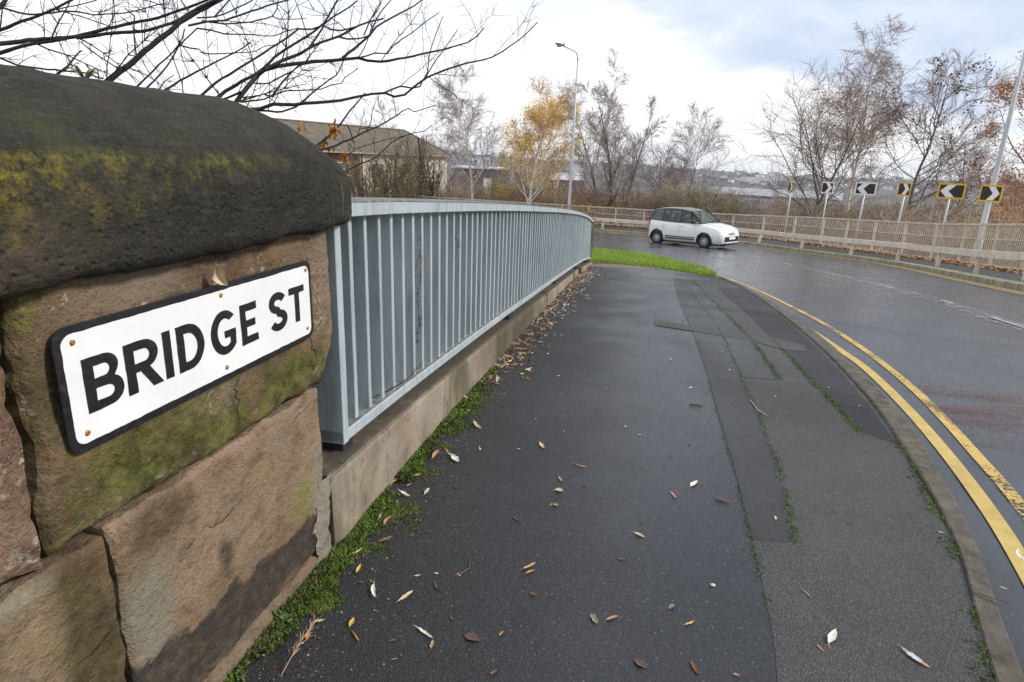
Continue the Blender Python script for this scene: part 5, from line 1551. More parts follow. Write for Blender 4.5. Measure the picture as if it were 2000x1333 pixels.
# the row directly behind the parapet (right half), then the slope, then the left stretch
for px, Y, py, k in ((1990, 25, 400, 2), (1940, 26.5, 405, 1), (1890, 29, 402, 1), (1840, 31, 396, 1), (1790, 33.5, 398, 0), (1735, 36, 390, 1), (1680, 38, 393, 2), (1620, 40, 388, 0), (1560, 42, 387, 1), (1500, 44, 383, 0), (1450, 46, 378, 0),
                     (2030, 27, 372, 3), (1945, 31, 384, 0), (1880, 35, 378, 1), (1815, 38, 380, 0), (1745, 41, 377, 0), (1690, 45, 378, 1), (1625, 48, 374, 0), (1565, 50, 374, 2),
                     (1395, 45, 356, 2), (1375, 50, 345, 0), (1350, 46, 350, 2), (1318, 48, 364, 1), (1262, 49, 352, 1), (1210, 50, 352, 0), (1180, 47, 352, 3), (1165, 50, 338, 1), (1150, 48, 362, 3),
                     (1110, 55, 362, 0), (1085, 52, 358, 1), (1055, 54, 352, 2), (1005, 53, 342, 2), (985, 51, 345, 1), (965, 54, 350, 2), (945, 56, 352, 0), (915, 55, 356, 1), (893, 58, 352, 0), (1040, 51, 368, 1)):
    put_shrub(k, px, Y, py, 1.25)
# tall many-stemmed sprouting shrub in front of the apartment block
def sprout(px, Y, py_top, seed, n, lab):
    R = random.Random(seed); K = MB(); p0 = at(px, 390, Y); zt = ray(px, py_top).z * Y; zb = -9.; H = zt - zb
    t = empty('coppiced_shrub', (p0.x, Y, zb), (0, 0, 0), lab, 'shrub', 'coppiced shrubs in front of the apartment block')
    T = MB()
    for s in range(n):
        a = R.uniform(0, 6.28); sp = R.uniform(.03, .34); p = V((cos(a) * .5, sin(a) * .5, 0)); d = V((cos(a) * sp, sin(a) * sp, 1)).normalized(); ln = H * R.uniform(.72, 1.08); pts = [p.copy()]
        for i in range(10):
            d = (d + V((R.gauss(0, .035), R.gauss(0, .035), .03))).normalized(); p = p + d * ln / 10; pts.append(p.copy())
        T.tube(pts, [.10 * (1 - .08 * i) for i in range(11)], 5, 0, False)
        for w in range(60):
            f = .35 + .65 * R.random(); k = f * 10; i = min(9, int(k)); q = pts[i].lerp(pts[i + 1], k - i); e = (pts[i + 1] - pts[i]).normalized(); o = e.orthogonal().normalized(); o.rotate(Matrix.Rotation(R.uniform(0, 6.28), 3, e)); e = (e * .8 + o * .6).normalized()
            l2 = H * .13 * R.uniform(.4, 1.3); tp = [q.copy()]
            for i in range(3): e = (e + V((R.gauss(0, .1), R.gauss(0, .1), R.gauss(0, .1) + .08))).normalized(); q = q + e * l2 / 3; tp.append(q.copy())
            K.tube(tp, [.022, .018, .014, .010], 3, 0, False)
    T.build('stems', M['bark_olive'], t, smooth=True, recalc=False); K.build('twigs', M['twig_olive'], t, recalc=False)
sprout(742, 53, 284, 5, 24, 'many stemmed olive shrub covering the cream wall near the brick part of the apartment block')
sprout(802, 55, 280, 6, 22, 'many stemmed olive shrub in front of the middle windows of the apartment block')
sprout(770, 49, 305, 8, 20, 'lower olive shrub of many stems between the two taller ones before the apartment block')
sprout(846, 57, 312, 7, 15, 'lower many stemmed shrub in front of the corner of the apartment block')

# hedge tuft showing over the far end of the railing
R = random.Random(31); K, L = MB(), MB(); cpt = at(1127, 402, 12.4); cz = G(11.6)
t = empty('clipped_bush', (cpt.x, cpt.y, cz), (0, 0, 0), 'straw coloured bush poking out past the far end of the blue grey railing', 'bush')
for s in range(420):
    a = R.uniform(0, 6.28); r_ = sqrt(R.random()) * .27; p = V((r_ * cos(a) * 1.1, r_ * sin(a) * .9, 0)); h = 1.24 * (1 - .30 * (r_ / .27) ** 2) * R.uniform(.8, 1.04)
    pts = [p, p * 1.02 + V((R.gauss(0, .04), R.gauss(0, .04), h * .6)), p * 1.05 + V((R.gauss(0, .1), R.gauss(0, .1), h))]
    K.tube(pts, [.006, .005, .003], 3, 0, False)
    for _ in range(12):
        c = pts[1].lerp(pts[2], R.random()) + V((R.gauss(0, .04), R.gauss(0, .04), R.gauss(0, .04))); u = V((R.gauss(0, 1), R.gauss(0, 1), R.gauss(.6, .6))).normalized(); v = u.orthogonal().normalized(); l = R.uniform(.04, .10)
        L.add([c, c + u * l * .5 + v * .008, c + u * l, c + u * l * .5 - v * .008], [(0, 1, 2, 3)])
K.build('stems', M['twig_olive'], t, recalc=False); L.build('foliage', leafy('straw_leaf', (.13, .11, .03), (.24, .18, .06), 3, .7, .2), t, recalc=False)

# ---------------- near bare tree behind the pier: limbs follow the real ones
FT = empty('bare_tree', (-5.0, 5.3, -3.6), (0, 0, 0), 'dark bare tree spreading its branches over the stone pier', 'tree')
fbase = V(FT.location)
Tt, Kk = MB(), MB(); R = random.Random(77)
crA, crB = V((-4.2, 5.2, -.35)), V((-6.4, 5.0, .1))
Tt.tube([V((-5.0, 5.3, -3.7)), V((-4.95, 5.3, -2.2)), V((-4.6, 5.25, -1.2)), crA], [.24, .2, .17, .13], 12)
Tt.tube([V((-4.97, 5.3, -2.4)), V((-5.5, 5.2, -1.4)), V((-6.0, 5.05, -.6)), crB], [.19, .15, .13, .11], 12)
Z5 = lambda *L: [(a * .175, b * .175) for a, b in L]
Z6 = lambda *L: [(350 + a * .175, b * .175) for a, b in L]
Z7 = lambda *L: [(700 + a * .175, b * .175) for a, b in L]
Z3 = lambda *L: [(580 + a * .16, 200 + b * .16) for a, b in L]
BR = [  # (pixels, thickness near, thickness far, depth near, depth far, root: A, B or None)
 (Z5((-300, 470), (0, 340), (250, 240), (480, 160), (620, 90), (800, 0), (980, -110)), 7.5, 4, 4.9, 5.3, 'B'),
 (Z5((-300, 530), (0, 490), (240, 465), (480, 435), (740, 425), (950, 385), (1200, 320), (1480, 260), (1750, 205), (2000, 120)) + Z6((290, 10), (480, -80)), 10, 4, 4.7, 5.4, 'B'),
 (Z5((-300, 700), (0, 595), (250, 515), (480, 475), (740, 440)), 9, 5, 4.75, 4.85, 'B'),
 (Z5((850, 420), (1000, 405), (1280, 370), (1600, 345), (1850, 280), (2000, 220)) + Z6((150, 130), (420, -10)), 7, 5, 4.85, 5.3, None),
 ([(150, 215)] + Z5((1190, 920), (1340, 800), (1480, 700), (1600, 580), (1750, 460), (1900, 350)) + Z6((0, 250), (150, 165), (300, 80), (450, 0), (600, -90)), 13, 8, 4.6, 5.4, 'A'),
 ([(270, 210)] + Z6((0, 910), (200, 800), (420, 690), (600, 600), (700, 545), (800, 470)), 5.5, 2.5, 5.0, 5.6, 'A'),
 ([(340, 230)] + Z6((200, 1110), (400, 930), (560, 830), (750, 710), (930, 600), (1100, 490), (1220, 410), (1330, 330), (1480, 330), (1600, 290), (1700, 200), (1800, 150), (1990, 10)), 6.5, 2.5, 4.8, 5.7, 'A'),
 ([(360, 235)] + Z6((370, 1130), (520, 1020), (700, 910), (850, 830), (950, 760), (1060, 640), (1180, 560), (1350, 450), (1500, 360), (1620, 260), (1700, 120), (1790, -40)), 9, 3, 4.9, 5.8, 'A'),
 ([(430, 250)] + Z6((600, 1190), (680, 1080), (760, 980), (830, 890), (950, 780), (1100, 740), (1300, 715), (1500, 690), (1700, 680), (2000, 650)) + Z7((100, 680), (250, 690), (450, 660), (700, 610), (950, 550), (1100, 510), (1230, 475), (1330, 400), (1400, 320)), 11, 2.2, 4.7, 5.9, 'A'),
 (Z6((950, 780), (1150, 680), (1350, 600), (1450, 540), (1600, 470), (1800, 400), (1900, 345), (2000, 290)) + Z7((130, 245), (280, 210)), 7.5, 3, 4.95, 5.6, None),
 (Z6((1450, 540), (1530, 420), (1620, 290), (1680, 330), (1800, 345), (2000, 290)), 4.5, 3, 5.1, 5.5, None),
 (Z6((1780, 410), (1880, 440), (2000, 435)) + Z7((60, 420), (130, 390)), 4, 2.5, 5.1, 5.4, None),
 (Z6((1830, 645), (1950, 550), (2000, 505)) + Z7((120, 400), (200, 300), (390, 190), (620, 70), (740, -20)), 5.5, 2.2, 5.2, 6.1, None),
 (Z7((60, 400), (130, 230), (240, 40), (270, -40)), 3, 2, 5.3, 5.6, None),
 (Z7((130, 390), (200, 220), (270, 105), (370, -10)), 3.4, 2, 5.3, 5.6, None),
 (Z7((20, 645), (180, 595), (320, 600), (400, 500), (600, 370), (780, 220), (900, 140)), 3.4, 1.6, 5.3, 6.0, None),
 ([(455, 245)] + Z6((740, 1250), (900, 1215), (1050, 1165), (1200, 1175), (1500, 1150), (1800, 1120), (2000, 1080)) + Z7((150, 1050), (300, 1040), (400, 1082), (520, 1060), (620, 970), (780, 860), (950, 790), (1200, 710), (1500, 640), (1700, 510), (1850, 400), (2000, 250)), 8.5, 1.8, 4.8, 6.2, 'A'),
 (Z7((290, 1035), (470, 965), (600, 985), (690, 970), (715, 905), (770, 810), (790, 620), (860, 400), (940, 190)), 4, 1.5, 5.3, 5.8, None),
 (Z7((740, 880), (850, 700), (950, 560), (1060, 400), (1110, 330)), 2.6, 1.6, 5.4, 5.8, None),
 ([(440, 255)] + Z6((730, 1245), (1150, 1250), (1300, 1200), (1430, 1090), (1560, 980), (1750, 840), (1780, 800), (1840, 680), (1900, 560)), 6, 2, 4.9, 5.6, 'A'),
 (Z6((690, 1140), (950, 1110), (1060, 1060), (1180, 1020), (1450, 1005), (1580, 1000), (1700, 950), (1820, 930), (1850, 870), (2000, 760)), 4, 1.6, 4.9, 5.6, None),
 (Z6((840, 930), (1000, 935), (1100, 880), (1250, 800), (1330, 745)), 3, 3, 4.9, 5.1, None),
 (Z6((1030, 1080), (1100, 990), (1230, 830), (1320, 745), (1480, 690)), 4.5, 2.5, 5., 5.1, None),
 (Z6((430, 1140), (650, 1050), (690, 1030)), 4.5, 5, 4.85, 4.8, None),
 (Z6((690, 1090), (900, 1070), (1050, 1000), (1080, 980)), 3, 2, 4.9, 5.0, None),
 (Z3((200, 570), (270, 510), (430, 380), (540, 260), (640, 110), (740, 0), (830, -110)), 5.5, 2.5, 5.2, 5.9, 'A'),
 (Z3((380, 560), (480, 525), (650, 450), (840, 360), (1000, 290), (1130, 215), (1280, 115), (1360, 75), (1430, 120), (1580, 70), (1700, 40)), 4.6, 1.7, 5.3, 6.2, 'A'),
 (Z3((560, 870), (620, 830), (770, 750), (960, 680), (1060, 580), (1150, 490), (1330, 405), (1420, 375), (1560, 350), (1640, 285)), 3.8, 1.6, 5.3, 6.0, 'A'),
 (Z3((900, 1290), (980, 1180), (1100, 1060), (1200, 960), (1350, 810), (1310, 750)), 3.6, 2, 5.4, 5.9, 'A'),
 (Z3((850, 350), (900, 260), (920, 100), (960, -10)), 2.4, 1.6, 5.5, 5.7, None),
 (Z3((640, 500), (700, 590), (600, 660)), 2, 1.6, 5.4, 5.5, None),
 (Z3((620, 280), (680, 450), (710, 580), (830, 530), (1050, 470), (1330, 405)), 2.2, 1.6, 5.3, 5.8, None),
 (Z3((1480, 430), (1500, 600), (1530, 870), (1545, 975), (1700, 920), (1800, 850)), 2.6, 1.4, 5.7, 6.0, None),
 (Z5((-60, 70), (0, 80), (100, 112), (320, 160), (480, 158), (700, 130), (850, 130), (1030, 165), (1450, 140), (1600, 100), (1850, 30)), 4.5, 2, 4.8, 5.2, None),
 (Z5((-80, 160), (0, 80), (60, 0), (110, -70)), 9, 6, 4.7, 4.8, 'B'),
 (Z5((-200, 600), (0, 650), (200, 730), (450, 770), (700, 790), (950, 820), (1150, 885)), 4.5, 3, 4.5, 4.7, 'B'),
 (Z5((560, 900), (640, 830), (760, 740), (880, 590), (910, 570)), 5.5, 2.5, 4.6, 4.8, 'A'),
 (Z5((1450, 1050), (1540, 960), (1700, 800), (1850, 660), (1990, 520)) + Z6((0, 500), (40, 420), (60, 330)), 4, 2.5, 4.9, 5.2, 'A'),
 (Z5((1540, 1080), (1640, 980), (1800, 820), (1920, 650), (2000, 520)) + Z6((60, 450), (200, 320)), 4, 2.5, 4.9, 5.2, 'A'),
 (Z5((1700, 1080), (1780, 1000), (1830, 920), (1940, 840)), 4, 1.5, 4.9, 5.1, 'A'),
 (Z6((100, 290), (300, 245), (500, 230), (800, 130), (1050, 50), (1210, 0), (1400, -70)), 4.5, 2.6, 5.0, 5.6, None),
 (Z6((200, 320), (350, 340), (500, 383), (750, 385), (930, 400), (1060, 402), (1200, 350), (1330, 320)), 3.2, 1.8, 5.1, 5.6, None),
 (Z6((250, 230), (400, 258), (500, 268), (640, 265), (880, 230), (1040, 182), (1090, 100), (1110, -20)), 3.8, 2, 5.1, 5.5, None),
 (Z6((0, 510), (120, 540), (220, 552), (260, 590), (420, 605), (600, 596), (850, 575), (960, 520), (1060, 500)), 3.2, 1.6, 5.1, 5.4, None),
 (Z6((1040, 185), (1100, 210), (1300, 215), (1410, 205)), 2.4, 1.5, 5.3, 5.5, None),
 (Z6((200, 200), (400, 190), (560, 130), (830, 0), (950, -60)), 3.2, 2, 5.1, 5.4, None),
 (Z6((390, 195), (480, 90), (560, 0), (620, -60)), 3.6, 2.5, 5.1, 5.3, None),
 (Z6((100, 130), (30, 20), (0, -60)), 3, 2, 5.0, 5.1, None),
 (Z5((900, 470), (1060, 600), (1200, 690), (1340, 780)), 2.4, 2.8, 4.8, 4.7, None),
 (Z5((1390, 90), (1500, 180), (1495, 330), (1500, 450), (1525, 640)), 2.2, 3, 5.0, 4.8, None),
 (Z5((620, 110), (850, 60), (1060, 10), (1150, -30)), 2.4, 1.8, 5.1, 5.3, None),
 (Z5((950, 70), (1040, 130), (1200, 120), (1370, 25)), 1.8, 1.2, 5.1, 5.2, None),
 (Z5((640, 115), (900, 185), (1230, 300)), 2.4, 2.0, 5.0, 4.9, None),
 (Z5((1280, 0), (1600, 0), (1800, 60), (1880, 40), (1900, -20)), 2.6, 1.6, 5.2, 5.3, None),
]
px_per = lambda Y: FOC / Y
def twig_px(p0, ang, ln, r, n=4, curl=.12, bias=0.):
    """side shoot starting at world point p0; ang measured in the plane facing the pavement"""
    a = ang; p = p0.copy(); pts = [p.copy()]; dy = R.gauss(0, .35)
    for i in range(n):
        a += R.gauss(0, curl) + bias
        p = p + V((cos(a), dy, sin(a))) * (ln / n); pts.append(p.copy())
    Kk.tube(pts, [r * (1 - .6 * i / n) for i in range(n + 1)], 4, 0, False)
    return pts, a
for (P, t0, t1, y0, y1, root) in BR:
    Pd = resample(P, 14); n = len(Pd); W_pts = []; rad = []
    for i, q in enumerate(Pd):
        f = i / (n - 1); Y = y0 + (y1 - y0) * f + .06 * fbm((q.x * .02, y0 * 3, 0), 2)
        w = at(q.x, q.y, Y); th = t0 + (t1 - t0) * f ** .8
        rad.append(th * .5 * Y / FOC * .93 * (1 + .12 * noise.noise(V((q.x * .09, q.y * .09, 1)))))
        W_pts.append(w + V((.004 * noise.noise(V((q.x * .05, 1, y0))), 0, .006 * noise.noise(V((q.x * .06, q.y * .06, 7))))))
    rp, rr = W_pts, rad
    if root:
        c0 = crA if root == 'A' else crB
        m = c0.lerp(W_pts[0], .5) + V((0, 0, -.08)); rp = [c0, c0.lerp(m, .5) + V((0, 0, -.03)), m] + W_pts; rr = [rad[0] * 1.6, rad[0] * 1.35, rad[0] * 1.15] + rad
    Tt.tube(rp, rr, 7 if t0 > 5 else 5, 0, False)
    # side shoots with their own twiglets
    i = 2
    while i < n - 1:
        f = i / n; q = W_pts[i]; d = W_pts[min(n - 1, i + 1)] - W_pts[i - 1]; a = atan2(d.z, d.x)
        sgn = 1 if R.random() < .68 else -1
        ln = R.choice((.05, .08, .12, .2, .3, .3, .45, .6, .8)) * R.uniform(.7, 1.2) * (1 - .3 * f)
        r_ = max(.0018, min(rad[i] * .45, .0022 + .006 * ln))
        pts, aa = twig_px(q, a + sgn * R.uniform(.35, 1.15), ln, r_, 5, .14, .03 * sgn)
        if ln > .12:
            for k in range(int(ln / .07)):
                j = R.randrange(1, 5); s2 = 1 if R.random() < .5 else -1
                twig_px(pts[j], aa + s2 * R.uniform(.4, .9), R.uniform(.03, .16), max(.0014, r_ * .6), 3, .12)
        # buds / spurs
        if R.random() < .7:
            j = min(n - 1, i + 1); s2 = 1 if R.random() < .5 else -1
            twig_px(W_pts[j], a + s2 * 1.2, R.uniform(.015, .04), .0022, 2, .1)
        if R.random() < .09:      # hanging hair twigs
            twig_px(q, -pi / 2 + R.gauss(0, .35), R.uniform(.15, .5), .0019, 6, .10)
        i += R.choice((1, 2, 2, 3, 3))
Tt.v = [p - fbase for p in Tt.v]; Kk.v = [p - fbase for p in Kk.v]
Tt.build('trunk', M['bark_dark'], FT, smooth=True, recalc=False); Kk.build('crown', M['twig_dark'], FT, recalc=False)
# the few dead leaves still hanging
for (px, py, n_) in ((655, 245, 12), (648, 262, 5), (672, 303, 9), (642, 285, 6), (628, 281, 5), (588, 246, 3)):
    mb = MB()
    for _ in range(n_):
        c = at(px + R.gauss(0, 6), py + R.gauss(0, 5), 5.35) - fbase; u = V((R.gauss(0, .5), R.gauss(0, .5), -1)).normalized(); v = u.orthogonal().normalized(); v.rotate(Matrix.Rotation(R.uniform(0, 6), 3, u)); w = u.cross(v); l = R.uniform(.04, .075)
        mb.add([c, c + u * l * .4 + v * l * .28 + w * .008, c + u * l, c + u * l * .4 - v * l * .28 + w * .008, c + u * l * .5 - w * .006], [(0, 1, 4), (1, 2, 4), (2, 3, 4), (3, 0, 4)])
    mb.build('dead_leaves', M['leaf_orange'], FT, recalc=False)

# ---------------- apartment block
M['roof_tile'] = None
def tiles():
    t = NT('brown_concrete_tiles'); co = t.coord('Object')
    x, y, z = t.xyz(co)
    row = t.mth('FRACT', t.mth('MULTIPLY', z, 5.2))
    c = t.mix(t.ramp(t.noise(co, .9, 5, .6), .35, .65), (.10, .08, .06), (.155, .128, .098))
    c = t.mix(t.ramp(row, .8, .95, 0, .55), c, (.04, .03, .024))
    c = t.mix(t.ramp(t.noise(co, .5, 5, .65), .54, .68, 0, .6), c, (.13, .115, .035))
    t.principled(c, .9, 0, t.bump(row, .5, .05)); return t.mat
def bricks(name, a, b, mortar):
    t = NT(name); co = t.coord('Object')
    n = t.node('ShaderNodeTexBrick'); mp = t.node('ShaderNodeMapping'); mp.inputs['Rotation'].default_value = (pi / 2, 0, 0); t.link(co, mp.inputs[0]); t.link(mp.outputs[0], n.inputs['Vector'])
    n.inputs['Scale'].default_value = 1.; n.inputs['Brick Width'].default_value = .23; n.inputs['Row Height'].default_value = .075; n.inputs['Mortar Size'].default_value = .006
    n.inputs['Color1'].default_value = (*a, 1); n.inputs['Color2'].default_value = (*b, 1); n.inputs['Mortar'].default_value = (*mortar, 1)
    c = t.mix(t.ramp(t.noise(co, .7, 5, .6), .4, .7, 0, .4), n.outputs[0], tuple(q * .6 for q in a))
    t.principled(c, .9); return t.mat
M['roof_tile'] = tiles()
M['brick_red'] = bricks('red_brick', (.21, .095, .07), (.28, .14, .10), (.25, .21, .17))
M['brick_cream'] = bricks('cream_brick', (.60, .52, .41), (.68, .60, .49), (.55, .5, .42))
M['upvc'] = simple('white_window_frame', (.75, .75, .74), .4, .06, 3)
M['pane'] = simple('dark_window_pane', (.10, .115, .13), .08, .2, .6)
B0 = at(868, 380, 84); A0_ = at(555, 380, 62)
ax = V((B0.x - A0_.x, B0.y - A0_.y, 0)); Lb = ax.length; ax.normalize()
apt = empty('apartment_block', (A0_.x, A0_.y, -11.5), (0, 0, atan2(ax.y, ax.x)), 'three storey apartment block of red and cream brick under a brown hipped roof', 'apartment block')
Hw = 11.5 + .25; Dp = 9.5
def wallbox(x0, x1, y0, y1, z0, z1, mat, name='wall'):
    mb = MB(); mb.box(((x0 + x1) / 2, (y0 + y1) / 2, (z0 + z1) / 2), (x1 - x0, y1 - y0, z1 - z0)); return mb.build(name, mat, apt)
xb = Lb * .395
wallbox(-14, xb, 0, Dp, 0, Hw, M['brick_red']); wallbox(xb + .01, Lb, -.35, Dp, 0, Hw, M['brick_cream'])
# roof
Hr = ray(795, 252).z * 79 + 11.5
mb = MB(); ev = .5
e = [V((-14.5, -.35 - ev, Hw - .1)), V((Lb + ev, -.35 - ev, Hw - .1)), V((Lb + ev, Dp + ev, Hw - .1)), V((-14.5, Dp + ev, Hw - .1)), V((-14.5, Dp / 2, Hr)), V((Lb - 2.4, Dp / 2, Hr))]
mb.add(e, [(0, 1, 5, 4), (1, 2, 5), (2, 3, 4, 5), (3, 0, 4), (3, 2, 1, 0)]); roof_o = mb.build('roof', M['roof_tile'], apt)
mb = MB(); mb.tube([V((-14.5, Dp / 2, Hr)), V((Lb - 2.4, Dp / 2, Hr)), ], [.14, .14], 6); mb.tube([V((Lb - 2.4, Dp / 2, Hr)), V((Lb + ev, -.35 - ev, Hw - .05))], [.13, .13], 6); mb.build('ridge_tiles', M['roof_tile'], roof_o)
mb = MB(); mb.box(((Lb - 14) / 2, -.35 - ev - .05, Hw - .14), (Lb + 15, .12, .13)); mb.box((Lb + ev + .05, Dp / 2 - .2, Hw - .14), (.12, Dp + 1.4, .13)); mb.build('gutter', simple('grey_cream_gutter', (.36, .32, .26), .6, .2, 2), apt)
def window(x, z, w, h, y=0, n=2):
    f = empty('window', (x, y, z)); f.parent = apt
    mb = MB(); b = .07
    mb.box((0, -.03, h / 2 - b / 2), (w, .1, b)); mb.box((0, -.03, -h / 2 + b / 2), (w, .1, b))
    for k in range(n + 1): mb.box((-w / 2 + b / 2 + (w - b) * k / n, -.03, 0), (b, .1, h - 2 * b))
    mb.build('frame', M['upvc'], f)
    mb = MB(); mb.box((0, -.005, 0), (w - b, .03, h - b)); mb.build('pane', M['pane'], f)
    mb = MB(); mb.box((0, -.07, -h / 2 - .05), (w + .16, .18, .08)); mb.build('sill', M['upvc'], f)
for z in (9.9, 7.1, 4.3):
    for x in (xb - 2.2, xb - 5.8, xb - 9.4): window(x, z, 1.7, 1.35, 0)
    for x in (xb + 2.6, xb + 7.6, xb + 11.2): 
        if x < Lb - 1: window(x, z, 2.0 if x < xb + 9 else 1.4, 1.35, -.35, 3 if x < xb + 9 else 2)
mb = MB(); mb.tube([V((Lb - .35, -.43, 0)), V((Lb - .35, -.43, Hw - .2))], [.055, .055], 8); mb.build('downpipe', M['upvc'], apt)
mb = MB(); mb.tube([V((xb + .15, -.43, 0)), V((xb + .15, -.43, Hw - .2))], [.055, .055], 8); mb.build('downpipe', M['car_black'], apt)

# ---------------- buildings down in the town
def hbox(name, px0, px1, py_top, Y, depth, zb, mat, label, cat, roof=None, group=None, windows=None, rh=0., bands=None):
    a, b = at(px0, py_top, Y), at(px1, py_top, Y); w = b.x - a.x; zt = (a.z + b.z) / 2
    t = empty(name, ((a.x + b.x) / 2, Y + depth / 2, zb), (0, 0, 0), label, cat, group); H = zt - zb
    mb = MB(); mb.box((0, 0, H / 2), (w, depth, H)); mb.build('wall', mat, t)
    if roof:
        mb = MB(); o = .25
        if rh: mb.add([V((-w/2 - o, -depth/2 - o, H)), V((w/2 + o, -depth/2 - o, H)), V((w/2 + o, depth/2 + o, H)), V((-w/2 - o, depth/2 + o, H)), V((-w/2 - o, 0, H + rh)), V((w/2 + o, 0, H + rh))], [(0, 1, 5, 4), (2, 3, 4, 5), (1, 2, 5), (3, 0, 4), (3, 2, 1, 0)])
        else: mb.box((0, 0, H + .2), (w + .8, depth + .8, .4))
        mb.build('roof', roof, t)
    for (x0, x1, z0, z1, m, nm) in windows or ():
        mb = MB(); mb.box(((x0 + x1) / 2 * w, -depth / 2 - .03, (z0 + z1) / 2 * H), ((x1 - x0) * w, .12, (z1 - z0) * H)); mb.build(nm, m, t)
    return t
M['clad_grey'] = simple('blue_grey_cladding', (.13, .14, .17), .6, .12, .4)
M['clad_white'] = simple('white_render', (.70, .71, .72), .6, .06, .2)
M['brick_far'] = simple('distant_brick', (.155, .125, .115), .85, .2, .3)
M['roof_far'] = simple('distant_roof', (.10, .08, .075), .8, .2, .3)
M['roof_silver'] = simple('silvery_roof_sheets', (.52, .51, .58), .5, .25, .5, dirt=((.28, .26, .28), .8))
G3 = [(.10, .42, .78, .86, M['upvc'], 'fascia')]
hbox('grey_building', 884, 985, 330, 150, 14, -17.5, M['brick_far'], 'low brown and grey building with a white panel beside the apartment block', 'building', M['clad_white'],
     windows=[(.10, .26, .55, .86, M['clad_white'], 'door_panel'), (.34, .62, .35, 1.0, M['clad_grey'], 'cladding_bay'), (.70, 1.0, .35, .97, M['clad_grey'], 'cladding_bay')])
hbox('tower_block', 931, 955, 305, 320, 12, -31, M['clad_white'], 'pale white block rising behind the low grey building', 'building', M['clad_grey'],
     windows=[(.1, .22, .62, .95, M['clad_grey'], 'window'), (.38, .5, .62, .95, M['clad_grey'], 'window'), (.66, .78, .62, .95, M['clad_grey'], 'window')])
hbox('warehouse', 1078, 1142, 352, 170, 26, -21, M['brick_far'], 'warehouse with a mottled silver roof behind the base of the street lamp', 'warehouse', M['roof_silver'], rh=1.6, windows=[(.2, .8, .3, .6, M['clad_grey'], 'door')])
hbox('warehouse', 1120, 1142, 322, 500, 30, -37, M['clad_white'], 'white shed far down in the town beside the street lamp', 'warehouse', M['roof_silver'], windows=[(.2, .8, .2, .5, M['clad_grey'], 'door')])
hbox('tower_block', 1508, 1520, 337, 1700, 30, -40, M['clad_white'], 'white tower block on the far river bank', 'building', M['clad_grey'], windows=[(.15, .35, .1, .95, M['clad_grey'], 'window_strip'), (.65, .85, .1, .95, M['clad_grey'], 'window_strip')])
hbox('factory', 1462, 1500, 348, 1680, 60, -40, M['clad_white'], 'long white factory on the far river bank beside the tower block', 'factory', M['clad_white'], windows=[(.1, .9, .3, .5, M['clad_grey'], 'window_strip')])
hbox('factory', 1486, 1496, 343, 1690, 40, -40, M['clad_white'], 'taller white factory bay standing over the long white factory', 'factory', M['clad_white'], windows=[(.2, .8, .5, .8, M['clad_grey'], 'window_strip')])
# little far houses scattered over the town and the far hillside
rnd = random.Random(5)
src = empty('distant_house', (0, 0, 0), (0, 0, 0), 'tiny pale house on the distant hillside', 'house', 'houses on the distant hillside')
mb = MB(); mb.box((0, 0, 3), (11, 8, 6)); mb.build('wall', M['clad_white'], src)
mb = MB(); mb.add([V((-5.8, -4.4, 6)), V((5.8, -4.4, 6)), V((5.8, 4.4, 6)), V((-5.8, 4.4, 6)), V((-5.8, 0, 9)), V((5.8, 0, 9))], [(0, 1, 5, 4), (2, 3, 4, 5), (1, 2, 5), (3, 0, 4), (3, 2, 1, 0)]); mb.build('roof', M['roof_far'], src)
n = 0
while n < 90:
    px = rnd.choice((rnd.uniform(880, 1150), rnd.uniform(1300, 1760), rnd.uniform(1300, 1760))); az = atan2(px - 1000, FOC); r = rnd.uniform(1750, 2500)
    x, y = r * sin(az), r * cos(az); tt = max(0, min(1, (r - 2000) / 600)); tt = tt * tt * (3 - 2 * tt)
    z = hermite(RT_, min(r, 2000)) if r < 2000 else -38 + (ridge(math.degrees(az)) + 38) * tt + 5 * fbm((x, y, 0), 4, .0016) * tt + 1.5 * fbm((x, y, 0), 2, .01) * tt
    if n == 0: o = src
    else:
        o = src.copy(); C.objects.link(o)
        for ch in src.children: c_ = ch.copy(); C.objects.link(c_); c_.parent = o
    s_ = rnd.uniform(.7, 1.5); o.location = (x, y, z - 1); o.rotation_euler.z = rnd.uniform(0, 3.1); o.scale = (s_ * rnd.uniform(.8, 2), s_, s_); n += 1
# wooded masses on the plain and the ridge
def wood_mass(name, label, spots, mat):
    mb = MB(); R = random.Random(3)
    for (x, y, z, h) in spots:
        for _ in range(7):
            c = V((x + R.gauss(0, h * .5), y + R.gauss(0, h * .5), z + h * R.uniform(.3, .9))); r_ = h * R.uniform(.25, .45); b = len(mb.v)
            for k in range(10):
                d = V((R.gauss(0, 1), R.gauss(0, 1), R.gauss(0, 1))).normalized() * r_ * R.uniform(.7, 1.3); u = d.orthogonal().normalized() * r_ * .45; v = d.cross(u).normalized() * r_ * .45
                mb.add([c + d + u, c + d + v, c + d - u, c + d - v], [(0, 1, 2, 3)])
    tag(mb.build(name, mat, None, recalc=False), label, 'woodland', kind='stuff')
sp = []
for _ in range(900):
    az = radians(rnd.uniform(-14, 42)); r = rnd.choice((rnd.uniform(1650, 2650), rnd.uniform(300, 930))); x, y = r * sin(az), r * cos(az)
    tt = max(0, min(1, (r - 2000) / 600)); tt = tt * tt * (3 - 2 * tt)
    z = hermite(RT_, r) if r < 2000 else -38 + (ridge(math.degrees(az)) + 38) * tt + 5 * fbm((x, y, 0), 4, .0016) * tt
    sp.append((x, y, z - 1, rnd.uniform(6, 12) if r > 1000 else rnd.uniform(4, 8)))
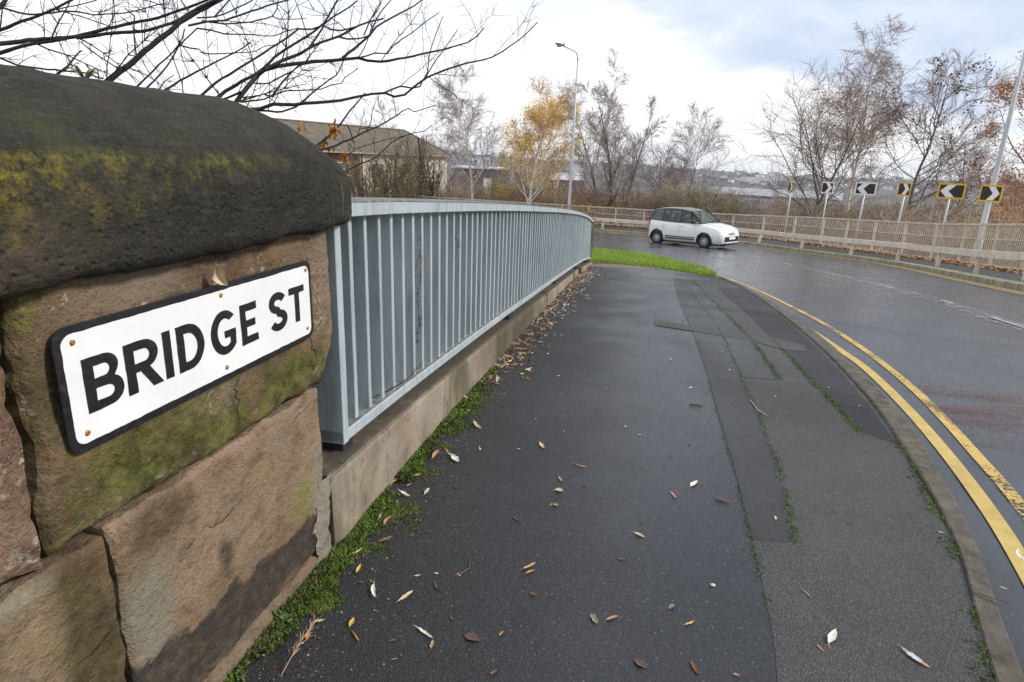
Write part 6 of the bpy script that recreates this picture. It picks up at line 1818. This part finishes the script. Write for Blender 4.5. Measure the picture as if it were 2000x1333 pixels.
wood_mass('distant_wood', 'brownish far off woodland over the river plain and ridge', sp, simple('distant_wood', (.06, .05, .042), .95, .4, .05, coord='Position'))

# ================================================================== MOSS, LEAVES, SMALL THINGS
def moss_mat():
    t = NT('moss'); co = t.coord('Position')
    c = t.mix(t.ramp(t.noise(co, 18, 5, .65), .35, .65), (.038, .068, .007), (.125, .19, .02))
    c = t.mix(t.ramp(t.noise(co, 5, 4), .48, .62, 0, .75), c, (.045, .045, .012))
    t.principled(c, .85); return t.mat
M['moss'] = moss_mat()
R = random.Random(123)
mb = MB()
def tuft(p, h, n=3):
    for _ in range(n):
        a = R.uniform(0, 6.28); l = V((cos(a), sin(a), 0)) * h * R.uniform(.2, 1.1); w = V((-sin(a), cos(a), 0)) * h * R.uniform(.25, .45); q = p + V((R.gauss(0, h * .6), R.gauss(0, h * .6), -.001))
        mb.add([q - w, q + w, q + l + V((0, 0, h * R.uniform(.4, 1.)))], [(0, 1, 2)])
n = 0
while n < 17000:
    s = R.choice((R.uniform(-.95, .9), R.uniform(-.95, 1.8))); base = .04 if s > -.2 else .035
    wid = hermite([(-.95, .05), (-.7, .10), (-.45, .17), (-.2, .20), (.1, .17), (.5, .15), (.9, .26), (1.2, .30), (1.5, .16), (1.8, .05)], s)
    o = base + abs(R.gauss(0, .5)) * wid
    d = fbm((s, o, 0), 4, 6.) + .25 - (o - base) / max(.02, wid) * .42
    if d < R.uniform(-.0, .2): continue
    p = w2(s, o); hh = R.uniform(.004, .011) * (1.5 if o - base < .05 else .8)
    mound = max(0, .016 * (1 - (o - base) / max(.03, wid * .6)))
    tuft(V((p.x, p.y, G(s) + mound * R.random())), hh); n += 1
n = 0
while n < 2600:      # thin film over the footway further out
    s = R.uniform(.3, 2.6); o = .04 + abs(R.gauss(0, .28)); d = fbm((s, o, 5), 4, 5.)
    if d < .14: continue
    p = w2(s, o); tuft(V((p.x, p.y, G(s))), R.uniform(.002, .004), 2); n += 1
def seam_moss(L, amt, h, dz=.004, w=.006):
    P = px_line(L, 400)
    for p in P:
        s, o = so(p)
        if fbm((s, o, 9), 3, 4.) < .10 - amt * .35: continue
        for _ in range(3):
            q = p + V((R.gauss(0, w), R.gauss(0, w), 0)); tuft(V((q.x, q.y, G(so(q)[0]) + dz)), h * R.uniform(.6, 1.3), 2)
seam_moss(SEAM_A[1:12], .6, .0045, .002, .007); seam_moss(SEAM_B, .95, .006, .003, .009); seam_moss(SEAM_C, .8, .007, .0045, .012); seam_moss(SEAM_D[3:], .85, .007, .003, .011)
for k in range(1500):
    s = R.uniform(-.7, 6.0) if R.random() < .4 else R.uniform(-.7, 1.6); o = hermite(KERB_IN, s) - abs(R.gauss(0, .012 if s > 1 else .022))
    if fbm((s, o, 2), 3, 3.) < -.05: continue
    p = w2(s, o); tuft(V((p.x, p.y, G(s) + .004)), R.uniform(.003, .008), 4)
tag(mb.build('moss', M['moss'], None, recalc=False), 'bright green moss along the foot of the plinth and in the tarmac seams', 'moss', kind='stuff')

LEAFC = {'white': ((.68, .62, .50), (.80, .76, .66)), 'cream': ((.50, .38, .22), (.66, .54, .36)), 'tan': ((.36, .21, .10), (.50, .33, .18)), 'pink': ((.36, .17, .11), (.50, .28, .2)), 'yellow': ((.55, .36, .05), (.66, .52, .12)),
         'orange': ((.40, .17, .035), (.52, .26, .06)), 'brown': ((.14, .06, .03), (.24, .11, .055)), 'stain': ((.085, .048, .042), (.125, .07, .058)), 'green': ((.04, .065, .03), (.08, .11, .045)), 'pale': ((.42, .46, .20), (.58, .58, .30)), 'grey': ((.15, .15, .10), (.24, .23, .16))}
LM = {}
for k, (a, b) in LEAFC.items():
    t = NT('leaf_' + k); co = t.coord('Object'); c = t.mix(t.ramp(t.noise(co, 40, 5, .65), .35, .65), a, b)
    y_ = t.xyz(co)[1]; c = t.mix(t.ramp(t.mth('ABSOLUTE', y_), .0012, .0004, 0, .5), c, tuple(q * .6 for q in a))
    t.principled(c, .55, 0, t.bump(t.noise(co, 150, 3), .4, .001)); LM[k] = t.mat
def leaf_mesh(L, W, curl, bend, seed, mat, name='fallen_leaf'):
    R2 = random.Random(seed); mb = MB(); rows = []; n = 12; sk = R2.random(); tw = R2.uniform(-.9, .9) * min(1, curl * 9)
    for i in range(n + 1):
        u = i / n; w = W / 2 * sin(pi * min(1, u * .96 + .02)) ** (.75 + .3 * sk) * (1 - .25 * u) * (1 + .13 * R2.gauss(0, 1)); x = (u - .5) * L
        yb = bend * L * (4 * (u - .5) ** 2 - .5); z0 = .0010 + curl * L * (2 * abs(u - .5)) ** 2.2 * R2.uniform(.8, 1.1)
        rows.append([V((x, yb + w * t, max(.0012, z0 + abs(t) * w * (.35 + curl * 3) + t * w * tw * (u - .5) * 2 + R2.gauss(0, .0006)))) for t in (-1, -.5, 0, .5, 1)])
    mb.grid(rows)
    e = rows[0][2]; k = R2.uniform(-.6, .6); l = L * R2.uniform(.12, .3)
    mb.tube([e, e + V((-l * .5, k * l * .3, .001)), e + V((-l, k * l, .0015))], [L * .012, L * .009, L * .007], 4)
    me_o = mb.build(name, mat, None, smooth=True, recalc=False); return me_o
def put_leaf(p0, p1, kind, seed, W=None, curl=.06, bend=.0, label=None, group=None, lift=.0):
    a, b = hit(*p0), hit(*p1); L = max(.012, (b - a).length); c = (a + b) / 2
    W = (W or .26) * L * .80
    o = leaf_mesh(L, W, curl, bend, seed, LM[kind]); s = so(c)[0]
    o.location = (c.x, c.y, G(s) + .0008 + (.0022 if so(c)[1] > 1.2 else 0) + lift + (.006 if so(c)[1] < .25 and s < 1.4 else 0)); o.rotation_euler = (0, 0, atan2(b.y - a.y, b.x - a.x))
    sl = (G(s + .05) - G(s - .05)) / .1; o.rotation_euler.rotate(Matrix.Rotation(-sl * 0, 3, 'Y').to_euler())
    tag(o, label, 'leaf', group); return o
q1 = lambda x, y: (560 + x / 2.41, 780 + y / 2.41)
q2 = lambda x, y: (1150 + x / 2.353, 780 + y / 2.353)
LV_ = [(q1, 880, 115, 915, 150, 'cream', .3, 'cream leaf at the outer edge of the moss highest up the path'), (q1, 755, 262, 795, 275, 'white', .3, 'thin whitish leaf in the moss just above the forked white leaf'), (q1, 776, 275, 810, 305, 'white', .6, 'forked white leaf at the edge of the moss'),
 (q1, 685, 290, 715, 250, 'tan', .3, 'tan leaf standing on edge in the moss'), (q1, 490, 402, 530, 382, 'yellow', .45, 'plump yellowish leaf against the plinth foot'), (q1, 530, 443, 582, 472, 'white', .28, 'curved white willow leaf on the moss below the yellowish one'),
 (q1, 648, 460, 672, 428, 'cream', .36, 'cream leaf alone on dark tarmac just clear of the moss'), (q1, 435, 573, 463, 520, 'cream', .26, 'upright cream leaf on moss, uppermost of a cluster of three'), (q1, 380, 615, 390, 565, 'white', .34, 'whitish leaf on moss nearest the plinth in a cluster of three'), (q1, 455, 605, 492, 560, 'pink', .3, 'pinkish tan leaf on moss, outermost of a cluster of three'),
 (q1, 303, 745, 358, 715, 'cream', .3, 'cream willow leaf at the corner where pier and plinth meet'), (q1, 330, 830, 350, 790, 'yellow', .4, 'yellow green leaf on the moss below the pier corner'), (q1, 407, 880, 418, 952, 'white', .24, 'slim white leaf lying straight on the tarmac near the pier'), (q1, 522, 958, 597, 905, 'cream', .28, 'large pale peach leaf with a curled tip on the tarmac'),
 (q1, 297, 1085, 318, 1042, 'yellow', .5, 'lemon yellow leaf with a green base near the pier foot'), (q1, 95, 1150, 108, 1100, 'orange', .4, 'orange leaf closest to the foot of the pier'), (q1, 610, 1078, 692, 1136, 'white', .2, 'long bowed white leaf with a stalk in the lower part of the path'), (q1, 678, 1185, 690, 1136, 'tan', .36, 'tan leaf hanging from the end of the long bowed white leaf'),
 (q1, 1107, 808, 1172, 778, 'tan', .28, 'pale tan leaf beside a smaller orange one in mid path'), (q1, 1120, 828, 1168, 808, 'orange', .3, 'orange leaf just below the pale tan one in mid path'), (q1, 1258, 432, 1302, 436, 'pale', .85, 'crumpled pale green leaf alone in the middle of the path'), (q1, 1190, 208, 1212, 237, 'cream', .35, 'small hooked cream leaf above the crumpled green one'),
 (q1, 1083, 235, 1106, 243, 'cream', .4, 'short cream leaf level with the small hooked one'), (q1, 1278, 365, 1298, 392, 'pink', .35, 'pink brown leaf just above the crumpled pale green leaf'), (q1, 1628, 628, 1689, 656, 'cream', .34, 'broad cream leaf near the seam in the tarmac'), (q1, 1500, 1046, 1559, 1024, 'pink', .3, 'pinkish white leaf beside a grey green leaf low on the path'),
 (q1, 1432, 1012, 1462, 1062, 'grey', .6, 'grey green wet leaf pressed flat low on the path'), (q1, 835, 1112, 910, 1140, 'stain', .8, 'broad dark maroon leaf pasted flat on the path, left hand one of two'), (q1, 480, 1144, 527, 1133, 'brown', .3, 'dull brown leaf between the pier foot and the long bowed white leaf'), (q1, 490, 1230, 524, 1225, 'orange', .35, 'short rusty leaf at the bottom edge of the path'),
 (q1, 770, 1020, 786, 1048, 'brown', .4, 'small brown leaf above the broad dark maroon leaf'), (q1, 960, 1300, 998, 1275, 'brown', .45, 'curled brown leaf at the bottom edge of the path'), (q1, 1000, 1118, 1023, 1094, 'orange', .45, 'orange brown leaf right of the broad dark maroon leaf'), (q1, 1143, 915, 1177, 930, 'brown', .7, 'rounded red brown leaf below the tan and orange pair'),
 (q1, 693, 864, 718, 906, 'green', .35, 'dark green curled leaf near the pale peach leaf'), (q1, 1063, 553, 1096, 580, 'green', .35, 'dark green leaf in mid path between moss and crumpled leaf'), (q1, 1348, 307, 1417, 326, 'pink', .2, 'long thin pink brown leaf high in mid path'), (q1, 145, 1060, 184, 1048, 'pale', .45, 'pale green leaf on the dark tarmac beside the moss'),
 (q1, 695, 822, 717, 826, 'pale', .7, 'small round pale green leaf above the dark green curled one'), (q1, 1635, 1225, 1692, 1270, 'stain', .8, 'dark maroon leaf pasted flat at the bottom of the wet tarmac'), (q1, 425, 690, 497, 662, 'brown', .35, 'crumpled brown leaf at the edge of the moss below the cluster of three'),
 (q2, 467, 404, 499, 378, 'white', .4, 'hooked white leaf beside the reddish stained leaf'), (q2, 376, 427, 400, 460, 'pink', .3, 'pink leaf just below the hooked white leaf'), (q2, 578, 456, 650, 478, 'stain', .6, 'reddish flat leaf on the mossy seam of the wet tarmac'), (q2, 440, 1042, 487, 1022, 'yellow', .25, 'hooked yellow leaf near the edge of the grey tarmac'),
 (q2, 368, 966, 394, 944, 'grey', .6, 'small folded grey leaf above the hooked yellow one'), (q2, 470, 1206, 503, 1272, 'brown', .36, 'brown willow leaf at the bottom beside the grey tarmac'), (q2, 1100, 1132, 1134, 1067, 'white', .36, 'bright white leaf on the grey tarmac'), (q2, 978, 878, 1027, 924, 'tan', .15, 'thin straw coloured leaf on the grey tarmac'), (q2, 1965, 700, 2002, 757, 'white', .3, 'white leaf lying on the double yellow lines'),
 (q2, 1888, 868, 1926, 880, 'pale', .4, 'olive green leaf in the gutter beside the kerb'), (q2, 1604, 612, 1629, 621, 'white', .4, 'small white leaf close to the mossy kerb')]
for i, (fn, x0, y0, x1, y1, k, w, lab) in enumerate(LV_):
    put_leaf(fn(x0, y0), fn(x1, y1), k, i, w, R.uniform(.03, .12) if k not in ('stain', 'grey') else .0, R.uniform(-.12, .12) if w < .35 else 0, lab.replace('left hand one of two', 'the one nearer the pier'), 'fallen leaves on the footway')
# silvery leaf, lower right: shine and rainbow fringes painted into its colour
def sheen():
    t = NT('painted_sheen_leaf'); co = t.coord('Object'); x, y, z = t.xyz(co)
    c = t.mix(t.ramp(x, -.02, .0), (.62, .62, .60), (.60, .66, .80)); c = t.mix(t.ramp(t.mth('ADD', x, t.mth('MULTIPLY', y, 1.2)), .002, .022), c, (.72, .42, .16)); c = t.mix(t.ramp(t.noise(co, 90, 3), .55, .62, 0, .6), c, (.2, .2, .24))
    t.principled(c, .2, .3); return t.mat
LM['sheen'] = sheen()
put_leaf(q2(1435, 1152), q2(1566, 1245), 'sheen', 99, .30, .04, .05, 'largest leaf, silvery with a painted rainbow sheen, on the grey tarmac near the kerb', 'fallen leaves on the footway')
# pebble
mb = MB(); rows = []
for k in range(7):
    ph_ = pi * k / 6; rows.append([V((.0085 * sin(ph_) * cos(a), .0065 * sin(ph_) * sin(a), .004 * cos(ph_) + .003)) for a in [2 * pi * i / 10 for i in range(10)]])
mb.grid(rows, close=True); o = mb.build('pebble', simple('white_pebble', (.5, .5, .49), .5, .1, 60), None, smooth=True); p = hit(*q2(569, 858)); o.location = p; tag(o, 'small white pebble on the wet tarmac near the grey patch', 'pebble')
# scraps: many small bits that nothing tells apart
kinds = ['brown', 'tan', 'cream', 'white', 'orange', 'green', 'stain', 'pink']
protos = {}
for k in kinds:
    for v in range(3): protos[(k, v)] = leaf_mesh(.030, .0085 + .003 * v, R.uniform(.03, .10), R.uniform(-.1, .1), v * 7 + len(k), LM[k], 'leaf_scrap')
first = dict(protos); used = set()
def scrap(k, s, o_, sc_):
    v = R.randrange(3); src = protos[(k, v)]
    if (k, v) in used: o = src.copy(); C.objects.link(o)
    else: o = src; used.add((k, v))
    p = w2(s, o_); o.location = (p.x, p.y, G(s) + .0008 + (.0025 if o_ > 1.2 else 0)); o.scale = (sc_,) * 3; o.rotation_euler = (R.gauss(0, .08), R.gauss(0, .08), R.uniform(0, 6.28))
    tag(o, {'brown': 'small brown leaf scrap', 'tan': 'small tan leaf scrap', 'cream': 'small cream leaf scrap', 'white': 'small whitish leaf scrap', 'orange': 'small orange leaf scrap', 'green': 'small dark green leaf scrap', 'stain': 'small maroon leaf scrap', 'pink': 'small pinkish leaf scrap'}[k] + ' lying on the tarmac footway', 'leaf', 'small ' + k + ' leaf scraps on the footway')
for _ in range(75):
    s = R.uniform(-.6, 3.0) if R.random() < .75 else R.uniform(3, 9); o_ = .05 + abs(R.gauss(0, .55)) if R.random() < .6 else R.uniform(.1, 2.1)
    if o_ > hermite(KERB_IN, s) - .05: continue
    scrap(R.choice(['brown', 'brown', 'brown', 'tan', 'stain', 'cream', 'orange', 'pink', 'green'] if s < 1.5 else ['cream', 'white', 'tan', 'brown', 'white']), s, o_, R.uniform(.5, 1.0))
for kv, o in protos.items():
    if kv not in used: bpy.data.objects.remove(o)
# drift of leaves against the plinth (uncountable): one object
mb2 = MB(); cols = ['brown', 'tan', 'cream', 'white', 'orange', 'yellow', 'pale']
n = 0
while n < 1050:
    s = R.uniform(.2, 10.4) if R.random() < .3 else R.uniform(1.5, 8.5); dens = hermite([(-.5, .2), (.6, .25), (1.3, .5), (2., .9), (4, 1), (8, 1), (10.5, .8)], s)
    if R.random() > dens: continue
    o_ = .045 + FOFF(s) + abs(R.gauss(0, .085 + .008 * s)); p = w2(s, o_); L = R.uniform(.025, .06); W = L * R.uniform(.12, .3); a = R.uniform(0, 6.28)
    u = V((cos(a), sin(a), R.gauss(0, .25))); v = V((-sin(a), cos(a), R.gauss(0, .35))); c = V((p.x, p.y, G(s) + R.uniform(.002, .016))); b = V((0, 0, R.uniform(.0, .01)))
    mb2.add([c - u * L / 2 + b, c - u * L * .1 + v * W / 2, c + u * L / 2 + b, c - u * L * .1 - v * W / 2], [(0, 1, 2, 3)], R.choices(range(7), (8, 5, 3, 1.5, 3, 1, .7))[0]); n += 1
for _ in range(7000):      # soil crumbs and rotted bits along the wall foot
    s = R.uniform(-.95, 3.2); o_ = (.04 if s > -.2 else .03) + abs(R.gauss(0, .13)); 
    if fbm((s, o_, 8), 3, 5.) < -.08: continue
    p = w2(s, o_); a = R.uniform(0, 6.28); l = R.uniform(.0012, .0042); u = V((cos(a), sin(a), R.gauss(0, .3))) * l; v = V((-sin(a), cos(a), R.gauss(0, .3))) * l * R.uniform(.3, .8); c = V((p.x, p.y, G(s) + R.uniform(.001, .008)))
    mb2.add([c - u, c + v, c + u, c - v], [(0, 1, 2, 3)], R.choices((0, 7, 1), (4, 5, 1))[0])
tag(mb2.build('leaf_litter', [LM[k] for k in cols] + [M['joint']], None, recalc=False), 'drift of pale and brown willow leaves along the foot of the plinth', 'leaf litter', kind='stuff')
# far border leaves
mb3 = MB(); la = offs(fe_f, fw_w); lb = offs(fe_f, fw_w8)
for _ in range(5200):
    i = R.randrange(50, 300); p = la[i].lerp(lb[i], R.betavariate(1.3, 1.1) * 1.1 - .06); q = V((p.x + R.gauss(0, .1), p.y + R.gauss(0, .1), gz(p).z + .125 + R.uniform(0, .04))); a = R.uniform(0, 6.28); l = R.uniform(.05, .10)
    u = V((cos(a), sin(a), R.gauss(0, .4))) * l; v = V((-sin(a), cos(a), R.gauss(0, .4))) * l * .6
    mb3.add([q - u, q + v, q + u, q - v], [(0, 1, 2, 3)], R.choices((0, 1, 2), (5, 4, 3))[0])
tag(mb3.build('leaf_litter', [LM['brown'], LM['orange'], LM['tan']], None, recalc=False), 'brown and orange leaves banked under the far parapet', 'leaf litter', kind='stuff')

# twigs, dry grass, weeds, curled leaf behind the plate
def wtube(name, pts, r, mat, label, cat):
    mb = MB(); mb.tube(pts, r, 6); o = mb.build(name, mat, None, smooth=True, recalc=False); tag(o, label, cat); return o
up = V((0, 0, .004))
wtube('twig', [hit(*q1(777, 843)) + up, hit(*q1(820, 825)) + up, hit(*q1(860, 800)) + up, hit(*q1(862, 752)) + up], [.0012, .0013, .0013, .0008], LM['brown'], 'bent brown twig lying on the tarmac in mid path', 'twig')
wtube('twig', [hit(*q2(462, 668 - 640)) + up * 1, hit(*q2(500, 30)) + up, hit(*q2(524, 36)) + up], [.0028, .0028, .002], M['twig_dark'], 'short dark twig lying by the seam halfway up the path', 'twig')
wtube('twig', [hit(*q2(742, 10)) + up * 2, hit(*q2(775, 55)) + up * 2, hit(*q2(818, 82)) + up * 2], [.0022, .002, .0014], LM['cream'], 'pale dry stalk lying across the mossy seam', 'twig')
wtube('twig', [hit(*q1(305, 1095)) + up, hit(*q1(320, 1115)) + up, hit(*q1(338, 1142)) + up], [.0022, .0022, .0018], LM['orange'], 'short rust brown twig near the foot of the pier', 'twig')
wl = lambda s, o, z: w2(s, o, z)
rz = hermite(TOPZ, .45) - RH + .045
wtube('twig', [wl(.30, -.03, rz + .012), wl(.40, -.012, rz + .006), wl(.52, .004, rz + .004), wl(.68, .014, rz + .03)], [.0025, .0025, .002, .0012], M['twig_dark'], 'dark curved twig caught on the bottom rail of the railing', 'twig')
t = empty('dry_grass', (0, 0, 0), (0, 0, 0), 'dry straw coloured grass head leaning at the bottom beside the pier', 'dry grass')
b0 = hit(548, 1322); t.location = b0; mb = MB(); R = random.Random(8)
st = [V((0, 0, 0)), V((.012, .03, .02)), V((.03, .075, .045)), V((.048, .12, .06))]
mb.tube(st, [.0012, .0011, .0009, .0006], 5)
for k in range(26):
    f = .35 + .65 * k / 26; j = f * 3; i = min(2, int(j)); p = st[i].lerp(st[i + 1], j - i); d = (st[i + 1] - st[i]).normalized(); e = (d + V((R.gauss(0, .35), R.gauss(0, .35), R.gauss(0, .35)))).normalized(); mb.tube([p, p + e * .012, p + e * .024], [.0005, .0011, .0003], 4)
mb.build('stem', LM['tan'], t, recalc=False)
def weed(name, base, n, h, label, col, seed, wid=.22):
    R2 = random.Random(seed); mb = MB(); t = empty(name, base, (0, 0, 0), label, 'weed')
    for k in range(n):
        a = 6.28 * k / n + R2.uniform(-.3, .3); d = V((cos(a), sin(a), 0)); l = h * R2.uniform(.6, 1.1); rows = []
        for i in range(6):
            u = i / 5; c = d * (l * .75 * u) + V((0, 0, l * (1.1 * u - .75 * u * u * R2.uniform(.6, 1.1)))); w = V((-sin(a), cos(a), 0)) * l * wid * sin(pi * min(1, .12 + .85 * u)) * .5
            rows.append([c - w, c + V((0, 0, -.1 * w.length)), c + w])
        mb.grid(rows)
    mb.build('leaves', col, t, smooth=True, recalc=False); return t
wg = leafy('weed_leaf', (.07, .12, .03), (.14, .21, .06), 30, .6, .25)
wg2 = leafy('grey_green_weed', (.14, .17, .09), (.24, .27, .16), 30, .6, .25)
weed('weed', w2(-.60, -.215, .118), 14, .050, 'small grey green weed growing on top of the pier coping', wg2, 3, .16)
weed('weed', w2(-.74, -.24, .120), 9, .022, 'tiny pale weed at the edge of the photo on the pier coping', wg2, 4, .4)['label'] = 'tiny pale weed on the pier coping beyond the bigger grey green weed'
weed('weed', w2(-.50, .065, G(-.5) + .01), 11, .026, 'round leaved weed rooted in the moss under the pier', wg, 5, .6)
weed('weed', w2(-.56, .075, G(-.5) + .008), 9, .022, 'smaller round leaved weed beside the other at the pier foot', wg, 6, .6)
weed('grass_tuft', w2(-.085, .030, hermite(TOPZ, -.08) - RH - .045), 14, .026, 'tiny green grass tuft on the end of the plinth', wg, 7, .10)
o = leaf_mesh(.052, .026, .22, .15, 5, LM['cream'], 'curled_leaf'); o.parent = None
o.matrix_world = Matrix.Translation(w2(-.606, .045, -.247)) @ Matrix.Rotation(WALL_ROT, 4, 'Z') @ Matrix.Rotation(radians(90), 4, 'X') @ Matrix.Rotation(radians(-62), 4, 'Z') @ Matrix.Rotation(radians(35), 4, 'X')
tag(o, 'curled dead leaf caught behind the top edge of the name plate', 'leaf')

# ================================================================== SKY, SUN, CAMERA
SUN_EL, SUN_AZ = radians(37), radians(101)      # azimuth clockwise from +Y
wd = bpy.data.worlds.new("World"); bpy.context.scene.world = wd; wd.use_nodes = True
nt = wd.node_tree; N_ = nt.nodes; N_.clear(); Lk = nt.links.new
out = N_.new('ShaderNodeOutputWorld'); bg = N_.new('ShaderNodeBackground'); bg.inputs[1].default_value = .1
sky = N_.new('ShaderNodeTexSky'); sky.sky_type = 'NISHITA'; sky.sun_disc = False
sky.sun_elevation = SUN_EL; sky.sun_rotation = SUN_AZ; sky.altitude = 50; sky.air_density = 1.0; sky.dust_density = 2.0
tc = N_.new('ShaderNodeTexCoord')
def nd(typ, ins=(), **kw):
    n = N_.new(typ)
    for k, v in kw.items(): setattr(n, k, v)
    for i, x in enumerate(ins):
        if x is None: continue
        if isinstance(x, (int, float)): n.inputs[i].default_value = x
        elif isinstance(x, tuple): n.inputs[i].default_value = x
        else: Lk(x, n.inputs[i])
    return n
def mth(op, *a, clamp=False): return nd('ShaderNodeMath', a, operation=op, use_clamp=clamp).outputs[0]
def rng(v, lo, hi, a=0., b=1.): return nd('ShaderNodeMapRange', (v, lo, hi, a, b), clamp=True, interpolation_type='SMOOTHSTEP').outputs[0]
sx = nd('ShaderNodeSeparateXYZ', (tc.outputs['Generated'],)).outputs
el = mth('MULTIPLY', mth('ARCSINE', sx[2]), 57.296)
az = mth('MULTIPLY', mth('ARCTAN2', sx[0], sx[1]), 57.296)
mp = nd('ShaderNodeMapping', (tc.outputs['Generated'],)); mp.inputs['Scale'].default_value = (1, 1, 2.4)
def wnoise(scale, detail, rough, dist=0):
    n = nd('ShaderNodeTexNoise', (mp.outputs[0],)); n.inputs['Scale'].default_value = scale; n.inputs['Detail'].default_value = detail
    n.inputs['Roughness'].default_value = rough; n.inputs['Distortion'].default_value = dist
    return n.outputs['Fac']
n1 = wnoise(3.2, 6, .52, .3); n2 = wnoise(8, 5, .5)
wob = mth('ADD', mth('MULTIPLY', mth('SUBTRACT', n1, .5), 14.), mth('MULTIPLY', mth('SUBTRACT', n2, .5), 5.))
# lower edge of the blue-grey cloud deck: comes down towards the east (right)
edge = mth('ADD', rng(az, 0., 32., 13., 3.5), wob)
deck = rng(mth('SUBTRACT', el, edge), -1.6, 3.2)
deck = mth('MULTIPLY', deck, rng(az, -4., 12.))
deck = mth('MULTIPLY', deck, rng(n1, .28, .5, .55, 1.))
gry = rng(mth('SUBTRACT', el, mth('ADD', edge, 5.)), 0., 7.)
gry = mth('MULTIPLY', gry, rng(az, 22., 42.))
def mixc(f, a, b):
    n = nd('ShaderNodeMix', data_type='RGBA')
    for i, x in ((0, f), (6, a), (7, b)):
        if isinstance(x, (int, float, tuple)): n.inputs[i].default_value = x
        else: Lk(x, n.inputs[i])
    return n.outputs[2]
n3 = wnoise(2.1, 6, .55, .5)
thin = mth('MULTIPLY', rng(n3, .46, .62), rng(el, 5., 16.))
white = mixc(rng(n2, .35, .65), (8.0, 8.2, 8.5, 1), (9.6, 9.6, 9.6, 1))
white = mixc(thin, white, (6.3, 6.8, 7.7, 1))
blue = mixc(rng(n2, .35, .7), (5.0, 5.8, 7.5, 1), (6.2, 6.9, 8.0, 1))
blue = mixc(.12, blue, sky.outputs[0])
blue = mixc(gry, blue, (5.2, 5.6, 6.4, 1))
c = mixc(deck, white, blue)
Lk(c, bg.inputs[0]); Lk(bg.outputs[0], out.inputs[0])

sun = bpy.data.lights.new('sun', 'SUN'); sun.energy = 2.5; sun.angle = radians(10); sun.color = (1, .96, .9)
so_ = bpy.data.objects.new('sun', sun); C.objects.link(so_)
sd = V((sin(SUN_AZ) * cos(SUN_EL), cos(SUN_AZ) * cos(SUN_EL), sin(SUN_EL)))
so_.rotation_euler = sd.to_track_quat('Z', 'Y').to_euler()

cam = bpy.data.cameras.new('camera'); cam.sensor_width = 36; cam.lens = FOC / 2000 * 36; cam.clip_start = .05; cam.clip_end = 30000
co_ = bpy.data.objects.new('camera', cam); C.objects.link(co_)
Mx = Matrix((RT, UP, -FW)).transposed().to_4x4(); co_.matrix_world = Mx
HAZE = .00019
mb = MB(); mb.box((0, 0, -14), (6600, 6600, 92)); hz = mb.build('haze', [])
t = bpy.data.materials.new('haze_air'); t.use_nodes = True; t.node_tree.nodes.clear()
pv = t.node_tree.nodes.new('ShaderNodeVolumePrincipled'); pv.inputs['Color'].default_value = (.80, .86, .97, 1); pv.inputs['Density'].default_value = HAZE; pv.inputs['Anisotropy'].default_value = .2
mo = t.node_tree.nodes.new('ShaderNodeOutputMaterial'); t.node_tree.links.new(pv.outputs[0], mo.inputs['Volume'])
hz.data.materials.clear(); hz.data.materials.append(t); tag(hz, kind='stuff')
sc = bpy.context.scene; sc.camera = co_
sc.view_settings.view_transform = 'Standard'; sc.view_settings.look = 'None'; sc.view_settings.gamma = 1; sc.view_settings.exposure = .42
sc.cycles.use_denoising = True; sc.cycles.denoising_prefilter = 'NONE'; sc.cycles.denoising_input_passes = 'RGB_ALBEDO_NORMAL'; sc.cycles.use_adaptive_sampling = False
sc.cycles.max_bounces = 6; sc.cycles.transparent_max_bounces = 16; sc.cycles.volume_bounces = 0
